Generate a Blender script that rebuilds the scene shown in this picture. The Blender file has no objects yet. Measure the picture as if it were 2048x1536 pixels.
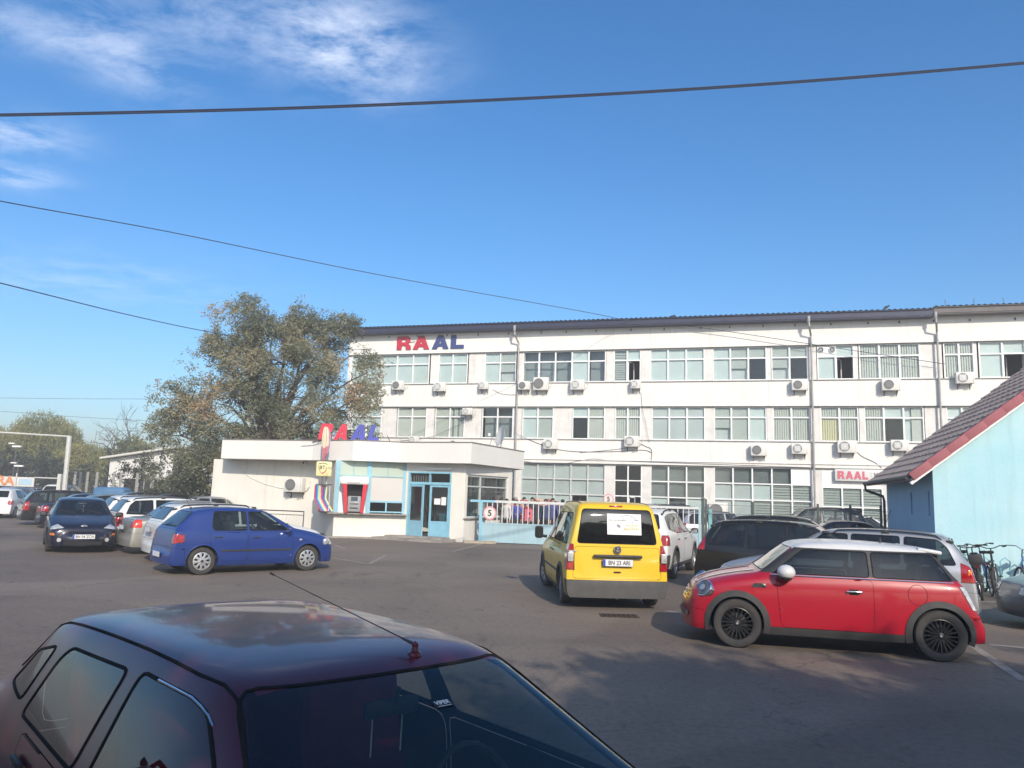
import bpy, bmesh, math, random
import numpy as np
from mathutils import Vector, Matrix, noise as mnoise
R = math.radians
PI = math.pi
scene = bpy.context.scene
COL = scene.collection

# ------------------------------------------------------------------ camera
FPX = 1540.0                 # focal length in pixels of the 2048 px wide photograph
CAM_H = 1.90
PITCH = math.atan((989.5 - 768) / FPX)
ROLL = math.atan(0.032)
_F = Vector((0, math.cos(PITCH), math.sin(PITCH)))
_U0 = Vector((0, -math.sin(PITCH), math.cos(PITCH)))
_R0 = Vector((1, 0, 0))
_R = _R0 * math.cos(ROLL) + _U0 * math.sin(ROLL)
_U = _U0 * math.cos(ROLL) - _R0 * math.sin(ROLL)
CAM = Vector((0, 0, CAM_H))
cam_d = bpy.data.cameras.new('camera')
cam_d.sensor_width = 36.0
cam_d.lens = 36.0 * FPX / 2048.0
cam_d.clip_start = 0.05
cam_d.clip_end = 2000
cam = bpy.data.objects.new('camera', cam_d)
COL.objects.link(cam)
cam.matrix_world = Matrix(((_R.x, _U.x, -_F.x, CAM.x), (_R.y, _U.y, -_F.y, CAM.y), (_R.z, _U.z, -_F.z, CAM.z), (0, 0, 0, 1)))
scene.camera = cam

# ------------------------------------------------------------------ world and sun
SUN_AZ = R(-75.0)            # direction towards the sun in the xy plane, behind the viewer and a little right
SUN_EL = R(29.0)
world = bpy.data.worlds.new('World')
scene.world = world
world.use_nodes = True
wn = world.node_tree
wn.nodes.clear()
def N(nt, kind, loc=None, **kw):
    n = nt.nodes.new(kind)
    for k, v in kw.items():
        setattr(n, k, v)
    return n
w_out = N(wn, 'ShaderNodeOutputWorld')
w_bg = N(wn, 'ShaderNodeBackground')
w_sky = N(wn, 'ShaderNodeTexSky', sky_type='NISHITA', sun_disc=False)
w_sky.sun_elevation = SUN_EL
w_sky.sun_rotation = PI / 2 - SUN_AZ
w_sky.air_density = 1.0
w_sky.dust_density = 1.9
w_sky.ozone_density = 3.5
w_sky.altitude = 100
w_bg.inputs['Strength'].default_value = 0.15
w_tc = N(wn, 'ShaderNodeTexCoord')
w_sep = N(wn, 'ShaderNodeSeparateXYZ')
wn.links.new(w_tc.outputs['Generated'], w_sep.inputs[0])
def wmath(op, a, b=None, clamp=False):
    n = N(wn, 'ShaderNodeMath', operation=op)
    n.use_clamp = clamp
    for i, v in enumerate((a, b)):
        if v is None: continue
        if isinstance(v, (int, float)): n.inputs[i].default_value = v
        else: wn.links.new(v, n.inputs[i])
    return n.outputs[0]
# cirrus on a plane high above: direction / height
zc = wmath('MAXIMUM', w_sep.outputs['Z'], 0.03)
w_u = wmath('DIVIDE', w_sep.outputs['X'], zc)
w_v = wmath('DIVIDE', w_sep.outputs['Y'], zc)
w_comb = N(wn, 'ShaderNodeCombineXYZ')
wn.links.new(w_u, w_comb.inputs[0]); wn.links.new(w_v, w_comb.inputs[1])
w_map = N(wn, 'ShaderNodeMapping')
w_map.inputs['Rotation'].default_value = (0, 0, R(35))
w_map.inputs['Scale'].default_value = (1.0, 1.25, 1)
w_map.inputs['Location'].default_value = (3.05, 0.9, 0)
wn.links.new(w_comb.outputs[0], w_map.inputs[0])
w_n1 = N(wn, 'ShaderNodeTexNoise')
w_n1.inputs['Scale'].default_value = 3.7; w_n1.inputs['Detail'].default_value = 12; w_n1.inputs['Roughness'].default_value = 0.66; w_n1.inputs['Distortion'].default_value = 0.25
wn.links.new(w_map.outputs[0], w_n1.inputs['Vector'])
# clouds gather in one bank up and to the left of the view
def blob(cu, cv, ru, rv, amp):
    a = wmath('DIVIDE', wmath('SUBTRACT', w_u, cu), ru)
    b = wmath('DIVIDE', wmath('SUBTRACT', w_v, cv), rv)
    d = wmath('ADD', wmath('MULTIPLY', a, a), wmath('MULTIPLY', b, b))
    return wmath('MULTIPLY', wmath('POWER', 2.718, wmath('MULTIPLY', d, -1.0)), amp)
CLOUD_BLOBS = []
def _dir(px, py):
    v = (_F * FPX + _R * (px - 1024) + _U * (768 - py)).normalized()
    return v
for (px, py, ru, rv, amp) in ((660, 70, 0.17, 0.22, 0.24), (760, 130, 0.14, 0.16, 0.12), (240, 110, 0.13, 0.20, 0.17), (30, 265, 0.16, 0.13, 0.20), (20, 350, 0.16, 0.13, 0.16), (420, 40, 0.22, 0.16, 0.10), (20, 50, 0.12, 0.1, 0.14), (180, 560, 0.7, 0.5, 0.07)):
    d_ = _dir(px, py)
    CLOUD_BLOBS.append(blob(d_.x / d_.z, d_.y / d_.z, ru, rv, amp))
tot = CLOUD_BLOBS[0]
for b_ in CLOUD_BLOBS[1:]:
    tot = wmath('ADD', tot, b_)
# (a few clouds behind the viewer too, seen only in reflections)
w_back = wmath('MULTIPLY', wmath('LESS_THAN', w_sep.outputs['Y'], -0.05), 0.13)
tot = wmath('ADD', tot, w_back)
w_mask = wmath('MULTIPLY', tot, 3.4, True)
w_mr = N(wn, 'ShaderNodeMapRange')
w_mr.inputs['From Min'].default_value = 0.40; w_mr.inputs['From Max'].default_value = 0.70
w_mr.inputs['To Min'].default_value = 0.0; w_mr.inputs['To Max'].default_value = 1.0
wn.links.new(w_n1.outputs['Fac'], w_mr.inputs['Value'])
w_den = wmath('MULTIPLY', wmath('MULTIPLY', w_mr.outputs['Result'], w_mask), 1.0, True)
w_mix = N(wn, 'ShaderNodeMix', data_type='RGBA')
wn.links.new(w_den, w_mix.inputs['Factor'])
w_hs = N(wn, 'ShaderNodeHueSaturation')
w_hs.inputs['Saturation'].default_value = 1.27
w_hs.inputs['Value'].default_value = 1.0
wn.links.new(w_sky.outputs[0], w_hs.inputs['Color'])
w_tint = N(wn, 'ShaderNodeMix', data_type='RGBA', blend_type='MULTIPLY')
w_tint.inputs['Factor'].default_value = 1.0
w_tint.inputs['B'].default_value = (0.92, 1.0, 1.03, 1)
wn.links.new(w_hs.outputs[0], w_tint.inputs['A'])
wn.links.new(w_tint.outputs['Result'], w_mix.inputs['A'])
w_mix.inputs['B'].default_value = (5.4, 5.9, 7.0, 1)
wn.links.new(w_mix.outputs['Result'], w_bg.inputs['Color'])
wn.links.new(w_bg.outputs[0], w_out.inputs[0])

sun_d = bpy.data.lights.new('sun', 'SUN')
sun_d.energy = 3.6
sun_d.angle = R(0.53)
sun_d.color = (1.0, 0.89, 0.75)
sun = bpy.data.objects.new('sun', sun_d)
COL.objects.link(sun)
_sd = Vector((math.cos(SUN_AZ) * math.cos(SUN_EL), math.sin(SUN_AZ) * math.cos(SUN_EL), math.sin(SUN_EL)))
sun.location = _sd * 60
sun.rotation_euler = _sd.to_track_quat('Z', 'Y').to_euler()
scene.view_settings.view_transform = 'Standard'
scene.view_settings.look = 'None'
scene.view_settings.exposure = 0.36
scene.view_settings.gamma = 1.0
scene.cycles.max_bounces = 8
scene.cycles.transparent_max_bounces = 16
scene.cycles.caustics_reflective = False
scene.cycles.caustics_refractive = False

# ------------------------------------------------------------------ measuring helpers
def ray(px, py):
    return _F + _R * ((px - 1024) / FPX) + _U * ((768 - py) / FPX)
def G(px, py, z=0.0):
    """point on the level plane z seen at photograph pixel"""
    d = ray(px, py)
    t = (z - CAM.z) / d.z
    return CAM + d * t
def atY(px, py, Y):
    d = ray(px, py)
    return CAM + d * (Y / d.y)
def proj(p):
    v = Vector(p) - CAM
    k = v.dot(_F)
    return 1024 + FPX * v.dot(_R) / k, 768 - FPX * v.dot(_U) / k
def onplane(px, py, P0, nrm):
    d = ray(px, py)
    t = (Vector(P0) - CAM).dot(nrm) / d.dot(nrm)
    return CAM + d * t

# ------------------------------------------------------------------ materials
MATS = {}
def mat(name, color=(0.5, 0.5, 0.5), rough=0.5, metal=0.0, coat=0.0, spec=0.5, var=0.0, vscale=3.0, bump=0.0, bscale=60.0, emit=None, back=None, flake=0.0, vcol=None, streak=0.0):
    """procedural principled material; var mixes the colour with a noise-driven darker/other tone"""
    if name in MATS: return MATS[name]
    m = bpy.data.materials.new(name)
    m.use_nodes = True
    nt = m.node_tree
    p = nt.nodes['Principled BSDF']
    p.inputs['Base Color'].default_value = (*color, 1)
    p.inputs['Roughness'].default_value = rough
    p.inputs['Metallic'].default_value = metal
    p.inputs['Coat Weight'].default_value = coat
    p.inputs['Coat Roughness'].default_value = 0.04
    p.inputs['Specular IOR Level'].default_value = spec
    m.diffuse_color = (*color, 1)
    tc = nt.nodes.new('ShaderNodeTexCoord')
    src = None
    if var > 0:
        n = nt.nodes.new('ShaderNodeTexNoise')
        n.inputs['Scale'].default_value = vscale; n.inputs['Detail'].default_value = 7; n.inputs['Roughness'].default_value = 0.62
        nt.links.new(tc.outputs['Object'], n.inputs['Vector'])
        cr = nt.nodes.new('ShaderNodeValToRGB')
        cr.color_ramp.elements[0].position = 0.32; cr.color_ramp.elements[1].position = 0.68
        c2 = vcol if vcol else tuple(c * (1 - var) for c in color)
        cr.color_ramp.elements[0].color = (*c2, 1); cr.color_ramp.elements[1].color = (*color, 1)
        nt.links.new(n.outputs['Fac'], cr.inputs[0])
        src = cr.outputs[0]
        nt.links.new(src, p.inputs['Base Color'])
        mr = nt.nodes.new('ShaderNodeMapRange')
        mr.inputs['To Min'].default_value = min(1, rough + 0.12); mr.inputs['To Max'].default_value = max(0, rough - 0.04)
        nt.links.new(n.outputs['Fac'], mr.inputs['Value'])
        nt.links.new(mr.outputs[0], p.inputs['Roughness'])
    if streak > 0:      # rain streaks running down the surface
        mp = nt.nodes.new('ShaderNodeMapping'); mp.inputs['Scale'].default_value = (3.4, 3.4, .22)
        nt.links.new(tc.outputs['Object'], mp.inputs[0])
        n3 = nt.nodes.new('ShaderNodeTexNoise'); n3.inputs['Scale'].default_value = 1.3; n3.inputs['Detail'].default_value = 6; n3.inputs['Roughness'].default_value = .7
        nt.links.new(mp.outputs[0], n3.inputs['Vector'])
        r3 = nt.nodes.new('ShaderNodeValToRGB'); k = 1 - streak
        r3.color_ramp.elements[0].position = .30; r3.color_ramp.elements[0].color = (k, k * .985, k * .96, 1)
        r3.color_ramp.elements[1].position = .48; r3.color_ramp.elements[1].color = (1, 1, 1, 1)
        nt.links.new(n3.outputs['Fac'], r3.inputs[0])
        m3 = nt.nodes.new('ShaderNodeMix'); m3.data_type = 'RGBA'; m3.blend_type = 'MULTIPLY'; m3.inputs['Factor'].default_value = 1
        if src is not None: nt.links.new(src, m3.inputs['A'])
        else: m3.inputs['A'].default_value = (*color, 1)
        nt.links.new(r3.outputs[0], m3.inputs['B']); nt.links.new(m3.outputs['Result'], p.inputs['Base Color'])
    if bump > 0:
        n2 = nt.nodes.new('ShaderNodeTexNoise')
        n2.inputs['Scale'].default_value = bscale; n2.inputs['Detail'].default_value = 5
        nt.links.new(tc.outputs['Object'], n2.inputs['Vector'])
        b = nt.nodes.new('ShaderNodeBump')
        b.inputs['Strength'].default_value = bump; b.inputs['Distance'].default_value = 0.02
        nt.links.new(n2.outputs['Fac'], b.inputs['Height'])
        nt.links.new(b.outputs[0], p.inputs['Normal'])
    if emit:
        p.inputs['Emission Color'].default_value = (*emit[0], 1); p.inputs['Emission Strength'].default_value = emit[1]
    if back is not None:
        geo = nt.nodes.new('ShaderNodeNewGeometry')
        d = nt.nodes.new('ShaderNodeBsdfDiffuse'); d.inputs[0].default_value = (*back, 1)
        mx = nt.nodes.new('ShaderNodeMixShader')
        nt.links.new(geo.outputs['Backfacing'], mx.inputs[0])
        nt.links.new(p.outputs[0], mx.inputs[1]); nt.links.new(d.outputs[0], mx.inputs[2])
        nt.links.new(mx.outputs[0], nt.nodes['Material Output'].inputs[0])
    MATS[name] = m
    return m
def glass(name, tint=(0.6, 0.66, 0.64), clear=0.75, refl=1.0, rough=0.02, ior=1.5, dull=(0.02, 0.025, 0.025)):
    """window glass: see-through share `clear` tinted, the rest dark body colour, with a Fresnel mirror on top"""
    if name in MATS: return MATS[name]
    m = bpy.data.materials.new(name)
    m.use_nodes = True
    nt = m.node_tree
    nt.nodes.clear()
    out = nt.nodes.new('ShaderNodeOutputMaterial')
    tr = nt.nodes.new('ShaderNodeBsdfTransparent'); tr.inputs[0].default_value = (*tint, 1)
    df = nt.nodes.new('ShaderNodeBsdfDiffuse'); df.inputs[0].default_value = (*dull, 1)
    m1 = nt.nodes.new('ShaderNodeMixShader'); m1.inputs[0].default_value = 1 - clear
    nt.links.new(tr.outputs[0], m1.inputs[1]); nt.links.new(df.outputs[0], m1.inputs[2])
    gl = nt.nodes.new('ShaderNodeBsdfGlossy'); gl.inputs['Roughness'].default_value = rough
    gl.inputs['Color'].default_value = (1, 1, 1, 1)
    fr = nt.nodes.new('ShaderNodeFresnel'); fr.inputs[0].default_value = ior
    # keep the mirror the same from inside as from outside
    geo = nt.nodes.new('ShaderNodeNewGeometry')
    mul = nt.nodes.new('ShaderNodeMath'); mul.operation = 'MULTIPLY'; mul.inputs[1].default_value = refl
    nt.links.new(fr.outputs[0], mul.inputs[0])
    inv = nt.nodes.new('ShaderNodeMath'); inv.operation = 'SUBTRACT'; inv.inputs[0].default_value = 1.0
    nt.links.new(geo.outputs['Backfacing'], inv.inputs[1])
    mul2 = nt.nodes.new('ShaderNodeMath'); mul2.operation = 'MULTIPLY'; mul2.use_clamp = True
    nt.links.new(mul.outputs[0], mul2.inputs[0]); nt.links.new(inv.outputs[0], mul2.inputs[1])
    m2 = nt.nodes.new('ShaderNodeMixShader')
    nt.links.new(mul2.outputs[0], m2.inputs[0]); nt.links.new(m1.outputs[0], m2.inputs[1]); nt.links.new(gl.outputs[0], m2.inputs[2])
    nt.links.new(m2.outputs[0], out.inputs[0])
    MATS[name] = m
    return m

# ------------------------------------------------------------------ mesh helpers
def new_obj(name, me, parent=None):
    o = bpy.data.objects.new(name, me)
    COL.objects.link(o)
    if parent is not None: o.parent = parent
    return o
def tag(o, label=None, cat=None, group=None, kind=None):
    if label: o['label'] = label
    if cat: o['category'] = cat
    if group: o['group'] = group
    if kind: o['kind'] = kind
    return o
def empty(name, loc, rz=0.0, label=None, cat=None, group=None):
    o = bpy.data.objects.new(name, None)
    o.empty_display_size = 0.2
    COL.objects.link(o)
    o.location = loc
    o.rotation_euler = (0, 0, rz)
    return tag(o, label, cat, group)
class MB:
    """mesh builder collecting shapes with material slots"""
    def __init__(s):
        s.v = []; s.f = []; s.m = []; s.sm = []; s.mats = []
    def slot(s, m):
        if m not in s.mats: s.mats.append(m)
        return s.mats.index(m)
    def add(s, vs, fs, m, smooth=False):
        k = len(s.v); i = s.slot(m)
        s.v.extend([tuple(v) for v in vs])
        for f in fs:
            s.f.append(tuple(k + a for a in f)); s.m.append(i); s.sm.append(smooth)
        return s
    def box(s, c, d, m, rz=0.0, M=None):
        """centre c, full dims d"""
        vs = []
        cs, sn = math.cos(rz), math.sin(rz)
        for sx in (-.5, .5):
            for sy in (-.5, .5):
                for sz in (-.5, .5):
                    x, y, z = sx * d[0], sy * d[1], sz * d[2]
                    p = Vector((x * cs - y * sn + c[0], x * sn + y * cs + c[1], z + c[2]))
                    vs.append(M @ p if M is not None else p)
        return s.add(vs, [(0, 1, 3, 2), (4, 6, 7, 5), (0, 4, 5, 1), (2, 3, 7, 6), (0, 2, 6, 4), (1, 5, 7, 3)], m)
    def rbox(s, c, d, m, r=0.02, rz=0.0, M=None, seg=2):
        """rounded box"""
        bm = bmesh.new()
        bmesh.ops.create_cube(bm, size=1)
        for v in bm.verts: v.co = Vector((v.co.x * d[0], v.co.y * d[1], v.co.z * d[2]))
        bmesh.ops.bevel(bm, geom=bm.edges[:], offset=min(r, 0.49 * min(d)), segments=seg, profile=0.5, affect='EDGES')
        T = Matrix.Translation(c) @ Matrix.Rotation(rz, 4, 'Z')
        if M is not None: T = M @ T
        bm.verts.ensure_lookup_table()
        vs = [T @ v.co for v in bm.verts]
        fs = [tuple(v.index for v in f.verts) for f in bm.faces]
        bm.free()
        return s.add(vs, fs, m, True)
    def tube(s, pts, r, m, n=6, cap=True, closed=False, smooth=True):
        pts = [Vector(p) for p in pts]
        L = len(pts)
        rs = r if isinstance(r, (list, tuple)) else [r] * L
        vs = []; fs = []
        up = None
        for i, p in enumerate(pts):
            if closed: t = (pts[(i + 1) % L] - pts[i - 1])
            else: t = (pts[min(i + 1, L - 1)] - pts[max(i - 1, 0)])
            t = t.normalized() if t.length > 1e-9 else Vector((0, 0, 1))
            if up is None:
                up = Vector((0, 0, 1)) if abs(t.z) < 0.9 else Vector((1, 0, 0))
            a = t.cross(up)
            if a.length < 1e-6: a = t.cross(Vector((0, 1, 0)))
            a.normalize(); b = a.cross(t).normalized(); up = b
            for k in range(n):
                ang = 2 * PI * k / n
                vs.append(p + (a * math.cos(ang) + b * math.sin(ang)) * rs[i])
        for i in range(L if closed else L - 1):
            j = (i + 1) % L
            for k in range(n):
                fs.append((i * n + k, i * n + (k + 1) % n, j * n + (k + 1) % n, j * n + k))
        if cap and not closed:
            fs.append(tuple(range(n - 1, -1, -1))); fs.append(tuple((L - 1) * n + k for k in range(n)))
        return s.add(vs, fs, m, smooth)
    def lathe(s, prof, m, n=24, axis='Z', c=(0, 0, 0), M=None, smooth=True):
        """profile of (radius, height) pairs spun around an axis"""
        vs = []; fs = []
        c = Vector(c)
        for (r, h) in prof:
            for k in range(n):
                a = 2 * PI * k / n
                x, y = r * math.cos(a), r * math.sin(a)
                p = {'Z': Vector((x, y, h)), 'Y': Vector((x, h, y)), 'X': Vector((h, x, y))}[axis] + c
                vs.append(M @ p if M is not None else p)
        for i in range(len(prof) - 1):
            for k in range(n):
                f = (i * n + k, i * n + (k + 1) % n, (i + 1) * n + (k + 1) % n, (i + 1) * n + k)
                fs.append(f if axis != 'Y' else f[::-1])
        return s.add(vs, fs, m, smooth)
    def prism(s, poly, h0, h1, m, plane='XY', M=None):
        """2D polygon (CCW) extruded between h0 and h1 along the third axis"""
        def P(a, b, h):
            p = {'XY': Vector((a, b, h)), 'XZ': Vector((a, h, b)), 'YZ': Vector((h, a, b))}[plane]
            return M @ p if M is not None else p
        n = len(poly)
        vs = [P(a, b, h0) for a, b in poly] + [P(a, b, h1) for a, b in poly]
        fs = [tuple(range(n))[::-1], tuple(range(n, 2 * n))]
        for i in range(n):
            j = (i + 1) % n
            fs.append((i, j, n + j, n + i))
        return s.add(vs, fs, m)
    def quad(s, a, b, c, d, m):
        return s.add([a, b, c, d], [(0, 1, 2, 3)], m)
    def build(s, name, parent=None, fix=True, autosmooth=True):
        me = bpy.data.meshes.new(name)
        me.from_pydata(s.v, [], s.f)
        for m in s.mats: me.materials.append(m)
        me.polygons.foreach_set('material_index', s.m)
        me.polygons.foreach_set('use_smooth', s.sm)
        me.update()
        if fix:
            bm = bmesh.new(); bm.from_mesh(me)
            bmesh.ops.recalc_face_normals(bm, faces=bm.faces[:])
            for e in bm.edges:
                if len(e.link_faces) == 2 and e.calc_face_angle(0) > 0.7: e.smooth = False
            bm.to_mesh(me); bm.free()
        return new_obj(name, me, parent)
def text_mesh(txt, size=1.0, depth=0.0, m=None, align='CENTER', bold=0.0, sx=1.0, shear=0.0, name='lettering'):
    """flat lettering in the XZ plane facing -Y, built as real mesh (built-in font)"""
    cu = bpy.data.curves.new('txt', 'FONT')
    cu.body = txt; cu.size = size; cu.align_x = align; cu.align_y = 'CENTER'
    cu.extrude = depth; cu.offset = bold; cu.shear = shear
    cu.resolution_u = 4
    ob = bpy.data.objects.new('txt', cu)
    COL.objects.link(ob)
    dg = bpy.context.evaluated_depsgraph_get()
    me = bpy.data.meshes.new_from_object(ob.evaluated_get(dg))
    bpy.data.objects.remove(ob); bpy.data.curves.remove(cu)
    me.name = name
    me.materials.clear()
    if m: me.materials.append(m)
    me.transform(Matrix.Scale(sx, 4, (1, 0, 0)))
    me.transform(Matrix.Rotation(PI / 2, 4, 'X'))
    return me
def text_obj(name, txt, size, M, m, parent=None, **kw):
    me = text_mesh(txt, size, m=m, name=name, **kw)
    me.transform(M)
    return new_obj(name, me, parent)
def frameM(origin, xdir, zdir=(0, 0, 1)):
    """matrix with local x along xdir, z along zdir, -y outwards"""
    x = Vector(xdir).normalized(); z = Vector(zdir).normalized()
    y = z.cross(x).normalized(); z = x.cross(y).normalized()
    return Matrix(((x.x, y.x, z.x, origin[0]), (x.y, y.y, z.y, origin[1]), (x.z, y.z, z.z, origin[2]), (0, 0, 0, 1)))
def copy_tree(o, parent=None):
    c = o.copy(); COL.objects.link(c)
    if parent is not None: c.parent = parent
    for ch in list(o.children): copy_tree(ch, c)
    return c
def rounded(poly, r=0.05, seg=3):
    """round the corners of a convex polygon"""
    out = []
    n = len(poly)
    for i in range(n):
        p0, p1, p2 = Vector(poly[i - 1]), Vector(poly[i]), Vector(poly[(i + 1) % n])
        a = (p0 - p1); b = (p2 - p1)
        rr = min(r, a.length * .45, b.length * .45)
        s = p1 + a.normalized() * rr; e = p1 + b.normalized() * rr
        for k in range(seg + 1):
            t = k / seg
            out.append(tuple((1 - t) ** 2 * s + 2 * t * (1 - t) * p1 + t * t * e))
    return out
# ------------------------------------------------------------------ car building kit
RUB = mat('black_rubber', (0.018, 0.018, 0.019), 0.9, spec=.15, var=0.3, vscale=14)
TYRE = mat('tyre_rubber', (0.03, 0.029, 0.028), 0.82, var=0.45, vscale=6, vcol=(0.055, 0.05, 0.045), bump=0.3, bscale=120)
BPL = mat('black_plastic', (0.035, 0.035, 0.036), 0.55, var=0.3, vscale=9)
GPL = mat('grey_plastic', (0.075, 0.072, 0.07), 0.6, var=0.25, vscale=7)
CLAD = mat('dark_cladding', (0.045, 0.043, 0.042), 0.62, var=0.25, vscale=7)
DARK = mat('dark_cavity', (0.012, 0.012, 0.013), 0.9)
SEATM = mat('seat_fabric', (0.06, 0.06, 0.065), 0.9, var=0.3, vscale=20)
DASHM = mat('dashboard_plastic', (0.035, 0.035, 0.038), 0.6)
CHROME = mat('chrome', (0.75, 0.75, 0.76), 0.12, metal=1.0)
SILV = mat('silver_plastic', (0.52, 0.53, 0.54), 0.35, metal=0.6, var=0.2, vscale=12)
BLKRIM = mat('black_alloy', (0.018, 0.018, 0.019), 0.35, var=0.4, vscale=10)
PLATE = mat('plate_white', (0.72, 0.72, 0.72), 0.4, var=0.08, vscale=30)
PBLUE = mat('plate_blue', (0.03, 0.07, 0.4), 0.4)
INK = mat('plate_ink', (0.02, 0.02, 0.02), 0.5)
REDL = mat('red_lamp_lens', (0.42, 0.008, 0.014), 0.12, coat=1.0, var=0.45, vscale=22)
ORL = mat('orange_lamp_lens', (0.75, 0.2, 0.02), 0.15, coat=1.0, var=0.3, vscale=22)
CLL = mat('clear_lamp_lens', (0.66, 0.68, 0.70), 0.16, metal=0.35, coat=1.0, var=0.45, vscale=15)
WLL = mat('white_lamp_lens', (0.62, 0.6, 0.6), 0.14, metal=0.2, coat=1.0, var=0.4, vscale=20)
CGLASS = glass('car_glass', (0.62, 0.70, 0.68), 0.82, 1.15)
CDARK = glass('car_glass_dark', (0.10, 0.11, 0.11), 0.55, 1.2, dull=(0.012, 0.013, 0.013))
CMID = glass('car_glass_mid', (0.36, 0.42, 0.42), 0.75, 1.15, dull=(0.02, 0.024, 0.024))
def paint(name, col, metal=0.0, rough=0.32, dust=0.10):
    return mat('paint_' + name, col, rough, metal=metal, coat=0.55, spec=.35, var=dust, vscale=2.2, back=(0.03, 0.03, 0.032))

def car_cage(st, bulge_f=0.06, bulge_r=0.05, lean_f=0.0, lean_r=0.0):
    """mirrored control mesh from stations (x, w, zt, wt, zb, zs)  front -> rear"""
    def sect(s):
        x, w, zt, wt, zb, zs = s[:6]
        h = zb - zs
        cf = max(0.12, min(1.0, (zt - zb) / 0.3))
        yk6, zk6 = wt, zt - 0.055 * cf
        y5 = w * .93 + (wt - w * .93) * .5 + 0.012 * cf
        return [(x, w * .93, zs), (x, w * .985, zs + .14 * h), (x, w, zs + .5 * h), (x, w * .99, zs + .86 * h), (x, w * .955, zb),
                (x, y5, zb + (zk6 - zb) * .5), (x, yk6, zk6), (x, wt - .09, zt - .014 * cf), (x, wt * .48, zt - .004 * cf), (x, 0, zt)]
    K = 10
    bm = bmesh.new()
    rows = []
    for s in st:
        L = [bm.verts.new(p) for p in sect(s)]
        Rr = [bm.verts.new((p[0], -p[1], p[2])) for p in sect(s)[:-1]] + [L[-1]]
        rows.append((L, Rr))
    for (A, A2), (B, B2) in zip(rows[:-1], rows[1:]):
        for k in range(K - 1):
            bm.faces.new((A[k], A[k + 1], B[k + 1], B[k]))
            bm.faces.new((A2[k], B2[k], B2[k + 1], A2[k + 1]))
    for side, (L, Rr), bulge, lean, s in ((1, rows[0], bulge_f, lean_f, st[0]), (-1, rows[-1], bulge_r, lean_r, st[-1])):
        P = sect(s)
        cols = K - 4   # columns 4..9
        for q, V in ((1, L), (-1, Rr)):
            grid = [[None] * cols for _ in range(5)]
            for j in range(cols): grid[4][j] = V[4 + j]
            for k in range(4): grid[k][0] = V[k]
            for k in range(4):
                for j in range(1, cols):
                    fr = P[4 + j][1] / P[4][1]
                    if j == cols - 1:
                        key = ('c', side, k)
                        if q == 1:
                            v = bm.verts.new((P[k][0] + side * bulge * (1 - fr ** 2.2) + side * lean * (1 - k / 4), 0, P[k][2]))
                            if not hasattr(bm, '_x'): pass
                            CEN[key] = v
                        else: v = CEN[key]
                    else:
                        v = bm.verts.new((P[k][0] + side * bulge * (1 - fr ** 2.2) + side * lean * (1 - k / 4), q * P[k][1] * fr, P[k][2]))
                    grid[k][j] = v
            for k in range(4):
                for j in range(cols - 1):
                    f = (grid[k][j], grid[k][j + 1], grid[k + 1][j + 1], grid[k + 1][j])
                    if (q == 1) != (side == 1): f = f[::-1]
                    bm.faces.new(f)
    bmesh.ops.recalc_face_normals(bm, faces=bm.faces[:])
    return bm
CEN = {}
def subsurf_bm(bm, lv):
    me = bpy.data.meshes.new('cage'); bm.to_mesh(me); bm.free()
    o = bpy.data.objects.new('cage', me); COL.objects.link(o)
    md = o.modifiers.new('s', 'SUBSURF'); md.levels = lv; md.render_levels = lv
    md.boundary_smooth = 'ALL'
    dg = bpy.context.evaluated_depsgraph_get()
    me2 = bpy.data.meshes.new_from_object(o.evaluated_get(dg))
    b = bmesh.new(); b.from_mesh(me2)
    bpy.data.objects.remove(o); bpy.data.meshes.remove(me); bpy.data.meshes.remove(me2)
    # outward normals
    b.faces.ensure_lookup_table()
    tot = sum(f.normal.z * f.calc_area() for f in b.faces)
    if tot < 0:
        for f in b.faces: f.normal_flip()
    return b
AX = {'xz': (0, 2), 'yz': (1, 2), 'xy': (0, 1)}
def cut_region(bm, poly, axes, filt):
    """bisect the faces passing filt along a convex polygon and return those inside"""
    a, b = AX[axes]
    poly = [Vector(p) for p in poly]
    area = sum(poly[i - 1].x * poly[i].y - poly[i].x * poly[i - 1].y for i in range(len(poly)))
    if area < 0: poly = poly[::-1]
    mn = (min(p.x for p in poly) - .001, min(p.y for p in poly) - .001); mx = (max(p.x for p in poly) + .001, max(p.y for p in poly) + .001)
    def near(f):
        us = [v.co[a] for v in f.verts]; ws = [v.co[b] for v in f.verts]
        return max(us) > mn[0] and min(us) < mx[0] and max(ws) > mn[1] and min(ws) < mx[1]
    faces = [f for f in bm.faces if near(f) and filt(f.calc_center_median(), f.normal)]
    n = len(poly)
    for i in range(n):
        p, q = poly[i], poly[(i + 1) % n]
        d = q - p
        if d.length < 1e-6: continue
        no2 = Vector((d.y, -d.x)).normalized()    # outward for CCW
        co = [0, 0, 0]; no = [0, 0, 0]
        co[a], co[b] = p.x, p.y; no[a], no[b] = no2.x, no2.y
        # only faces straddling
        geom = set(faces)
        for f in faces: geom.update(f.edges); geom.update(f.verts)
        r = bmesh.ops.bisect_plane(bm, geom=list(geom), dist=1e-5, plane_co=co, plane_no=no)
        fs = [g for g in r['geom'] if isinstance(g, bmesh.types.BMFace)]
        keep = []
        for f in fs:
            c = f.calc_center_median()
            if (c[a] - p.x) * no2.x + (c[b] - p.y) * no2.y < 0: keep.append(f)
        faces = keep
    return faces
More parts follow.
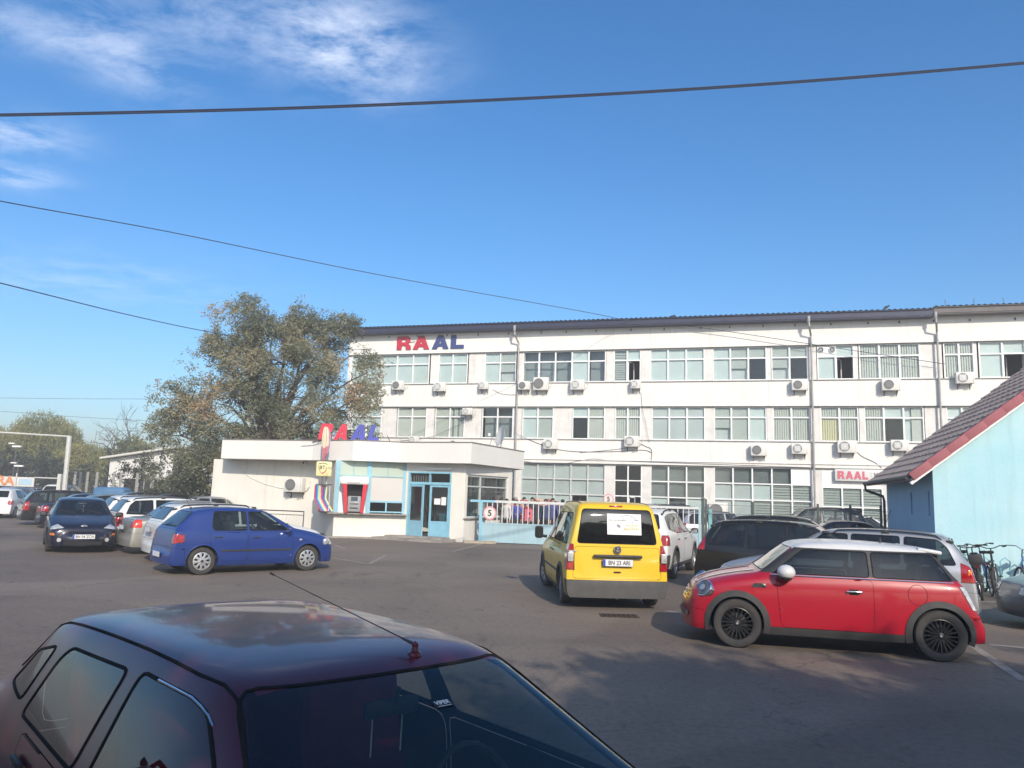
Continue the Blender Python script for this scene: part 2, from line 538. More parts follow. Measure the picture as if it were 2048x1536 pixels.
def extract(bm, faces, name, mats, parent, offset=0.0, gap=0.0, trim=0.0, thick=0.0, keep=False):
    """move faces into an object of their own; trim = border ring in material slot 1; gap = shrink the outline"""
    if not faces: return None
    idx = {}
    vs = []; fs = []
    for f in faces:
        t = []
        for v in f.verts:
            if v not in idx: idx[v] = len(vs); vs.append((v.co.copy(), v.normal.copy()))
            t.append(idx[v])
        fs.append(t)
    b = bmesh.new()
    bv = [b.verts.new(c + n * offset) for c, n in vs]
    for t in fs:
        try: b.faces.new([bv[i] for i in t])
        except ValueError: pass
    b.normal_update()
    if trim > 0 or gap > 0:
        th = trim if trim > 0 else gap
        r = bmesh.ops.inset_region(b, faces=b.faces[:], thickness=th, use_boundary=True, use_even_offset=True)
        if trim > 0:
            for f in r['faces']: f.material_index = 1
        else: bmesh.ops.delete(b, geom=r['faces'], context='FACES')
    if thick:
        be = [e for e in b.edges if len(e.link_faces) == 1]
        r = bmesh.ops.extrude_edge_only(b, edges=be)
        nv = {}
        for e in be:
            pass
        b.normal_update()
        newv = [g for g in r['geom'] if isinstance(g, bmesh.types.BMVert)]
        for v in newv:
            # inward along the average normal of the linked original faces
            n_ = Vector((0, 0, 0))
            for e in v.link_edges:
                o_ = e.other_vert(v)
                if o_ not in newv_set(newv): n_ += o_.normal
            v.co -= n_.normalized() * thick if n_.length > 0 else Vector((0, 0, 0))
    for f in b.faces: f.smooth = True
    me = bpy.data.meshes.new(name); b.to_mesh(me); b.free()
    for m in mats: me.materials.append(m)
    if not keep: bmesh.ops.delete(bm, geom=faces, context='FACES')
    return new_obj(name, me, parent)
_nv = {}
def newv_set(l):
    k = id(l)
    if k not in _nv: _nv.clear(); _nv[k] = set(l)
    return _nv[k]
def circ(cx, cz, r, n=18):
    return [(cx + r * math.cos(2 * PI * i / n), cz + r * math.sin(2 * PI * i / n)) for i in range(n)]

_wheel_cache = {}
def wheel_meshes(r, wd, style):
    """tyre, rim meshes; axis along y, outer face towards +y"""
    key = (round(r, 3), round(wd, 3), style)
    if key in _wheel_cache: return _wheel_cache[key]
    rr = r * (0.66 if style != 'alloy_black' else 0.66)
    h = wd / 2
    t = MB()
    t.lathe([(rr, h * .8), (rr + .012, h * .93), (r * .86, h * 1.03), (r * .95, h * .96), (r * .99, h * .78), (r, h * .5), (r, -h * .5), (r * .99, -h * .8), (r * .9, -h), (rr, -h * .8), (rr * .93, -h * .6)], TYRE, 40, 'Y')
    for k in range(-1, 2):   # grooves
        t.lathe([(r + .0012, k * h * .33 - .004), (r + .0012, k * h * .33 + .004)], DARK, 40, 'Y')
    g = MB()
    met = BLKRIM if style == 'alloy_black' else SILV
    # barrel
    g.lathe([(rr, h * .85), (rr * .965, h * .88), (rr * .94, h * .7), (rr * .9, h * .2), (rr * .9, -h * .7)], met, 32, 'Y')
    g.lathe([(rr * .9, -h * .15), (.001, -h * .15)], DARK, 24, 'Y')
    if style == 'hubcap':
        # domed cover with trapezoid holes round the rim
        n = 9
        for i in range(n):
            a0 = 2 * PI * i / n
            for (ra, rb, w0, w1, mm) in ((.34, .97, .52, .46, met),):
                ww = 2 * PI / n * .62
                vs = []; fs = []
                S = 4
                for q in range(S + 1):
                    u = q / S; rad = rr * (ra + (rb - ra) * u); ang = ww * (0.5 if u < .9 else .85) * (1 - .12 * u)
                    hh = h * (.98 - .18 * u * u)
                    vs += [(rad * math.cos(a0 - ang), hh, rad * math.sin(a0 - ang)), (rad * math.cos(a0), hh + .006, rad * math.sin(a0)), (rad * math.cos(a0 + ang), hh, rad * math.sin(a0 + ang))]
                for q in range(S):
                    for j in range(2): fs.append((q * 3 + j, q * 3 + j + 1, q * 3 + j + 4, q * 3 + j + 3))
                g.add(vs, fs, mm, True)
        g.lathe([(rr * .98, h * .82), (rr * .9, h * .86), (rr * .87, h * .80)], met, 36, 'Y')
        g.lathe([(rr * .5, h * .92), (rr * .4, h * .97), (rr * .2, h * 1.04), (.001, h * 1.05)], met, 24, 'Y')
        g.lathe([(rr * .17, h * 1.055), (.001, h * 1.07)], BPL, 16, 'Y')
    else:
        n = {'alloy_black': 10, 'alloy5': 5, 'alloy7': 7}[style]
        for i in range(n):
            a0 = 2 * PI * i / n
            offs = ((-.10, .10), (-.012, .012)) if style == 'alloy_black' else ((0, 0),)
            for (d0, d1) in ([( -.16, -.03), (.16, .03)] if style == 'alloy_black' else [(0, 0)]):
                ra, rb = rr * .14, rr * .95
                wa, wb = (rr * .032, rr * .035) if style == 'alloy_black' else ((rr * .12, rr * .17) if n == 5 else (rr * .085, rr * .11))
                aa, ab = a0 + d1 * 1.5, a0 + d0
                pa = Vector((math.cos(aa) * ra, h * .72, math.sin(aa) * ra)); pb = Vector((math.cos(ab) * rb, h * .84, math.sin(ab) * rb))
                d = (pb - pa).normalized(); sd = d.cross(Vector((0, 1, 0))).normalized()
                vs = []
                for (p, w_) in ((pa, wa), (pb, wb)):
                    vs += [p - sd * w_, p + sd * w_, p + sd * w_ * .8 + Vector((0, -.035, 0)), p - sd * w_ * .8 + Vector((0, -.035, 0))]
                g.add(vs, [(0, 1, 5, 4), (1, 2, 6, 5), (3, 0, 4, 7), (2, 3, 7, 6)], met)
        g.lathe([(rr * .2, h * .6), (rr * .19, h * .78), (rr * .1, h * .84), (.001, h * .84)], met, 20, 'Y')
        g.lathe([(rr * .07, h * .85), (.001, h * .86)], SILV, 12, 'Y')
        g.lathe([(rr * .62, h * .0), (rr * .25, h * .02)], GPL, 24, 'Y')   # brake disc
    res = []
    for (b_, nm) in ((t, 'wheel'), (g, 'rim')):
        o = b_.build(nm); res.append(o.data); bpy.data.objects.remove(o)
    _wheel_cache[key] = res
    return res

def number_plate(parent, M, txt, w=0.52, h=0.11, name='number_plate'):
    b = MB()
    b.rbox((0, 0, 0), (w + .012, .012, h + .012), BPL, .004, M=M)
    b.box((0, -.0085, 0), (w, .003, h), PLATE, M=M)
    b.box((-w / 2 + .022, -.0115, 0), (.042, .002, h * .97), PBLUE, M=M)
    o = b.build(name, parent)
    if txt:
        L = M @ Matrix.Translation((.022, -.013, -.003))
        text_obj('plate_text', txt, h * .92, L, INK, o, sx=.86 if len(txt) > 8 else 1.0, bold=.0015)
    return o
def mirror_pts(P): return [(-y, z) for y, z in P][::-1]

def build_car(name, sp, col, pose, label, cat='car', group='cars parked in the lot', detail=2, plate=None, wheel='hubcap', glassm=None, rearglass=None, lv=None):
    """sp: spec dictionary of measurements; pose = (x, y, heading)"""
    x0, y0, hd = pose
    root = empty('parked_car' if cat != 'van' else 'parked_van', (x0, y0, 0), hd, label, cat, group)
    bm = subsurf_bm(car_cage(sp['st'], sp.get('bf', .06), sp.get('br', .05), sp.get('lf', 0), sp.get('lr', 0)), lv if lv is not None else (3 if detail >= 2 else 2))
    from mathutils.bvhtree import BVHTree
    bvh = BVHTree.FromBMesh(bm)
    wb2 = sp['wb'] / 2; wr = sp['wr']; ww = sp.get('ww', .19); hw = sp['hw']; tr = hw - ww / 2 - sp.get('tin', .045)
    gm = glassm or CGLASS
    rg = rearglass or gm
    side = lambda s: (lambda c, n: c.y * s > .25 and abs(n.y) > .35)
    # wheel arches
    ar = sp.get('ar', wr + .055)
    for s in (1, -1):
        for wx in (wb2, -wb2):
            fs = cut_region(bm, circ(wx, wr + .01, ar, 20 if detail > 1 else 14), 'xz', lambda c, n: c.y * s > .3)
            bmesh.ops.delete(bm, geom=fs, context='FACES')
    # rubber seals follow the outline of each pane over the skin
    def seal(poly, par, cast, w_=.008):
        pts = []; n_ = len(poly)
        for i in range(n_):
            a, c = Vector(poly[i]), Vector(poly[(i + 1) % n_]); k_ = max(1, int((c - a).length / .05))
            for j in range(k_):
                h = cast(a.lerp(c, j / k_))
                if h[0] is not None: pts.append((h[0], h[1]))
        if len(pts) < 4: return
        vs = []; L_ = len(pts)
        for i in range(L_):
            p, nn = pts[i]; t = (pts[(i + 1) % L_][0] - pts[i - 1][0]).normalized()
            if nn.dot(p - Vector((0, 0, .9))) < 0: nn = -nn
            sd = t.cross(nn).normalized()
            vs += [p - sd * w_ - nn * .002, p - sd * w_ * .7 + nn * .004, p + sd * w_ * .7 + nn * .004, p + sd * w_ - nn * .002]
        q_ = MB(); q_.add(vs, [(4 * i + k, 4 * i + k + 1, 4 * ((i + 1) % L_) + k + 1, 4 * ((i + 1) % L_) + k) for i in range(L_) for k in range(3)], RUB, True)
        q_.build('window_seal', par)
    # windscreen and rear window
    for nm, P, sg in (('windscreen', sp.get('ws'), 1), ('rear_window', sp.get('rw'), -1)):
        if not P: continue
        poly = rounded([(-P[0], P[1]), (P[0], P[1]), (P[2], P[3]), (-P[2], P[3])], .06, 3)
        fs = cut_region(bm, poly, 'yz', lambda c, n: n.x * sg > .12 and (c.x * sg > sp.get('wmin', -.2) if sg > 0 else c.x < sp.get('rmax', -.6)) and n.z < .93)
        wo = extract(bm, fs, nm, [gm if sg > 0 else rg, RUB], root, trim=.02 if detail == 1 else 0)
        if detail > 1 and wo: seal(poly, wo, lambda q: bvh.ray_cast(Vector((sg * 3.2, q[0], q[1])), Vector((-sg, 0, 0)), 3.3))
    # side windows
    for s in (1, -1):
        for i, P in enumerate(sp['win']):
            rp_ = rounded(P, .045 if detail > 1 else .03, 3 if detail > 1 else 2)
            fs = cut_region(bm, rp_, 'xz', side(s))
            wo = extract(bm, fs, 'side_window', [gm if i < sp.get('nclear', 9) else rg, RUB], root, trim=.018 if detail == 1 else 0)
            if detail > 1 and wo: seal(rp_, wo, lambda q: bvh.ray_cast(Vector((q[0], s * 1.6, q[1])), Vector((0, -s, 0)), 1.6))
    for (P, mm) in sp.get('pillar', []):
        for s in (1, -1):
            fs = cut_region(bm, P, 'xz', lambda c, n: c.y * s > .45 and n.y * s > .12); extract(bm, fs, 'pillar', [mm], root)
    # lamps and other surface regions: (name, axes, polygon, x side, material, mirror)
    for (nm, axs, P, sg, mm) in sp.get('reg', []):
        if axs == 'xz':
            for s in (1, -1):
                fs = cut_region(bm, P, 'xz', lambda c, n: c.y * s > .25)
                extract(bm, fs, nm, [mm, BPL], root, offset=.004, trim=0 if detail < 2 else .006)
        else:
            for PP in (P, mirror_pts(P)):
                fs = cut_region(bm, PP, 'yz', lambda c, n: c.x * sg > (sp['st'][0][0] if sg > 0 else -sp['st'][-1][0]) - sp.get('ld', .26 if sg > 0 else .24) and n.x * sg > -.35)
                extract(bm, fs, nm, [mm, BPL], root, offset=.004, trim=0 if detail < 2 else .006)
                if min(p[0] for p in P) < 0: break
    # bumpers
    for (nm, P, mm) in sp.get('bump', []):
        fs = cut_region(bm, P, 'xz', lambda c, n: True)
        extract(bm, fs, nm, [mm if mm else col], root, gap=.004)
    # doors
    if detail > 0:
        for s in (1, -1):
            for i, P in enumerate(sp.get('door', [])):
                fs = cut_region(bm, rounded(P, .06, 2), 'xz', lambda c, n: c.y * s > .3)
                d = extract(bm, fs, 'door', [col], root, gap=sp.get('gapw', .005))
                if d is not None and i < len(sp.get('handle', [])):
                    hx, hz = sp['handle'][i]
                    hm = sp.get('hmat', BPL)
                    b = MB()
                    yy = hw * .985
                    b.rbox((hx, s * (yy + .012), hz), (.17, .022, .024), hm, .009)
                    b.lathe([(.045, 0), (.03, .006)], DARK, 12, 'Y', c=(hx, s * (yy - .004), hz - .004)) if False else None
                    b.build('door_handle', d)
        for P, nm in sp.get('hatch', []):
            fs = cut_region(bm, rounded(P, .05, 2), 'yz', lambda c, n: c.x < -.9 and n.x < -.2)
            extract(bm, fs, nm, [col], root, gap=.005)
        if sp.get('hood'):
            fs = cut_region(bm, rounded(sp['hood'], .06, 2), 'xy', lambda c, n: n.z > .4 and c.z > .6)
            extract(bm, fs, 'bonnet', [col], root, gap=.004)
    # roof in another colour
    if sp.get('roofcut'):
        P, mm = sp['roofcut']
        fs = cut_region(bm, P, 'xz', lambda c, n: True)
        extract(bm, fs, 'roof', [mm], root, offset=.004)
    for (P, mm) in sp.get('skirt', []):
        for s in (1, -1):
            fs = cut_region(bm, P, 'xz', lambda c, n: c.y * s > .3)
            extract(bm, fs, 'side_skirt', [mm], root, offset=.006)
    # remaining shell = body
    for f in bm.faces: f.smooth = True
    me = bpy.data.meshes.new('body'); bm.to_mesh(me)
    me.materials.append(col)
    new_obj('body', me, root)
    # underbody, arch liners
    u = MB()
    xs = [s[0] for s in sp['st']]
    zs = sp['st'][len(sp['st']) // 2][5]
    u.box((0, 0, zs + .10), (sp['wb'] - 2 * ar, hw * 1.84, .16), DARK)
    u.box((0, 0, zs + .14), (xs[0] - xs[-1] - .2, hw * 1.1, .16), DARK)
    for wx in (wb2, -wb2):
        for s in (1, -1):
            prof = []
            n = 12
            vs = []; fs_ = []
            for i in range(n + 1):
                a = PI * i / n * 1.12 - .19
                vs += [(wx + ar * 1.0 * math.cos(a), s * (hw - .02 if detail else hw - .03), wr + .01 + ar * math.sin(a)), (wx + ar * math.cos(a), s * (hw - ww - .16), wr + .01 + ar * math.sin(a))]
            for i in range(n): fs_.append((2 * i, 2 * i + 1, 2 * i + 3, 2 * i + 2))
            u.add(vs, fs_, DARK, True)
            u.add([(wx + ar * 1.0 * math.cos(PI * i / n), s * (hw - ww - .15), wr + .01 + ar * math.sin(PI * i / n)) for i in range(n + 1)] + [(wx + ar, s * (hw - ww - .15), zs), (wx - ar, s * (hw - ww - .15), zs)], [tuple(range(n + 1)) + (n + 2, n + 1)], DARK)
    # arch lips
    lip = sp.get('lip')
    if lip:
        lw, lm = lip
    else: lw, lm = .012, col
    u.build('underbody', root, fix=False)
    def skin_y(x, z, s, d=None):
        h = bvh.ray_cast(Vector((x, s * 1.6, z)), Vector((0, -s, 0)), 3)
        if h[0] is not None and abs(h[0].y) > hw * .6: return h[0].y
        return s * (d or hw * .97)
    for s in (1, -1):
        for wx in (wb2, -wb2):
            b = MB()
            n = 22; vs = []; fs_ = []
            cz = wr + .01
            for i in range(n + 1):
                a = (PI + .62) * i / n - .31 if lw > .03 else (PI + .5) * i / n - .25
                zz = cz + ar * math.sin(a)
                if zz < zs - .01: zz = zs - .01
                x1 = wx + (ar - .004) * math.cos(a); z1 = max(cz + (ar - .004) * math.sin(a), zs)
                x2 = wx + (ar + lw) * math.cos(a); z2 = max(cz + (ar + lw) * math.sin(a), zs - .01)
                y2 = skin_y(x2, max(z2, zs + .03), s)
                yb = skin_y(wx + (ar + .02) * math.cos(a), max(cz + (ar + .02) * math.sin(a), zs + .03), s)
                ym = yb + s * (.022 if lw > .03 else .006)
                vs += [(x1, yb - s * .06, z1), (x1, ym, z1), (x2, y2 + s * (.012 if lw > .03 else .001), z2), (x2, y2 - s * .006, z2)]
            for i in range(n):
                for k in range(3):
                    fs_.append((4 * i + k, 4 * i + k + 1, 4 * i + 5 + k, 4 * i + 4 + k))
            b.add(vs, fs_, lm, True)
            b.build('wheel_arch', root)
    # wheels
    tm, rm = wheel_meshes(wr, ww, wheel)
    steer = sp.get('steer', 0)
    for wx in (wb2, -wb2):
        for s in (1, -1):
            w_ = new_obj('wheel', tm, root)
            w_.location = (wx, s * tr, wr)
            st_ = steer if wx > 0 else 0
            w_.rotation_euler = (0, 0, (0 if s == 1 else PI) + st_)
            rm_ = new_obj('rim', rm, w_)
            rm_.rotation_euler = (0, random.uniform(0, 1.2), 0)
    # interior
    if detail > 0:
        it = MB()
        fx = sp.get('dashx', wb2 - .62); bz = sp.get('beltz', .9)
        it.rbox((fx - .02, 0, bz - .17), (.42, hw * 1.72, .30), DASHM, .07)
        it.box((fx - 1.1, 0, .36), (2.4 if fx > 0 else 2.2, hw * 1.8, .05), DARK)
        it.build('dashboard', root)
        sm = sp.get('seatm', SEATM)
        sx = sp.get('seatx', (fx - .88, fx - 1.75))
        for i, xx in enumerate(sx):
            for s in ((.36, -.36) if detail > 1 or i == 0 else ()):
                se = MB()
                se.rbox((xx + .05, s, .50), (.5, .48, .16), sm, .06)
                se.rbox((0, 0, 0), (.14, .48, .60), sm, .06, M=Matrix.Translation((xx - .24, s, .83)) @ Matrix.Rotation(-.22, 4, 'Y'))
                se.rbox((0, 0, 0), (.09, .24, .17), sm, .045, M=Matrix.Translation((xx - .33, s, 1.20)) @ Matrix.Rotation(-.16, 4, 'Y'))
                se.build('seat', root)
        if detail > 1:
            sw = MB()
            Mx = Matrix.Translation((fx - .33, .36, bz - .07)) @ Matrix.Rotation(-.45, 4, 'Y')
            sw.tube([Mx @ Vector((0, .18 * math.cos(t * PI / 8), .18 * math.sin(t * PI / 8))) for t in range(16)], .014, BPL, 6, closed=True)
            sw.rbox((0, 0, 0), (.05, .13, .11), BPL, .02, M=Mx)
            sw.box((0, 0, 0), (.015, .34, .03), BPL, M=Mx)
            sw.build('steering_wheel', root)
    # mirrors
    if sp.get('mir'):
        mx, mz, mm = sp['mir']
        for s in (1, -1):
            b = MB()
            yy = hw * .93
            b.rbox((mx, s * (yy + .15), mz), (.11, .19, .14) if not sp.get('bigmir') else (.12, .19, .24), mm or col, .05, seg=3)
            b.box((mx - .056, s * (yy + .15), mz), (.006, .15, .10), CHROME)
            b.tube([(mx, s * (yy - .04), mz - .05), (mx, s * (yy + .10), mz - .03)], .022, BPL, 6)
            b.build('side_mirror', root)
    # plates
    if plate is not None:
        txt, both = plate
        if sp.get('pf') and both in ('f', 'b'):
            number_plate(root, frameM((sp['pf'][0], 0, sp['pf'][1]), (0, 1, 0)), txt)
        if sp.get('pr') and both in ('r', 'b'):
            number_plate(root, frameM((sp['pr'][0], 0, sp['pr'][1]), (0, -1, 0)), txt)
    # roof rails
    if sp.get('rails'):
        rx0, rx1, ry, rz, rm2 = sp['rails']
        for s in (1, -1):
            b = MB()
            n = 10
            rt = lambda x: (bvh.ray_cast(Vector((x, s * ry, 2.6)), Vector((0, 0, -1)), 3)[0] or Vector((x, 0, rz))).z
            pts = [(rx0, s * ry, rt(rx0) - .01)] + [(rx0 + (rx1 - rx0) * (i + .5) / n, s * ry, rt(rx0 + (rx1 - rx0) * (i + .5) / n) + .045) for i in range(n)] + [(rx1, s * ry, rt(rx1) - .01)]
            b.tube(pts, .016, rm2, 6)
            for xx in (rx0 + .12, (rx0 + rx1) / 2, rx1 - .12):
                b.rbox((xx, s * ry, rt(xx) + .02), (.12, .03, .05), rm2, .01)
            b.build('roof_rail', root)
    # moulding strip along the doors
    if sp.get('strip') and detail > 1:
        xa, xb, zz, mm = sp['strip']
        for s in (1, -1):
            b = MB()
            n = 12
            vs = []
            for i in range(n + 1):
                xx = xa + (xb - xa) * i / n
                y_ = skin_y(xx, zz, s)
                vs += [(xx, y_ + s * .001, zz - .022), (xx, y_ + s * .013, zz - .016), (xx, y_ + s * .013, zz + .016), (xx, y_ + s * .001, zz + .022)]
            b.add(vs, [(4 * i + k, 4 * i + k + 1, 4 * i + 5 + k, 4 * i + 4 + k) for i in range(n) for k in range(3)], mm, True)
            b.build('side_moulding', root)
    root['_skin'] = 0
    del root['_skin']
    SK[root.name] = bvh
    bm.free()
    return root
SK = {}

# ---- measurements of each body type: stations are (x, w, zt, wt, zb, zs) front to rear, x = 0 midway between the axles
def S_mini(roofm):
    return dict(wb=2.467, wr=.312, ww=.20, hw=.842, ar=.345, tin=.012, gapw=.0045,
        st=[(1.84, .60, .64, .50, .58, .21), (1.80, .72, .76, .56, .70, .20), (1.60, .80, .86, .62, .80, .20), (1.25, .838, .94, .66, .87, .20), (.98, .842, .98, .69, .905, .2), (.90, .842, 1.00, .70, .915, .2),
            (.50, .842, 1.345, .615, .925, .2), (.36, .842, 1.395, .62, .93, .2), (-.1, .842, 1.425, .63, .93, .2), (-.6, .842, 1.415, .62, .935, .2), (-1.10, .838, 1.385, .60, .94, .2), (-1.27, .832, 1.35, .585, .94, .21), (-1.46, .82, 1.04, .66, .95, .22), (-1.56, .80, .97, .66, .93, .23), (-1.70, .77, .62, .66, .58, .23), (-1.77, .74, .50, .62, .46, .23)],
        bf=.10, br=.08, ws=(.64, 1.01, .54, 1.315), rw=(.60, 1.04, .50, 1.28), wmin=.3,
        win=[[(.76, .985), (-.42, .985), (-.42, 1.30), (.37, 1.30)], [(-.47, .985), (-1.42, .985), (-1.22, 1.30), (-.47, 1.30)]],
        roofcut=([(.62, 1.305), (-1.45, 1.305), (-1.45, 1.6), (.62, 1.6)], roofm),
        reg=[('tail_lamp', 'xz', [(-1.47, .93), (-1.62, .92), (-1.76, .68), (-1.72, .62), (-1.62, .64)], -1, WLL)], pillar=[([(.96, .985), (-1.62, .985), (-1.34, 1.32), (.46, 1.32)], BPL)],
        bump=[('front_bumper', [(1.60, .0), (2.2, .0), (2.2, .50), (1.66, .46)], None), ('rear_bumper', [(-1.45, 0), (-2.1, 0), (-2.1, .53), (-1.58, .56)], None)],
        door=[[(.68, .30), (-.46, .30), (-.46, .955), (.74, .955)]], handle=[],
        hood=None, skirt=[([(.85, .0), (-.85, .0), (-.85, .30), (.85, .30)], CLAD)],
        lip=(.075, CLAD), dashx=.62, beltz=.92, mir=None, seatx=(-.28, -1.0))
def S_van():
    return dict(wb=2.681, wr=.318, ww=.20, hw=.897, ar=.36, tin=.03,
        st=[(2.13, .70, .60, .55, .54, .22), (2.08, .80, .74, .60, .68, .21), (1.90, .86, .88, .68, .80, .2), (1.55, .893, .99, .72, .92, .2), (1.22, .897, 1.05, .76, .98, .2), (1.12, .897, 1.08, .76, 1.0, .2),
            (.52, .897, 1.64, .66, 1.02, .2), (.32, .897, 1.76, .66, 1.02, .2), (-.2, .897, 1.825, .68, 1.02, .2), (-1.0, .897, 1.84, .70, 1.02, .2), (-1.78, .893, 1.83, .69, 1.02, .2), (-1.94, .885, 1.79, .67, 1.02, .2), (-2.02, .882, 1.60, .70, 1.02, .2), (-2.09, .882, 1.12, .80, 1.02, .2), (-2.10, .882, .98, .80, .93, .2), (-2.12, .882, .56, .80, .53, .2)],
        bf=.12, br=.035, ws=(.74, 1.10, .58, 1.68), rw=(.70, 1.115, .60, 1.70), wmin=.3, rmax=-1.6,
        win=[[(1.0, 1.08), (-.08, 1.08), (-.08, 1.60), (.50, 1.62)], [(-.16, 1.08), (-1.12, 1.08), (-1.12, 1.62), (-.16, 1.60)], [(-1.2, 1.08), (-1.82, 1.08), (-1.74, 1.62), (-1.2, 1.62)]],
        reg=[('tail_lamp', 'yz', [(.745, .66), (.90, .66), (.90, 1.10), (.76, 1.10)], -1, REDL)],
        bump=[('rear_bumper', [(-1.86, 0), (-2.4, 0), (-2.4, .50), (-1.86, .50)], GPL), ('front_bumper', [(1.75, 0), (2.5, 0), (2.5, .5), (1.80, .5)], GPL)],
        hatch=[([(-.775, .52), (.775, .52), (.74, 1.06), (-.74, 1.06)], 'tailgate')],
        door=[[(1.0, .28), (-.1, .28), (-.1, 1.04), (1.05, 1.04)], [(-.14, .28), (-1.15, .28), (-1.15, 1.04), (-.14, 1.04)]], handle=[(.05, .88), (-.3, .88)],
        skirt=[([(.95, .0), (-.95, .0), (-.95, .27), (.95, .27)], GPL)],
        lip=(.05, GPL), dashx=.95, beltz=1.05, mir=None, seatx=(.1, -.95), steer=R(12), strip=(.9, -1.0, .55, GPL))
def S_hatch(L=3.74, wb=2.41, hw=.82, H=1.42, polo=True):
    return dict(wb=wb, wr=.288, ww=.175, hw=hw, ar=.335, tin=.03,
        st=[(1.90, .58, .58, .48, .52, .20), (1.87, .70, .70, .56, .64, .19), (1.72, .775, .80, .60, .73, .19), (1.35, .81, .90, .64, .82, .19), (.98, .82, .965, .67, .875, .19), (.88, .82, .985, .67, .885, .19),
            (.30, .82, 1.34, .585, .90, .19), (.12, .82, 1.40, .58, .905, .19), (-.35, .82, 1.435, .59, .91, .19), (-.85, .82, 1.43, .585, .92, .19), (-1.28, .81, 1.385, .565, .925, .19), (-1.40, .80, 1.33, .55, .93, .19), (-1.74, .78, .985, .63, .92, .20), (-1.77, .775, .93, .64, .90, .2), (-1.83, .76, .60, .64, .57, .21), (-1.84, .74, .48, .62, .46, .22)],
        bf=.10, br=.07, ws=(.63, .99, .50, 1.335), rw=(.555, 1.00, .475, 1.315), wmin=.1, rmax=-1.1,
        win=[[(.72, .93), (-.21, .93), (-.21, 1.335), (.17, 1.33)], [(-.27, .93), (-.98, .93), (-1.03, 1.0), (-.97, 1.335), (-.27, 1.34)]],
        reg=[('tail_lamp', 'yz', circ(.70, .76, .115, 14), -1, REDL), ('head_lamp', 'xz', [(1.86, .58), (1.66, .60), (1.68, .72), (1.80, .74)], 1, CLL)],
        bump=[('rear_bumper', [(-1.56, .0), (-2.1, 0), (-2.1, .575), (-1.58, .56)], None), ('front_bumper', [(1.60, .0), (2.1, .0), (2.1, .52), (1.60, .52)], None)],
        hatch=[([(-.66, .585), (.66, .585), (.62, .95), (-.62, .95)], 'tailgate')],
        door=[[(.80, .27), (-.23, .27), (-.23, .90), (.83, .90)], [(-.25, .27), (-.80, .27), (-1.06, .60), (-1.10, .90), (-.25, .90)]], handle=[(-.05, .78), (-.90, .79)],
        lip=None, dashx=.70, beltz=.90, mir=(.66, .95, None), seatx=(-.25, -.98), strip=(.8, -.82, .50, BPL), seatm=SEATM,
        pr=(-1.925, .41), pf=(2.0, .36))
def S_focus():
    return dict(wb=2.615, wr=.305, ww=.19, hw=.85, ar=.35, tin=.02,
        st=[(2.02, .56, .54, .46, .48, .19), (2.00, .70, .66, .54, .58, .18), (1.85, .79, .755, .60, .68, .18), (1.45, .835, .86, .66, .79, .18), (1.05, .85, .95, .70, .87, .18), (.95, .85, .975, .70, .885, .18),
            (.28, .85, 1.345, .60, .91, .18), (.1, .85, 1.40, .60, .92, .18), (-.35, .85, 1.44, .60, .93, .18), (-.9, .85, 1.425, .59, .94, .18), (-1.35, .84, 1.36, .57, .95, .18), (-1.5, .835, 1.31, .56, .95, .18), (-1.82, .80, 1.0, .64, .95, .19), (-1.92, .79, .94, .64, .90, .2), (-1.98, .77, .60, .62, .56, .2)],
        bf=.16, br=.07, ws=(.67, .985, .51, 1.335), rw=(.58, 1.0, .46, 1.30), wmin=.1, rmax=-1.1,
        win=[[(.74, .945), (-.23, .945), (-.23, 1.335), (.13, 1.335)], [(-.29, .945), (-1.02, .945), (-1.0, 1.33), (-.29, 1.34)], [(-1.07, .95), (-1.5, 1.02), (-1.36, 1.24), (-1.05, 1.31)]],
        reg=[('head_lamp', 'yz', [(.45, .655), (.80, .60), (.83, .72), (.73, .82)], 1, CLL), ('indicator_lamp', 'yz', [(.66, .46), (.80, .46), (.80, .53), (.68, .53)], 1, ORL), ('fog_lamp', 'yz', circ(.56, .35, .06, 10), 1, WLL), ('tail_lamp', 'yz', [(.60, .95), (.72, .95), (.68, 1.25), (.58, 1.25)], -1, REDL)],
        bump=[('front_bumper', [(1.75, .0), (2.4, .0), (2.4, .56), (1.75, .56)], None)],
        hood=[(1.1, -.62), (1.75, -.58), (1.93, -.40), (1.93, .40), (1.75, .58), (1.1, .62)],
        door=[[(.82, .26), (-.25, .26), (-.25, .91), (.85, .91)], [(-.27, .26), (-.86, .26), (-1.12, .6), (-1.15, .91), (-.27, .91)]], handle=[(-.05, .80), (-.95, .82)],
        lip=None, dashx=.78, beltz=.92, mir=(.66, .97, BPL), lampx=1.2, pf=(2.175, .44), pr=(-2.06, .5))
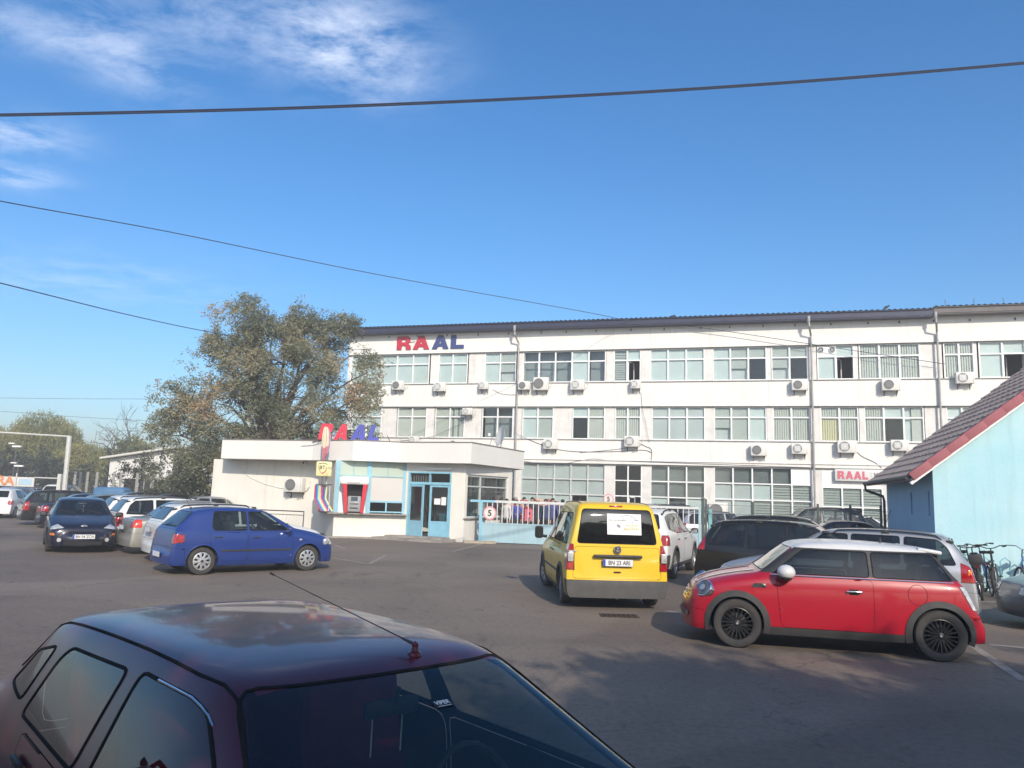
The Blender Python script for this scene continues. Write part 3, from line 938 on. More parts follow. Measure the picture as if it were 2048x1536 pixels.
def S_sedan(H=1.40, hw=.845, wb=2.55, roofx=0.0):
    return dict(wb=wb, wr=.295, ww=.185, hw=hw, ar=.345, tin=.03,
        st=[(2.08, .62, .56, .52, .50, .20), (2.05, .76, .68, .60, .62, .19), (1.85, .815, .77, .64, .70, .19), (1.45, .84, .85, .68, .78, .19), (1.02, hw, .925, .70, .85, .19), (.92, hw, .945, .70, .86, .19),
            (.25, hw, H - .08, .565, .88, .19), (.08, hw, H - .025, .565, .885, .19), (-.35, hw, H, .57, .89, .19), (-.80, hw, H - .015, .56, .90, .19), (-1.05, hw, H - .06, .55, .905, .19), (-1.55, .84, 1.0, .64, .92, .19), (-1.65, .835, .975, .66, .92, .19), (-2.05, .81, .965, .68, .90, .2), (-2.14, .79, .86, .66, .80, .2), (-2.17, .76, .5, .64, .46, .21)],
        bf=.10, br=.07, ws=(.66, .955, .50, H - .09), rw=(.60, 1.0, .46, H - .10), wmin=.1, rmax=-.8,
        win=[[(.72, .91), (-.26, .91), (-.26, H - .10), (.12, H - .10)], [(-.32, .91), (-.98, .91), (-.92, H - .12), (-.32, H - .095)], [(-1.04, .92), (-1.36, .95), (-1.12, H - .20), (-.98, H - .15)]],
        reg=[('tail_lamp', 'yz', [(.50, .68), (.84, .66), (.84, .90), (.52, .88)], -1, REDL), ('head_lamp', 'yz', [(.42, .54), (.80, .54), (.80, .68), (.45, .68)], 1, CLL)],
        bump=[('rear_bumper', [(-1.78, .0), (-2.5, 0), (-2.5, .56), (-1.80, .56)], None), ('front_bumper', [(1.75, .0), (2.4, .0), (2.4, .5), (1.75, .5)], None)],
        hatch=[([(-.5, .60), (.5, .60), (.52, .92), (-.52, .92)], 'boot_lid')],
        door=[[(.82, .27), (-.28, .27), (-.28, .88), (.86, .88)], [(-.31, .27), (-.84, .27), (-1.12, .6), (-1.14, .89), (-.31, .89)]], handle=[(-.1, .78), (-.98, .79)],
        lip=None, dashx=.75, beltz=.89, mir=(.66, .94, None), lampx=1.2, pf=(2.18, .42), pr=(-2.255, .70))
def S_wagon(hw=.855, wb=2.60, H=1.44):
    return dict(wb=wb, wr=.30, ww=.19, hw=hw, ar=.35, tin=.03,
        st=[(2.06, .60, .58, .50, .52, .20), (2.03, .74, .70, .58, .64, .19), (1.85, .81, .79, .63, .72, .19), (1.45, .845, .88, .68, .80, .19), (1.05, hw, .95, .70, .865, .19), (.95, hw, .97, .70, .88, .19),
            (.28, hw, H - .09, .585, .90, .19), (.10, hw, H - .03, .585, .905, .19), (-.4, hw, H, .595, .91, .19), (-1.1, hw, H - .005, .595, .925, .19), (-1.72, .845, H - .03, .58, .94, .19), (-1.86, .835, H - .09, .56, .94, .19), (-2.10, .815, 1.02, .64, .94, .2), (-2.16, .81, .93, .66, .89, .2), (-2.21, .79, .58, .66, .54, .21), (-2.21, .77, .48, .64, .45, .22)],
        bf=.11, br=.06, ws=(.66, .98, .52, H - .10), rw=(.60, 1.03, .50, H - .11), wmin=.1, rmax=-1.4,
        win=[[(.74, .935), (-.25, .935), (-.25, H - .10), (.14, H - .10)], [(-.31, .935), (-1.08, .935), (-1.08, H - .10), (-.31, H - .095)], [(-1.15, .95), (-1.92, .97), (-1.80, 1.24), (-1.66, H - .13), (-1.15, H - .10)]],
        reg=[('tail_lamp', 'yz', [(.70, .62), (.86, .62), (.84, 1.02), (.73, 1.02)], -1, REDL), ('head_lamp', 'yz', [(.42, .56), (.80, .54), (.81, .70), (.50, .70)], 1, CLL)],
        bump=[('rear_bumper', [(-1.95, .0), (-2.5, 0), (-2.5, .55), (-1.98, .55)], None), ('front_bumper', [(1.75, .0), (2.4, .0), (2.4, .52), (1.75, .52)], None)],
        hatch=[([(-.68, .57), (.68, .57), (.66, .98), (-.66, .98)], 'tailgate')],
        door=[[(.84, .27), (-.27, .27), (-.27, .90), (.88, .90)], [(-.29, .27), (-.85, .27), (-1.1, .6), (-1.13, .915), (-.29, .905)]], handle=[(-.08, .80), (-.98, .81)],
        lip=None, dashx=.78, beltz=.90, mir=(.68, .96, None), lampx=1.2, pf=(2.16, .40), pr=(-2.29, .78), rails=(.0, -1.72, .57, H - .035, BPL))
def S_suv(hw=.89, wb=2.63, H=1.66, clad=True):
    return dict(wb=wb, wr=.345, ww=.215, hw=hw, ar=.405, tin=.02,
        st=[(2.10, .66, .74, .54, .68, .28), (2.07, .80, .88, .62, .80, .26), (1.88, .855, .97, .67, .89, .26), (1.5, .885, 1.05, .72, .96, .26), (1.12, hw, 1.10, .75, 1.01, .26), (1.02, hw, 1.13, .75, 1.02, .26),
            (.40, hw, H - .10, .62, 1.04, .26), (.22, hw, H - .035, .625, 1.045, .26), (-.3, hw, H, .63, 1.05, .26), (-1.0, hw, H - .005, .63, 1.06, .26), (-1.62, .88, H - .03, .61, 1.08, .26), (-1.78, .87, H - .10, .59, 1.08, .26), (-2.02, .85, 1.18, .68, 1.08, .28), (-2.08, .845, 1.08, .70, 1.02, .28), (-2.15, .83, .70, .70, .66, .28), (-2.16, .81, .56, .68, .53, .3)],
        bf=.11, br=.07, ws=(.70, 1.14, .55, H - .11), rw=(.62, 1.19, .53, H - .13), wmin=.1, rmax=-1.3,
        win=[[(.80, 1.08), (-.22, 1.08), (-.22, H - .12), (.24, H - .12)], [(-.29, 1.08), (-1.10, 1.09), (-1.10, H - .12), (-.29, H - .115)], [(-1.17, 1.11), (-1.74, 1.20), (-1.62, H - .20), (-1.17, H - .12)]],
        reg=[('tail_lamp', 'yz', [(.66, .82), (.90, .82), (.88, 1.06), (.68, 1.06)], -1, REDL), ('head_lamp', 'yz', [(.46, .70), (.84, .70), (.84, .86), (.55, .86)], 1, CLL)],
        bump=[('rear_bumper', [(-1.88, .0), (-2.5, 0), (-2.5, .60), (-1.90, .60)], GPL if clad else None), ('front_bumper', [(1.80, .0), (2.4, .0), (2.4, .56), (1.80, .56)], GPL if clad else None)],
        hatch=[([(-.68, .64), (.68, .64), (.64, 1.12), (-.64, 1.12)], 'tailgate')],
        door=[[(.86, .40), (-.24, .40), (-.24, 1.04), (.92, 1.04)], [(-.26, .40), (-.85, .40), (-1.12, .75), (-1.14, 1.05), (-.26, 1.04)]], handle=[(-.06, .93), (-.98, .94)],
        skirt=[([(.9, .0), (-.9, .0), (-.9, .36), (.9, .36)], GPL)] if clad else [],
        lip=(.045, GPL) if clad else None, dashx=.82, beltz=1.03, mir=(.74, 1.10, BPL), lampx=1.2, pf=(2.19, .55), pr=(-2.22, .90), rails=(.12, -1.55, .60, H - .03, BPL))

def S_maroon(H=1.368, hw=.835, wb=2.54):
    sp = S_sedan(H, hw, wb)
    sp['st'] = [(2.02, .62, .56, .52, .50, .20), (2.0, .76, .68, .60, .62, .19), (1.80, .815, .76, .64, .70, .19), (1.45, .83, .83, .68, .76, .19), (1.02, hw, .90, .70, .83, .19), (.94, hw, .92, .71, .84, .19),
            (.30, hw, H - .085, .56, .86, .19), (.12, hw, H - .03, .57, .865, .19), (-.40, hw, H - .022, .585, .87, .19), (-1.15, hw, H - .045, .62, .87, .19), (-1.62, hw, H - .07, .63, .87, .19), (-1.76, hw, H - .12, .615, .87, .19), (-2.16, .825, .94, .66, .87, .19), (-2.22, .82, .91, .67, .86, .19), (-2.28, .80, .885, .68, .83, .2), (-2.34, .78, .80, .66, .74, .2), (-2.36, .75, .5, .64, .46, .21)]
    sp['win'] = [[(.74, .90), (-.38, .90), (-.42, 1.235), (.02, 1.235), (.16, 1.215), (.28, 1.15)], [(-.54, .90), (-1.40, .90), (-1.31, 1.13), (-1.23, 1.19), (-.54, 1.22)], [(-1.52, .93), (-1.88, .95), (-1.74, 1.10), (-1.44, 1.165)]]
    sp['reg'] = []
    sp['ws'] = (.69, .93, .52, H - .085); sp['rw'] = (.60, 1.0, .50, H - .12); sp['rmax'] = -1.5
    sp['door'] = [[(.82, .27), (-.46, .27), (-.46, .865), (.86, .865)], [(-.49, .27), (-.90, .27), (-1.20, .6), (-1.28, .87), (-.49, .87)]]
    sp['handle'] = [(-.28, .78), (-1.12, .79)]; sp['seatx'] = (-.35, -1.15); sp['dashx'] = .62
    sp['seatm'] = mat('red_seat_cover', (.35, .015, .04), .85, var=.3, vscale=9); sp['mir'] = None; sp['beltz'] = .88
    return sp
# ------------------------------------------------------------------ ground
def ground_material():
    m = bpy.data.materials.new('asphalt'); m.use_nodes = True
    nt = m.node_tree; p = nt.nodes['Principled BSDF']
    geo = nt.nodes.new('ShaderNodeNewGeometry')
    def noise(sc, det=6, ro=.6, dist=0, scale=None):
        n = nt.nodes.new('ShaderNodeTexNoise')
        n.inputs['Scale'].default_value = sc; n.inputs['Detail'].default_value = det; n.inputs['Roughness'].default_value = ro; n.inputs['Distortion'].default_value = dist
        if scale:
            mp = nt.nodes.new('ShaderNodeMapping'); mp.inputs['Scale'].default_value = scale; mp.inputs['Rotation'].default_value = (0, 0, .5)
            nt.links.new(geo.outputs['Position'], mp.inputs[0]); nt.links.new(mp.outputs[0], n.inputs['Vector'])
        else: nt.links.new(geo.outputs['Position'], n.inputs['Vector'])
        return n.outputs['Fac']
    def ramp(src, stops):
        r = nt.nodes.new('ShaderNodeValToRGB')
        r.color_ramp.elements[0].position = stops[0][0]; r.color_ramp.elements[0].color = (*stops[0][1], 1)
        r.color_ramp.elements[1].position = stops[-1][0]; r.color_ramp.elements[1].color = (*stops[-1][1], 1)
        for s in stops[1:-1]:
            e = r.color_ramp.elements.new(s[0]); e.color = (*s[1], 1)
        nt.links.new(src, r.inputs[0]); return r.outputs[0]
    def mix(f, a, b, mode='MIX'):
        n = nt.nodes.new('ShaderNodeMix'); n.data_type = 'RGBA'; n.blend_type = mode
        if isinstance(f, float): n.inputs['Factor'].default_value = f
        else: nt.links.new(f, n.inputs['Factor'])
        for k, v in (('A', a), ('B', b)):
            if isinstance(v, tuple): n.inputs[k].default_value = (*v, 1)
            else: nt.links.new(v, n.inputs[k])
        return n.outputs['Result']
    base = ramp(noise(.22, 9, .66, .4), [(.30, (.13, .102, .082)), (.5, (.182, .146, .115)), (.72, (.235, .190, .147))])
    stain = ramp(noise(.55, 8, .7, .8, (1, .45, 1)), [(.28, (.055, .05, .05)), (.42, (1, 1, 1)), (1, (1, 1, 1))])
    c = mix(.62, base, stain, 'MULTIPLY')
    spots = ramp(noise(2.6, 4, .6), [(.25, (.45, .43, .43)), (.34, (1, 1, 1)), (1, (1, 1, 1))])
    c = mix(.75, c, spots, 'MULTIPLY')
    fine = ramp(noise(95, 3, .7), [(.3, (.72, .72, .72)), (.7, (1.28, 1.28, 1.28))])
    c = mix(1.0, c, fine, 'MULTIPLY')
    grit = ramp(noise(14, 6, .75), [(.34, (.70, .68, .66)), (.5, (1, 1, 1)), (.68, (1.22, 1.2, 1.17))])
    c = mix(.8, c, grit, 'MULTIPLY')
    patch = ramp(noise(.09, 2, .3, 1.2), [(.44, (.80, .79, .80)), (.455, (1, 1, 1)), (1, (1, 1, 1))])
    c = mix(.8, c, patch, 'MULTIPLY')
    # cracks
    v = nt.nodes.new('ShaderNodeTexVoronoi'); v.feature = 'DISTANCE_TO_EDGE'; v.inputs['Scale'].default_value = .23
    nz = nt.nodes.new('ShaderNodeTexNoise'); nz.inputs['Scale'].default_value = 1.7; nz.inputs['Detail'].default_value = 6
    nt.links.new(geo.outputs['Position'], nz.inputs['Vector'])
    va = nt.nodes.new('ShaderNodeVectorMath'); va.operation = 'MULTIPLY_ADD'; va.inputs[1].default_value = (1.6, 1.6, 0)
    nt.links.new(nz.outputs['Color'], va.inputs[0]); nt.links.new(geo.outputs['Position'], va.inputs[2]); nt.links.new(va.outputs[0], v.inputs['Vector'])
    ck = ramp(v.outputs['Distance'], [(0, (.35, .33, .33)), (.0035, (1, 1, 1)), (1, (1, 1, 1))])
    c = mix(.6, c, ck, 'MULTIPLY')
    nt.links.new(c, p.inputs['Base Color'])
    p.inputs['Roughness'].default_value = .78
    p.inputs['Specular IOR Level'].default_value = .4
    b = nt.nodes.new('ShaderNodeBump'); b.inputs['Strength'].default_value = .35; b.inputs['Distance'].default_value = .008
    nt.links.new(noise(70, 4, .7), b.inputs['Height']); nt.links.new(b.outputs[0], p.inputs['Normal'])
    return m
ASPH = ground_material()
g = MB()
n = 24
xs = [-400, -150, -80] + [-60 + 6 * i for i in range(21)] + [80, 150, 400]
ys = [-200, -60, -20, -8] + [-4 + 5 * i for i in range(24)] + [140, 240, 700]
vs = [(x, y, 0) for y in ys for x in xs]
fs = [(j * len(xs) + i, j * len(xs) + i + 1, (j + 1) * len(xs) + i + 1, (j + 1) * len(xs) + i) for j in range(len(ys) - 1) for i in range(len(xs) - 1)]
g.add(vs, fs, ASPH)
tag(g.build('ground'), 'worn grey brown asphalt of the car park', kind='structure')

WORN = mat('worn_road_paint', (.34, .31, .28), .8, var=.62, vscale=5, vcol=(.182, .146, .115))
def road_line(P, w=.10, nm='painted_line'):
    b = MB()
    for a, c in zip(P[:-1], P[1:]):
        a = Vector(a); c = Vector(c); d = (c - a).normalized(); s = Vector((-d.y, d.x, 0)) * w / 2
        L = (c - a).length; k = max(1, int(L / .5))
        for i in range(k):
            p = a + (c - a) * (i / k); q = a + (c - a) * ((i + 1) / k)
            b.quad(p - s + Vector((0, 0, .004)), q - s + Vector((0, 0, .004)), q + s + Vector((0, 0, .004)), p + s + Vector((0, 0, .004)), WORN)
    tag(b.build(nm, fix=False), 'faded white parking line on the asphalt', kind='structure')
for P in ([(660, 1115), (738, 1128), (772, 1110)], [(1145, 1102), (1400, 1120)], [(905, 1103), (975, 1085)],
          [(1330, 1222), (1375, 1228)], [(1936, 1286), (2048, 1362)], [(1938, 1203), (2048, 1206)], [(1930, 1240), (2010, 1246)], [(1390, 1190), (1440, 1196)], [(670, 1090), (690, 1098)], [(1980, 1290), (2048, 1296)]):
    road_line([G(*q) for q in P], .12)
# metal drain cover and stain beside the yellow van
b = MB(); q = G(1238, 1232)
b.box((q.x, q.y, .006), (.62, .34, .008), mat('drain_iron', (.09, .06, .045), .8, metal=.4, var=.5, vscale=14))
for i in range(7): b.box((q.x - .24 + .08 * i, q.y, .013), (.03, .26, .008), DARK)
tag(b.build('drain_cover'), 'small rusty iron drain grate in the asphalt behind the yellow van', 'drain cover')

# ------------------------------------------------------------------ main building
WALL = mat('white_render', (.80, .775, .735), .85, var=.10, vscale=.55, vcol=(.72, .70, .665), bump=.12, bscale=18, streak=.10)
WALL2 = mat('pier_render', (.76, .735, .70), .88, var=.22, vscale=1.6, vcol=(.60, .585, .56), bump=.15, bscale=14, streak=.12)
PVC = mat('white_window_frame', (.84, .84, .83), .35, var=.05, vscale=4)
STEELF = mat('grey_steel_frame', (.62, .63, .62), .5, var=.15, vscale=4)
ROOFM = mat('dark_blue_sheet_metal', (.030, .034, .072), .45, metal=.2, var=.2, vscale=2)
ROOFG = mat('brown_grey_sheet', (.13, .115, .115), .6, var=.3, vscale=2)
SILL = mat('sill_metal', (.42, .42, .41), .5, var=.3, vscale=3)
SEAMM = mat('dark_joint', (.09, .085, .08), .9)
PIPE = mat('downpipe_zinc', (.36, .355, .36), .5, metal=.3, var=.25, vscale=3)
DINT = mat('dark_room', (.02, .022, .024), .9)
BL_ROLL = mat('roller_blind', (.50, .52, .50), .8, var=.05, vscale=1)
BL_FILM = mat('greenish_film', (.68, .745, .75), .6, var=.12, vscale=1.2)
BL_GREY = mat('grey_film', (.62, .65, .66), .6, var=.2, vscale=.8)
BL_VERT = mat('vertical_blind', (.60, .60, .57), .8, var=.08, vscale=2)
BL_YEL = mat('yellowish_blind', (.70, .62, .40), .8)
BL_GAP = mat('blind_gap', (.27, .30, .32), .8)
WGLASS = glass('window_glass', (.93, .96, .95), .97, 1.5)
WDARKG = glass('window_glass_dirty', (.85, .88, .87), .95, 2.4, .05)
OPAQ = mat('white_panel', (.80, .79, .77), .5, var=.05, vscale=2)

BYAW = R(-16.5)
BT = Vector((math.cos(BYAW), math.sin(BYAW), 0)); BN = Vector((-BT.y, BT.x, 0))
BP0 = Vector((0, 47, 0))
def bu(px, py):
    return (onplane(px, py, BP0, BN) - BP0).dot(BT)
def buz(px, py):
    q = onplane(px, py, BP0, BN); return (q - BP0).dot(BT), q.z
EAVE, L3, S3, L2, S2, L1 = 11.98, 10.68, 8.70, 7.25, 5.27, 3.86
S1 = .85
U0_, U1_ = bu(693, 760), bu(2048, 760) + 9.0
main = empty('factory_office_building', BP0, BYAW, 'long white three storey office building with flat roof behind the gate', 'building')
wins3 = [(700, 857, 5, 'fffff', ''), (875, 934, 2, 'ff', ''), (968, 1031.5, 2, 'fp', 'b'), (1045, 1211, 5, 'mmmfm', ''), (1227, 1281, 2, 'ho', ''), (1300, 1409, 3, 'fff', ''), (1425, 1533.5, 3, 'fpd', ''), (1543, 1616.5, 2, 'pd', ''), (1635, 1709, 2, 'xo', ''), (1719, 1842, 3, 'vvv', ''), (1889, 1951, 2, 'vv', ''), (1960, 2056, 2, 'fo', ''), (2066, 2120, 2, 'vv', ''), (2130, 2240, 3, 'fff', '')]
wins2 = [(702, 762, 2, 'ff', ''), (793.5, 852, 2, 'vv', ''), (869, 928, 2, 'vc', ''), (963, 1025.4, 2, 'mm', ''), (1043.7, 1106, 2, 'fr', ''), (1144, 1209, 2, 'dv', ''), (1229, 1281, 2, 'vv', ''), (1303, 1410, 3, 'ggg', ''), (1428, 1533.5, 3, 'prf', ''), (1545.7, 1621, 2, 'vv', ''), (1641, 1718, 2, 'yv', ''), (1729, 1849, 3, 'vdw', ''), (1894, 1958, 2, 'ff', ''), (1970, 2070, 3, 'vvv', ''), (2085, 2200, 3, 'fff', '')]
core = MB()
D = 14.0
# inner core so that the piers and rooms have a back
def band(z0, z1, y0, y1, m, u0=None, u1=None):
    u0 = U0_ if u0 is None else u0; u1 = U1_ if u1 is None else u1
    core.box(((u0 + u1) / 2, (y0 + y1) / 2, (z0 + z1) / 2), (u1 - u0, y1 - y0, z1 - z0), m)
band(L3, EAVE + .1, 0, .5, WALL); band(L2, S3, 0, .5, WALL); band(L1, S2, 0, .5, WALL); band(0, S1, .02, .5, WALL)
band(0, EAVE + .05, D - .3, D, WALL)
for u in (U0_, U1_ - .3):
    core.box((u + .15, D / 2 + .1, EAVE / 2), (.296, D - .9, EAVE - .02), WALL)
for z in (L1 + .3, L2 + .25, EAVE - .1):     # slabs between floors
    core.box(((U0_ + U1_) / 2, D / 2 + .1, z), (U1_ - U0_ - .7, D - .9, .18), DINT)
core.box(((U0_ + U1_) / 2, 3.2, EAVE / 2), (U1_ - U0_ - .7, .1, EAVE - .4), mat('room_wall', (.12, .135, .14), .9))
PR = .10     # piers are set back
def pier_row(z0, z1, wins, lastu=None):
    e = U0_
    for (a, c, k, md, x) in wins:
        ua, uc = bu(a, 900 if z1 < 5 else 800), bu(c, 900 if z1 < 5 else 800)
        if ua > e + .01: core.box(((e + ua) / 2, PR + .2, (z0 + z1) / 2), (ua - e, .4, z1 - z0), WALL2)
        e = uc
    core.box(((e + U1_) / 2, PR + .2, (z0 + z1) / 2), (U1_ - e, .4, z1 - z0), WALL2)
pier_row(S3, L3, wins3); pier_row(S2, L2, wins2)
wins1 = [(880, 1028, 4, 3, 'g', 'gggggggggggg'), (1041, 1209, 5, 3, 'w', 'ggggg' + 'ggggg' + 'fffof'), (1228, 1283, 2, 3, 'w', 'dd' + 'dd' + 'do'), (1300.5, 1410, 3, 3, 'w', 'DDD' + 'DDD' + 'fmf'), (1428, 1624.6, 5, 3, 'w', 'DDDDx' + 'ggfhh' + 'gghhh'), (1644.6, 1766, 3, 3, 's', 'xxx' + 'hhh' + 'hoh'), (1790, 1900, 3, 3, 'w', 'xxxhhhhhh'), (1920, 2060, 3, 3, 'w', 'gggffffff')]
e = U0_
for w_ in wins1:
    ua, uc = bu(w_[0], 980), bu(w_[1], 980)
    if ua > e + .01: core.box(((e + ua) / 2, PR + .2, (S1 + L1) / 2), (ua - e, .4, L1 - S1), WALL2)
    e = uc
core.box(((e + U1_) / 2, PR + .2, (S1 + L1) / 2), (U1_ - e, .4, L1 - S1), WALL2)
core.build('wall', main)
# thin drip edges: shadow joints under and over the window bands
tr_ = MB()
for z in (S3, S2):
    tr_.box(((U0_ + U1_) / 2, -.025, z + .012), (U1_ - U0_, .10, .035), SILL)
for z in (L3, L2, L1):
    tr_.box(((U0_ + U1_) / 2, -.012, z - .0), (U1_ - U0_, .05, .03), SEAMM)
tr_.box(((U0_ + U1_) / 2, -.03, L1 + .22), (U1_ - U0_, .06, .04), WALL2)
tr_.build('ledge', main)
# panel joints and weather stains
st_ = MB(); rng = random.Random(3)
for px in (1300, 1866, 1225, 1420, 1538):
    for z0, z1 in ((L3, EAVE), (L2, S3), (L1 + .3, S2)):
        if rng.random() < .55: st_.box((bu(px, 800), -.003, (z0 + z1) / 2), (.018, .006, z1 - z0), mat('joint_grey', (.5, .48, .46), .9))
st_.build('panel_joint', main)
def blind_panel(b, code, u0, u1, z0, z1, y):
    uc, zc_, w, h = (u0 + u1) / 2, (z0 + z1) / 2, u1 - u0, z1 - z0
    if code in 'od': return
    if code == 'm':
        b.box((uc, y + .5, zc_), (w, .01, h), BL_GAP); return
    if code == 'D':
        b.box((uc, y + .12, zc_), (w, .01, h), mat('grey_sky_reflection', (.38, .41, .42), .8, var=.35, vscale=.5)); return  # mid-grey panel, its colour stands in for sky reflected in the pane
    if code == 'f': b.box((uc, y, zc_), (w, .012, h), BL_FILM)
    elif code == 'g': b.box((uc, y, zc_), (w, .012, h), BL_GREY)
    elif code == 'r': b.box((uc, y, zc_), (w, .012, h), BL_ROLL)
    elif code == 'w':
        b.box((uc + w * .2, y, zc_), (w * .6, .012, h), BL_VERT); b.box((uc - w * .3, y + .1, zc_), (w * .4, .01, h), BL_FILM)
    elif code == 'p':
        k = .45 if w > .9 else .62
        b.box((uc, y, z1 - h * k / 2), (w, .012, h * k), BL_ROLL); b.box((uc, y + .15, zc_), (w, .01, h), BL_GREY)
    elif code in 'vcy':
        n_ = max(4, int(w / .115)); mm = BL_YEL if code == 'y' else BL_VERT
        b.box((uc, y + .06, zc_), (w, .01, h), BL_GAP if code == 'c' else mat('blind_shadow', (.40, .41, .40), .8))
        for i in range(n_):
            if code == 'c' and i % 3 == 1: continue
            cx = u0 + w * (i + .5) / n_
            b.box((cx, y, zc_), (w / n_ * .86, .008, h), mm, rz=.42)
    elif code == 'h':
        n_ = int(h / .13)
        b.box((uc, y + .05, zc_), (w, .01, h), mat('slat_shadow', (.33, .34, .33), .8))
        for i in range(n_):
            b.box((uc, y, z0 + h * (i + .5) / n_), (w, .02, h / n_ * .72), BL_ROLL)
def window(u0, u1, cols, rows, codes, fm=PVC, fw=.055, y0=.12, gl=WGLASS, label=None, cw=None):
    """rows = list of z boundaries from top; codes = per row strings"""
    f = MB()
    z1, z0 = rows[0], rows[-1]
    f.box(((u0 + u1) / 2, y0, z1 - fw / 2), (u1 - u0, .07, fw), fm); f.box(((u0 + u1) / 2, y0, z0 + fw / 2), (u1 - u0, .07, fw), fm)
    for u in (u0 + fw / 2, u1 - fw / 2): f.box((u, y0, (z0 + z1) / 2), (fw, .068, z1 - z0 - 2 * fw), fm)
    cb = [u0 + (u1 - u0) * i / cols for i in range(cols + 1)]
    for u in cb[1:-1]: f.box((u, y0, (z0 + z1) / 2), (fw * 1.55, .066, z1 - z0 - 2 * fw), fm)
    for z in rows[1:-1]:
        for i in range(cols): f.box(((cb[i] + cb[i + 1]) / 2, y0 - .001, z), (cb[i + 1] - cb[i] - fw * 1.5, .062, fw * 1.3), fm)
    o = f.build('window', main)
    p = MB(); bl = MB(); sash = MB()
    for r in range(len(rows) - 1):
        for i in range(cols):
            code = codes[r][i]
            a, c, zt, zb = cb[i] + fw * .8, cb[i + 1] - fw * .8, rows[r] - fw * .7, rows[r + 1] + fw * .7
            if code == 'x':
                f2 = MB(); f2.box(((a + c) / 2, y0 - .01, (zt + zb) / 2), (c - a, .02, zt - zb), OPAQ); f2.build('blank_panel', o); continue
            if code == 'o':      # sash swung open inwards
                w_ = c - a; ang = 1.15
                M_ = Matrix.Translation((a, y0 + .04, 0)) @ Matrix.Rotation(ang, 4, 'Z')
                hh = zt - zb
                for (cc, dd) in (((w_ / 2, 0, zt - .03), (w_, .05, .06)), ((w_ / 2, 0, zb + .03), (w_, .05, .06)), ((.03, 0, (zt + zb) / 2), (.06, .05, hh)), ((w_ - .03, 0, (zt + zb) / 2), (.06, .05, hh))):
                    sash.box(cc, dd, fm, M=M_)
                continue
            if code == 'd' and r == len(rows) - 2: pass
            g_ = p.box(((a + c) / 2, y0 + .005, (zt + zb) / 2), (c - a, .006, zt - zb), gl if code != 'D' else WDARKG)
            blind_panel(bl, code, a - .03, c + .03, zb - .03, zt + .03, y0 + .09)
    if p.v: p.build('pane', o)
    if bl.v: bl.build('blind', o)
    if sash.v: sash.build('open_sash', o)
    return o
for (a, c, k, md, x) in wins3:
    u0, u1 = bu(a, 735), bu(c, 735)
    top = ''.join({'o': 'f', 'd': 'r', 'h': 'h', 'x': 'x', 'p': 'r'}.get(q, q) for q in md)
    bot = md.replace('x', 'f')
    window(u0, u1, k, [L3 - .015, L3 - .66, S3 + .045], [top, bot])
for (a, c, k, md, x) in wins2:
    u0, u1 = bu(a, 845), bu(c, 845)
    top = ''.join({'o': 'f', 'd': 'f', 'p': 'r', 'y': 'v'}.get(q, q) for q in md)
    window(u0, u1, k, [L2 - .015, L2 - .62, S2 + .045], [top, md])
for (a, c, k, rws, x, md) in wins1:
    u0, u1 = bu(a, 980), bu(c, 980)
    if x == 's': rows = [L1 - .02, L1 - 1.02, L1 - 2.05, S1 + .03]
    else: rows = [L1 - .02, L1 - .93, L1 - 1.82, S1 + .03]
    window(u0, u1, k, rows, [md[i * k:(i + 1) * k] for i in range(rws)], fm=PVC if a > 1200 else STEELF, fw=.05, gl=WGLASS)
# two small fans in the blank panel of a top floor window
for px in (1641.5, 1664.5):
    u, z = buz(px, 699)
    b = MB(); b.lathe([(.17, 0), (.17, -.05), (.13, -.05), (.12, .0)], SILV, 20, 'Y', c=(u, .09, z)); b.lathe([(.12, -.01), (.001, -.01)], DARK, 16, 'Y', c=(u, .09, z))
    for k in range(4):
        a_ = k * PI / 2 + .4; b.box((u + .05 * math.cos(a_), .07, z + .05 * math.sin(a_)), (.07, .01, .05), SILV)
    b.build('ventilation_fan', main)
# roof: overhanging corrugated sheet with fascia; the right-hand section is older brown sheet
uj = bu(1862, 640)
rf = MB()
def roofpart(u0, u1, m, dz, nm, parapet=.62):
    b = MB()
    b.box(((u0 + u1) / 2, -.62, EAVE + .20 + dz), (u1 - u0, .03, .28), m)                 # fascia / gutter
    b.box(((u0 + u1) / 2, -.30, EAVE + .02 + dz), (u1 - u0, .62, .04), m)                 # soffit
    n_ = int((u1 - u0) / .28)
    vs = []; fs_ = []
    for i in range(n_ * 4 + 1):
        x = u0 + (u1 - u0) * i / (n_ * 4)
        h = (0, .045, .045, 0)[i % 4]
        vs += [(x, -.72, EAVE + .40 + dz + h), (x, 5.5, EAVE + .40 + parapet + dz + h), (x, D + .4, EAVE + .2 + dz + h)]
    for i in range(n_ * 4):
        for k in range(2): fs_.append((3 * i + k, 3 * i + 3 + k, 3 * i + 4 + k, 3 * i + 1 + k))
    b.add(vs, fs_, m)
    b.box(((u0 + u1) / 2, -.66, EAVE + .365 + dz), (u1 - u0, .12, .03), m)
    b.build(nm, main)
roofpart(U0_ - .5, uj, ROOFM, 0, 'roof')
roofpart(uj + .02, U1_ + .5, ROOFG, .10, 'roof', .3)
b = MB()
for i in range(9):
    u = uj + .6 + i * 1.35
    b.tube([(u, -.55, EAVE + .5), (u, -.5, EAVE + .9)], .015, SEAMM, 5)
b.build('lightning_rod', main)
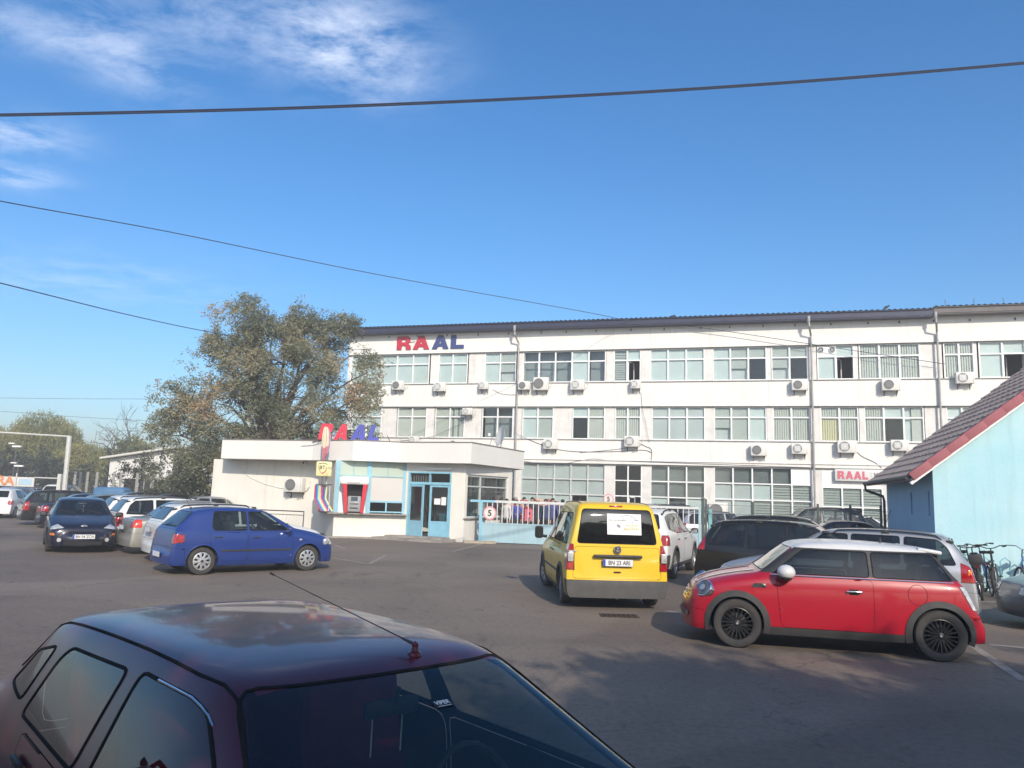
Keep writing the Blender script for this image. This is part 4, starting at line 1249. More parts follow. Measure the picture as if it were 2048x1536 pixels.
# small brackets under the eave
rng = random.Random(5)
u = U0_ + 1
while u < U1_ - 1:
    b = MB(); b.box((u, -.03, EAVE - .14), (.06, .06, .12), SEAMM); b.build('eave_bracket', main); u += 1.55 + rng.random() * .6
def downpipe(px, top=True, ybase=0.0, r=.055):
    u = bu(px, 760); b = MB()
    b.tube([(u - .15, -.66, EAVE + .0), (u - .12, -.66, EAVE - .35), (u, -.14, EAVE - .80), (u, -.14, .1)], r, PIPE, 8)
    b.lathe([(r * 1.7, .30), (r * 1.7, 0), (r, -.08)], PIPE, 10, 'Z', c=(u - .15, -.66, EAVE - .10))
    z = EAVE - 1.2
    while z > .4:
        b.lathe([(r * 1.25, -.03), (r * 1.25, .03)], PIPE, 8, 'Z', c=(u, -.14, z)); b.box((u, -.06, z), (.04, .14, .03), PIPE); z -= 1.7
    b.build('downpipe', main)
for px in (1036.5, 1623.5, 1877): downpipe(px)

# ------------------------------------------------------------------ air conditioners (each a thing hanging on the wall)
ACW = mat('air_conditioner_casing', (.70, .69, .65), .5, var=.12, vscale=4)
ACG = mat('fan_grille_grey', (.17, .17, .17), .6)
ACL = mat('fan_light', (.55, .55, .54), .5)
BRK = mat('bracket_iron', (.16, .13, .12), .7, var=.4, vscale=10)
MFB = Matrix.Translation(BP0) @ Matrix.Rotation(BYAW, 4, 'Z')
def make_ac(name_loc, rz, w=.80, h=.56, style=0, label='', d=.30, pipe=1):
    o = empty('air_conditioner', name_loc, rz, label, 'air conditioner', 'outdoor air conditioner units on the white walls')
    b = MB(); b.rbox((0, -d / 2 - .12, 0), (w, d, h), ACW, .02); b.box((w / 2 - .06, -d - .122, 0), (.006, .005, h * .94), SEAMM)
    b.build('casing', o)
    fcx = -w * .14; fr = h * .40
    b = MB(); b.lathe([(fr, -.004), (fr, -.02), (fr * .94, -.02), (fr * .92, .0)], ACG if style != 2 else ACL, 28, 'Y', c=(fcx, -d - .12, 0))
    b.lathe([(fr * .93, -.002), (.001, -.002)], ACG if style == 0 else mat('fan_well', (.25, .25, .245), .7), 24, 'Y', c=(fcx, -d - .12, 0))
    for k in range(1, 5): b.lathe([(fr * k / 5 - .004, -.016), (fr * k / 5 + .004, -.016)], ACL if style != 0 else ACG, 24, 'Y', c=(fcx, -d - .12, 0))
    for k in range(8):
        a = k * PI / 4; b.box((fcx + fr * .48 * math.cos(a), -d - .137, fr * .48 * math.sin(a)), (.008 if abs(math.cos(a)) < .5 else fr * .9 * abs(math.cos(a)), .004, .008 if abs(math.sin(a)) < .5 else fr * .9 * abs(math.sin(a))), ACL if style != 0 else ACG)
    if style == 1: b.lathe([(fr * .2, -.03), (.001, -.034)], ACW, 14, 'Y', c=(fcx, -d - .12, 0))
    b.build('fan_grille', o)
    for s in (-1, 1):
        b = MB()
        b.box((s * w * .33, -.24, -h / 2 - .025), (.035, .46, .035), BRK); b.box((s * w * .33, -.012, -h / 2 - .14), (.035, .02, .26), BRK)
        b.tube([(s * w * .33, -.42, -h / 2 - .04), (s * w * .33, -.02, -h / 2 - .25)], .012, BRK, 5)
        b.build('bracket', o)
    if pipe:
        b = MB(); s = pipe
        b.tube([(s * w * .5, -.2, -.12), (s * (w * .5 + .10), -.16, -.16), (s * (w * .5 + .15), -.06, -.05), (s * (w * .5 + .16), -.02, .18)], .022, ACL, 6)
        b.build('hose', o)
    return o
acs = [(800, 772, .78, .58, 0, 'air conditioner under the top floor windows nearest the tree'), (883, 775, .78, .56, 2, 'air conditioner with pale grille under the narrow top floor window below the wall letters'), (970.5, 772.5, .58, .46, 2, 'small air conditioner under the window with a blue blind'), (1051, 772.5, .72, .52, 0, 'smaller of two air conditioners side by side right of the first downpipe'),
    (1084.5, 769, .92, .78, 0, 'largest air conditioner of the top row, beside a smaller one'), (1157, 771, .84, .60, 2, 'air conditioner under the right end of the five pane top floor window'), (1273, 770, .58, .50, 2, 'small air conditioner under an open top floor window with slatted blind'), (1599, 771.5, .86, .58, 0, 'air conditioner left of the middle downpipe, top row'),
    (1780, 771, .92, .62, 0, 'air conditioner centred under the three pane window with vertical blinds'), (1926.5, 757.5, .86, .60, 1, 'air conditioner right of the last downpipe above the tiled roof'),
    (938.5, 824, .62, .42, 2, 'air conditioner hung high beside a curtained second floor window'), (831.5, 880.5, .62, .46, 2, 'air conditioner just over the gatehouse roof under the vertical blinds'), (913, 888, .66, .44, 0, 'air conditioner half hidden behind the gatehouse roof'), (1103.5, 889, .84, .58, 1, 'air conditioner right of the satellite dish under second floor windows'),
    (1265, 883.5, .84, .62, 1, 'air conditioner where several loose cables meet on the wall'), (1517.5, 901, .86, .62, 0, 'left one of two air conditioners below the middle row near the middle downpipe'), (1598.5, 898, .84, .58, 1, 'air conditioner beside the middle downpipe, below the second floor'), (1692.5, 894, .96, .66, 1, 'air conditioner below the yellow vertical blind'),
    (1797, 891.5, .86, .58, 1, 'air conditioner below the dark open second floor pane near the tiled roof')]
for (px, py, w, h, sty, lb) in acs:
    u, z = buz(px, py)
    make_ac(MFB @ Vector((u, 0, z)), BYAW, w, h, sty, lb, pipe=1 if px in (800, 1084.5, 1157, 938.5, 831.5, 1265) else (-1 if px in (970.5, 1926.5) else 0))
u, z = buz(1437, 1021)
make_ac(MFB @ Vector((u, .0, max(.6, z))), BYAW, 1.0, .9, 0, 'big air conditioner standing low behind the chain link fence', pipe=0)

# ------------------------------------------------------------------ signs with the company letters
REDS = mat('sign_red', (.50, .018, .045), .45, var=.12, vscale=3)
BLUS = mat('sign_blue', (.035, .055, .19), .45, var=.12, vscale=3)
PINK = mat('sign_pink', (.62, .12, .17), .5, var=.1, vscale=3)
PALE = mat('sign_board', (.66, .655, .64), .5, var=.08, vscale=2)
# block letters as polygons on a 10 x 8 grid (width x height), drawn by hand
GLY = {
 'R': dict(w=8.6, out=[(0, 0), (0, 8), (6.6, 8), (8, 6.9), (8, 4.4), (6.9, 3.5), (8.3, 2.4), (8.6, 0), (5.6, 0), (5.4, 1.9), (4.8, 2.4), (2.9, 2.4), (2.9, 0)], hole=[(2.9, 4.4), (5.2, 4.4), (5.2, 5.9), (2.9, 5.9)]),
 'A': dict(w=10, out=[(0, 0), (3.4, 8), (6.6, 8), (10, 0), (6.9, 0), (6.3, 1.5), (3.7, 1.5), (3.1, 0)], hole=[(4.3, 3.2), (5.7, 3.2), (5.0, 5.0)]),
 'L': dict(w=7.6, out=[(0, 0), (0, 8), (3.0, 8), (3.0, 2.1), (7.6, 2.1), (7.6, 0)], hole=None)}
def letter(b, ch, M, h, m, depth=.06, slant=0.0, wide=1.0):
    g_ = GLY[ch]; s = h / 8
    # triangulate by a scan fill through bmesh
    bm = bmesh.new()
    def ring(P):
        vs = [bm.verts.new((x * s * wide + slant * y * s, 0, y * s)) for x, y in P]
        return [bm.edges.new((vs[i - 1], vs[i])) for i in range(len(vs))]
    ed = ring(g_['out'])
    if g_['hole']: ed += ring(g_['hole'])
    bmesh.ops.triangle_fill(bm, edges=ed, use_beauty=True)
    r = bmesh.ops.extrude_face_region(bm, geom=bm.faces[:])
    for v in [q for q in r['geom'] if isinstance(q, bmesh.types.BMVert)]: v.co.y -= depth
    bmesh.ops.recalc_face_normals(bm, faces=bm.faces[:])
    bm.verts.ensure_lookup_table()
    for i, v in enumerate(bm.verts): v.index = i
    b.add([M @ v.co for v in bm.verts], [tuple(v.index for v in f.verts) for f in bm.faces], m)
    bm.free()
    return g_['w'] * s * wide
lab = {0: 'big red R of the company name', 1: 'big red A of the company name', 2: 'big dark blue A of the company name', 3: 'big dark blue L of the company name'}
sg = empty('wall_sign', MFB @ Vector((*[bu(795, 685)], 0, 0)), BYAW, 'red and blue block capital company name fixed high on the white wall', 'sign')
uu0 = bu(795, 685); zl = buz(860, 698.5)[1]; zh = buz(860, 671.5)[1]
for (a, c, ch, m) in ((795, 823, 'R', REDS), (827, 859.5, 'A', REDS), (865, 898, 'A', BLUS), (902.5, 928.5, 'L', BLUS)):
    b = MB(); ua, uc = bu(a, 685), bu(c, 685)
    h = zh - zl
    letter(b, ch, Matrix.Translation((ua - uu0, -.02, zl)), h, m, .06, wide=(uc - ua) / (GLY[ch]['w'] * h / 8))
    b.build('letter', sg, fix=False)
ul, zt = buz(1669, 938); ur = bu(1800, 938); zb = buz(1680, 962)[1]
b = MB(); b.rbox(((ur - ul) / 2, -.1, (zt + zb) / 2), (ur - ul, .12, zt - zb), PALE, .015)
sb = tag(b.build('entrance_sign'), 'pale board over the office entrance with the company name in pink letters', 'sign')
sb.location = MFB @ Vector((ul, 0, 0)); sb.rotation_euler = (0, 0, BYAW)
lt = MB()
for (a, c, ch) in ((1674.5, 1688, 'R'), (1690.5, 1705.5, 'A'), (1707, 1722, 'A'), (1724, 1735, 'L')):
    h = .42; ua, uc = bu(a, 950) - ul, bu(c, 950) - ul
    letter(lt, ch, Matrix.Translation((ua, -.165, (zt + zb) / 2 - h / 2 + .0)), h, PINK, .015, wide=(uc - ua) / (GLY[ch]['w'] * h / 8))
lt.build('lettering', sb, fix=False)
text_obj('lettering', 'T', .34, Matrix.Translation((bu(1741, 950) - ul, -.166, (zt + zb) / 2 + .02)), mat('faded_grey', (.50, .50, .49), .6), sb)
text_obj('lettering', 'M', .30, Matrix.Translation((bu(1751, 950) - ul, -.166, (zt + zb) / 2 + .04)), GPL, sb)
# ------------------------------------------------------------------ gatehouse
CREAM = mat('cream_render', (.76, .735, .665), .85, var=.09, vscale=.8, vcol=(.69, .665, .60), bump=.12, bscale=16, streak=.10)
FASC = mat('fascia_render', (.76, .745, .70), .85, var=.06, vscale=.7, vcol=(.71, .69, .645), bump=.1, bscale=12)
BLUEP = mat('light_blue_paint', (.25, .52, .66), .45, var=.12, vscale=4, vcol=(.22, .44, .54))
BLUEG = mat('gate_blue_paint', (.34, .51, .57), .5, var=.14, vscale=1.5, vcol=(.33, .46, .50), streak=.18)
GREYBAR = mat('gate_bar_grey', (.62, .64, .63), .5, var=.12, vscale=5)
CONC = mat('concrete', (.36, .33, .29), .9, var=.35, vscale=3, bump=.3, bscale=25)
STONE = mat('stone_edging', (.45, .39, .30), .9, var=.4, vscale=6, bump=.3, bscale=20)
gh = empty('gatehouse', (-6.0, 32.0, 0), 0, 'low cream gatehouse with wide flat fascia, cash machine counter and light blue door', 'gatehouse')
def rebase(root, only=None):
    """children were modelled in world coordinates: shift them to hang under the root's own place"""
    T = root.matrix_basis.inverted()
    T = (Matrix.Translation(root.location) @ Matrix.Rotation(root.rotation_euler.z, 4, 'Z')).inverted()
    for c in root.children:
        if c.type == 'MESH' and not c.get('_rb'):
            c.data.transform(T); c['_rb'] = 1
            for d in c.children:
                if d.type == 'MESH' and not d.get('_rb'): d.data.transform(T); d['_rb'] = 1
def clean_rb():
    for o in scene.objects:
        if '_rb' in o: del o['_rb']
W = [Vector((-13.2, 34.6, 0)), Vector((-7.75, 33.1, 0)), Vector((-6.95, 31.25, 0)), Vector((-4.19, 31.75, 0)), Vector((-1.72, 30.75, 0)), Vector((.15, 34.6, 0)), Vector((-1.0, 39, 0)), Vector((-12.0, 40, 0))]
Z0, Z1 = 3.06, 3.87
def wallseg(b, a, c, z0, z1, m, th=.25):
    d = (c - a); L = d.length; d.normalize(); n_ = Vector((-d.y, d.x, 0))
    mid = (a + c) / 2 + n_ * th / 2
    b.box((mid.x, mid.y, (z0 + z1) / 2), (L, th, z1 - z0), m, rz=math.atan2(d.y, d.x))
b = MB()
wallseg(b, W[0], W[1], 0, Z0, CREAM)
wallseg(b, W[1], W[2], 0, .93, CREAM); wallseg(b, W[2], W[3], 0, .93, CREAM)
# door wall: pier left and right of the door and a strip above
dW = (W[4] - W[3]); LW = dW.length; dW.normalize(); nW = Vector((-dW.y, dW.x, 0))
DX0, DX1, DZ = .10, 2.06, 2.72
def onW(s, z=0, out=0): return W[3] + dW * s + Vector((0, 0, z)) - nW * out
wallseg(b, onW(-.02), onW(DX0), 0, Z0, CREAM)
wallseg(b, onW(DX1), onW(LW), 0, Z0, CREAM, .22)
wallseg(b, onW(DX0), onW(DX1), DZ, Z0, CREAM)
# right side: low wall, glass, then solid end
dR = (W[5] - W[4]); LR = dR.length; dR.normalize()
wallseg(b, W[4] + dR * .0, W[4] + dR * .12, .93, Z0, CREAM, .25)
wallseg(b, W[4], W[4] + dR * 3.9, 0, .93, CREAM)
wallseg(b, W[4] + dR * .12, W[4] + dR * 3.9, 2.66, Z0, CREAM)
wallseg(b, W[4] + dR * 3.9, W[5], 0, Z0, CREAM)
wallseg(b, W[5], W[6], 0, Z0, CREAM); wallseg(b, W[6], W[7], 0, Z0, CREAM); wallseg(b, W[7], W[0], 0, Z0, CREAM)
b.build('wall', gh)
b = MB(); cm = mat('room_floor', (.25, .24, .22), .8)
b.prism([(p.x * .97 - .2, 32.2 + (p.y - 32.2) * .93) for p in [W[0], W[1], W[3], W[4], W[5], W[6], W[7]]], .02, .05, cm); b.build('floor', gh)
b = MB()
wi = mat('inner_wall', (.55, .54, .50), .8)
b.box((-6.0, 35.2, 1.6), (10.0, .08, 2.9), wi); b.box((-4.6, 33.3, 1.5), (.08, 3.0, 2.9), wi)
b.build('partition', gh)
# fascia slab
Fp = [G(441.6, 917.9, Z0), G(624, 922, Z0), G(705, 922, Z0), G(800, 927, Z0), G(942, 927, Z0), G(1047.7, 939.6, Z0)]
Fp = [Vector((p.x * k / p.y, k, 0)) for p, k in zip(Fp, (33.4, 32.1, 31.05, 31.35, 30.1, 35.4))]
back = [Vector((-.6, 40.5, 0)), Vector((-13.3, 41.5, 0))]
b = MB(); b.prism([(p.x, p.y) for p in Fp + back], Z0, Z1, FASC); b.build('fascia', gh)
b = MB()
for i in range(5):
    a, c = Fp[i], Fp[i + 1]; d = (c - a).normalized(); n_ = Vector((-d.y, d.x, 0)); m_ = (a + c) / 2
    b.box((m_.x + n_.x * .04, m_.y + n_.y * .04, Z1 + .012), ((c - a).length + .02, .14, .03), mat('roof_edge_felt', (.22, .20, .19), .9), rz=math.atan2(d.y, d.x))
b.build('roof_edging', gh)
# bay: counter shelf and glazing
b = MB()
for a, c in ((W[1], W[2]), (W[2], W[3])):
    d = (c - a).normalized(); n_ = Vector((-d.y, d.x, 0)); m_ = (a + c) / 2 - n_ * .06
    b.box((m_.x, m_.y, .955), ((c - a).length + .14, .44, .05), CONC, rz=math.atan2(d.y, d.x))
b.build('counter', gh)
dB = (W[3] - W[2]); LB = dB.length; dB.normalize(); nB = Vector((-dB.y, dB.x, 0)); rB = math.atan2(dB.y, dB.x)
def onB(s, z=0, out=0): return W[2] + dB * s + Vector((0, 0, z)) - nB * out
def bbox(b, s0, s1, z0, z1, y0, y1, m, on=onB, rz=rB):
    c = on((s0 + s1) / 2, (z0 + z1) / 2, (y0 + y1) / 2); b.box(c, (s1 - s0, abs(y1 - y0), z1 - z0), m, rz=rz)
b = MB()
for s0, s1 in ((-.02, .14), (1.22, 1.40), (2.68, 2.80)): bbox(b, s0, s1, .98, Z0, -.14, -.04, BLUEP)
for (s0, s1, z0, z1) in ((1.40, 2.68, 1.02, 1.07), (1.40, 2.68, 1.42, 1.49), (1.40, 2.68, 2.44, 2.48), (.14, 1.22, 2.44, 2.48), (2.01, 2.07, 1.07, 1.42), (.66, .69, 2.48, Z0), (2.03, 2.06, 2.48, Z0)):
    bbox(b, s0, s1, z0, z1, -.13, -.05, BLUEP if z1 < 2 else mat('blue_green_trim', (.22, .42, .46), .5))
fr = b.build('window_frame', gh)
b = MB(); bbox(b, .14, .66, 2.48, Z0, -.11, -.09, mat('greenish_pane', (.42, .50, .43), .3)); bbox(b, .69, 1.22, 2.48, Z0, -.11, -.09, mat('greenish_pane')); bbox(b, 1.40, 2.03, 2.48, Z0, -.11, -.09, mat('greenish_pane')); bbox(b, 2.06, 2.68, 2.48, Z0, -.11, -.09, mat('greenish_pane'))
b.build('transom_pane', gh)
b = MB(); bbox(b, 1.40, 2.01, 1.07, 1.42, -.11, -.10, CDARK); bbox(b, 2.07, 2.68, 1.07, 1.42, -.11, -.10, CDARK); b.build('pane', gh)
b = MB(); bbox(b, .14, 1.22, .98, 2.44, -.12, -.08, OPAQ); b.build('white_panel', gh)
b = MB(); bbox(b, 1.40, 2.68, 1.49, 2.44, -.12, -.08, mat('grey_panel', (.56, .545, .52), .6, var=.04, vscale=1)); b.build('grey_panel', gh)
b = MB(); bbox(b, -.02, 2.8, .95, Z0, -.5, -.42, DINT); b.build('bay_back', gh)
# sign post box between the facet and the bay (left facet, bricked with narrow grey glass)
b = MB(); wallseg(b, W[1], W[2] + (W[1] - W[2]) * .12, .93, Z0, CREAM, .2); b.build('facet_wall', gh)
# door
dr = empty('entrance_door', onW((DX0 + DX1) / 2), math.atan2(dW.y, dW.x)) if False else None
b = MB()
def dbox(s0, s1, z0, z1, y0, y1, m): bbox(b, s0, s1, z0, z1, y0, y1, m, on=onW, rz=math.atan2(dW.y, dW.x))
for (s0, s1, z0, z1) in ((DX0, DX0 + .07, .16, DZ), (DX1 - .07, DX1, .16, DZ), (DX0 + .07, DX1 - .07, DZ - .07, DZ), (DX0 + .07, DX1 - .07, 2.20, 2.30), (1.06, 1.10, 2.30, DZ - .07)):
    dbox(s0, s1, z0, z1, -.1, .02, BLUEP)
dfr = b.build('door_frame', gh)
def leaf(hinge, ang, w, flip=1):
    """one glazed door leaf, hinge at world point, swung by ang from the wall line"""
    M_ = Matrix.Translation(hinge) @ Matrix.Rotation(math.atan2(dW.y, dW.x) + ang, 4, 'Z') @ Matrix.Scale(flip, 4, (1, 0, 0))
    q = MB()
    for (x0, x1, z0, z1) in ((0, .09, 0, 2.03), (w - .09, w, 0, 2.03), (.09, w - .09, 1.95, 2.03), (.09, w - .09, 0, .10), (.09, w - .09, .52, .60)):
        q.box(((x0 + x1) / 2, 0, (z0 + z1) / 2), (x1 - x0, .05, z1 - z0), BLUEP, M=M_)
    q.box((w / 2, .0, .31), (w - .18, .03, .42), BLUEP, M=M_)
    lf = q.build('door', gh)
    q = MB(); q.box((w / 2, 0, 1.275), (w - .18, .008, 1.35), glass('door_glass', (.72, .76, .75), .85, 1.3), M=M_); q.build('door_pane', lf)
    q = MB(); q.tube([(w - .05, -.06, .95), (w - .05, -.06, 1.15)], .012, SILV, 6); 
    for v_ in range(len(q.v)): q.v[v_] = tuple(M_ @ Vector(q.v[v_]))
    q.build('door_handle', lf)
    return lf
leaf(onW(DX0 + .07, .16, -.02), -.35, .86)
l2 = leaf(onW(DX1 - .07, .16, -.04), 0, .90, -1)
b = MB()
def dbox2(s0, s1, z0, z1, y0, y1, m, bb): bbox(bb, s0, s1, z0, z1, y0, y1, m, on=onW, rz=math.atan2(dW.y, dW.x))
dbox2(1.32, 1.60, 1.42, 1.66, .00, .006, OPAQ, b); dbox2(1.64, 1.85, 1.40, 1.72, .00, .006, OPAQ, b)
b.build('paper_notice', l2)
b = MB()
for i in range(7): dbox2(DX0 + .16 + i * .11, DX0 + .19 + i * .11, 2.30, DZ - .07, -.16, -.13, ACG, b)
b.build('transom_grille', gh)
b = MB(); dbox2(.95, 2.05, 2.80, 2.88, .02, .10, OPAQ, b); b.build('strip_lamp', gh)
# right side glazing with grilles
rR = math.atan2(dR.y, dR.x)
nR = Vector((-dR.y, dR.x, 0))
def onR(s, z=0, out=0): return W[4] + dR * s + Vector((0, 0, z)) - nR * out
b = MB()
bb = lambda s0, s1, z0, z1, y0, y1, m: bbox(b, s0, s1, z0, z1, y0, y1, m, on=onR, rz=rR)
for (s0, s1, z0, z1) in ((.12, .2, .93, 2.66), (1.35, 1.45, .93, 2.66), (3.82, 3.9, .93, 2.66), (.2, 3.82, 2.58, 2.66), (.2, 3.82, .93, 1.0), (.2, 3.82, 2.16, 2.21)): bb(s0, s1, z0, z1, -.14, -.06, mat('greyish_frame', (.50, .54, .53), .5))
b.build('window_frame', gh)
b = MB()
for i in range(16): bb(.35 + i * .22, .37 + i * .22, 1.0, 2.58, -.20, -.185, ACG)
b.build('window_grille', gh)
b = MB(); bb(.2, 1.35, 1.0, 2.58, -.105, -.095, glass('gatehouse_glass', (.82, .86, .85), .92, 1.2)); bb(1.45, 3.82, 1.0, 2.58, -.105, -.095, glass('gatehouse_glass')); b.build('pane', gh)
b = MB(); bb(-.05, 3.95, .90, .935, -.02, .10, CONC); b.build('sill', gh)
b = MB(); bb(.3, 2.6, 1.0, 1.06, -1.4, -.4, BLUEP); bb(.3, .38, .1, 1.0, -1.3, -.5, BLUEP); bb(2.5, 2.58, .1, 1.0, -1.3, -.5, BLUEP)
b.build('desk', gh)
# door step
b = MB()
dbox2(-.75, 2.35, 0, .10, .02, 1.25, CONC, b); dbox2(-.45, 2.1, .10, .16, .02, .75, CONC, b)
b.build('doorstep', gh)
b = MB()
wallseg(b, W[4] + Vector((.05, -.55, 0)), W[4] + Vector((1.3, -.0, 0)) + Vector((0, -.35, 0)), 0, .09, STONE, .3)
b.build('edging', gh)
b = MB()
wallseg(b, W[2] + Vector((-.4, -.42, 0)), W[3] + Vector((-.2, -.45, 0)), 0, .05, CONC, .4)
b.build('edging', gh)
rebase(gh)
# ramp railing left of the bay
b = MB(); q0 = Vector((-11.4, 32.9, 0)); q1 = Vector((-8.35, 32.0, 0))
b.tube([q0 + Vector((0, 0, .95)), q1 + Vector((0, 0, .95))], .025, BPL, 6); b.tube([q0 + Vector((0, 0, .80)), q1 + Vector((0, 0, .80))], .014, BPL, 5); b.tube([q0 + Vector((0, 0, .12)), q1 + Vector((0, 0, .12))], .014, BPL, 5)
for i in range(20):
    t = i / 19; p = q0.lerp(q1, t); b.tube([p + Vector((-.10, 0, .12)), p + Vector((.06, 0, .80))], .007, GREYBAR, 4)
for p in (q0, q1): b.tube([p, p + Vector((0, 0, .95))], .022, GPL, 6)
tag(b.build('railing'), 'thin black handrail with slanted bars along the cream wall', 'railing')

# AC on the gatehouse wall
dL = (W[1] - W[0]).normalized(); rL = math.atan2(dL.y, dL.x); nL = Vector((-dL.y, dL.x, 0))
q = onplane(596, 970, W[0], nL)
make_ac(q, rL, .86, .60, 0, 'air conditioner on the cream gatehouse wall left of the cash machine', pipe=1)
# cable along the wall
b = MB(); pts = []
for (px, py) in ((475, 930), (500, 955), (530, 968), (560, 976), (585, 979)):
    p = onplane(px, py, W[0], nL); pts.append(p - nL * .02)
b.tube(pts, .012, GREYBAR, 5); tag(b.build('wall_cable'), 'loose grey cable sagging across the cream wall to the air conditioner', 'cable')
b = MB(); p = onplane(611, 926, W[0], nL) - nL * .12
b.rbox(p, (.16, .22, .13), OPAQ, .02, rz=rL); b.lathe([(.045, -.13), (.04, -.12), (.001, -.12)], DARK, 12, 'Y', c=p); b.tube([p, p + nL * .12 + Vector((0, 0, .05))], .02, OPAQ, 6)
tag(b.build('security_camera'), 'small white security camera under the gatehouse fascia', 'camera')

# cash machine under a white and red hood
def onBc(px, py, out=.0): return onplane(px, py, W[2] - nB * out, nB)
at_ = empty('cash_machine', onB(.55, .98, .10), rB, 'grey cash machine under a white hood with red flared sides', 'cash machine')
at_.location.z = .98
RED2 = mat('bank_red', (.62, .03, .06), .4, var=.08, vscale=4)
b = MB(); b.rbox((.22, -.02, .36), (.52, .34, .62), mat('machine_grey', (.30, .31, .32), .5, var=.1, vscale=8), .03)
b.box((.22, -.195, .56), (.26, .01, .17), mat('machine_screen', (.06, .09, .12), .15)); b.box((.22, -.195, .36), (.34, .012, .03), DARK); b.box((.22, -.2, .2), (.30, .012, .04), DARK); b.box((.3, -.2, .43), (.1, .02, .05), SILV)
b.build('machine', at_)
b = MB(); b.rbox((.22, .08, .9), (.60, .1, .5), DARK, .01); b.build('recess', at_)
b = MB()
for s, x in ((-1, -.12), (1, .56)):
    vs = [(x, -.30, 0), (x + s * .04, .16, 0), (x + s * .20, .16, 1.30), (x + s * .16, -.42, 1.22), (x - s * .09, -.30, 0), (x - s * .09, .16, 0), (x - s * .02, .16, 1.30), (x - s * .02, -.42, 1.22)]
    b.add(vs, [(0, 1, 2, 3), (4, 7, 6, 5), (0, 3, 7, 4), (1, 5, 6, 2), (3, 2, 6, 7), (0, 4, 5, 1)], RED2)
b.build('side_panel', at_)
b = MB(); M_ = Matrix.Translation((.20, -.14, 1.30)) @ Matrix.Rotation(.22, 4, 'X')
b.rbox((0, 0, 0), (1.12, .66, .22), OPAQ, .06, M=M_); h_ = b.build('hood', at_)
b = MB(); rr_ = random.Random(2)
for k in range(14): b.box((-.06 + k * .034, -.480, 1.205 + rr_.uniform(0, .008)), (.022, .004, .03 + rr_.uniform(0, .016)), mat('faded_print', (.45, .43, .42), .6))
b.box((.16, -.479, 1.192), (.48, .003, .008), mat('faded_print')); b.build('faded_lettering', at_)
# payphone hood with rainbow stripes
ph = empty('payphone', onB(-.45, .98, .0), rB, 'payphone under a clear hood edged with red, blue and yellow curved stripes', 'payphone'); ph.location.z = .98; ph.scale = (.85, .85, .85)
cols = [((.45, .03, .08)), ((.05, .08, .35)), ((.02, .35, .55)), ((.55, .60, .25)), ((.6, .45, .4)), ((.55, .05, .12)), ((.06, .05, .25)), ((.05, .2, .55)), ((.75, .70, .2))]
b = MB()
def ycv(z): return -.34 + .30 * max(0, (.55 - z)) ** 1.3 * 1.2
for i, c in enumerate(cols):
    mm = mat('stripe_%s' % ['red', 'navy', 'cyan', 'lime', 'rose', 'crimson', 'violet', 'blue', 'yellow'][i], c, .45)
    P = []
    for k in range(13):
        z = 1.25 - 1.2 * k / 12
        off = 0 if z > .65 else (.65 - z) ** 1.15 * .62
        P.append((-.42 + i * .062 + off, z))
    vs = []; 
    for (x, z) in P: vs += [(x, -.30 + i * .02, z), (x + .062, -.28 + i * .02, z), (x + .062, -.24 + i * .02, z), (x, -.26 + i * .02, z)]
    b.add(vs, [(4 * k + j, 4 * k + (j + 1) % 4, 4 * k + 4 + (j + 1) % 4, 4 * k + 4 + j) for k in range(12) for j in range(4)], mm)
b.build('striped_side', ph)
b = MB(); b.rbox((.0, 0, 1.28), (.75, .6, .04), BPL, .01); b.box((.28, .0, .66), (.03, .5, 1.2), GREYBAR); b.build('hood_frame', ph)
b = MB(); b.rbox((.02, .0, .14), (.42, .34, .26), mat('phone_maroon', (.30, .09, .10), .5), .03); b.box((-.06, -.18, .17), (.2, .02, .04), DARK); b.rbox((.0, .1, .5), (.3, .14, .42), GPL, .03); b.tube([(-.1, -.02, .62), (-.12, -.06, .5), (-.1, -.02, .38)], .022, BPL, 6); b.build('telephone', ph)
# bank sign on a bracket
SGY = mat('sign_yellow', (.72, .65, .33), .5, var=.1, vscale=3)
p = onBc(648, 938, .55)
bs = empty('bank_sign', p, rB, 'square yellow bank sign with rounded corners sticking out over the cash machine', 'sign')
b = MB(); b.rbox((0, 0, 0), (.62, .14, .60), SGY, .06); pn = b.build('panel', bs)
b = MB()
def arc(pts, w, m, b=b, y=-.075):
    vs = []
    for i, (x, z) in enumerate(pts):
        a_ = Vector((x, 0, z)); t_ = Vector((pts[min(i + 1, len(pts) - 1)][0] - pts[max(0, i - 1)][0], 0, pts[min(i + 1, len(pts) - 1)][1] - pts[max(0, i - 1)][1])).normalized()
        s_ = Vector((-t_.z, 0, t_.x)) * w / 2
        vs += [(a_.x + s_.x, y, a_.z + s_.z), (a_.x - s_.x, y, a_.z - s_.z)]
    b.add(vs, [(2 * i, 2 * i + 1, 2 * i + 3, 2 * i + 2) for i in range(len(pts) - 1)], m)
arc([(-.19, .20), (-.1, .225), (.02, .225), (.13, .18)], .028, INK)
arc([(-.20, .19), (-.205, .06), (-.17, -.06), (-.10, -.15), (-.05, -.18)], .014, INK)
arc([(-.07, -.17), (.0, -.15), (.06, -.09), (.10, -.02)], .04, REDS)
arc([(.12, -.16), (.15, -.22), (.12, -.26)], .012, INK)
b.build('emblem', bs, fix=False)
text_obj('lettering', 'BT', .20, Matrix.Translation((-.06, -.078, .05)), INK, bs, bold=.003)
text_obj('lettering', 'ATM', .115, Matrix.Translation((.175, -.078, .03)), INK, bs)
b = MB(); b.tube([(.0, .0, .3), (.1, .5, .3)], .015, BRK, 5); b.tube([(-.05, .05, -.3), (-.05, .1, -.78)], .015, BRK, 5); b.tube([(.1, .05, -.3), (.1, .1, -.78)], .015, BRK, 5); b.build('bracket', bs)
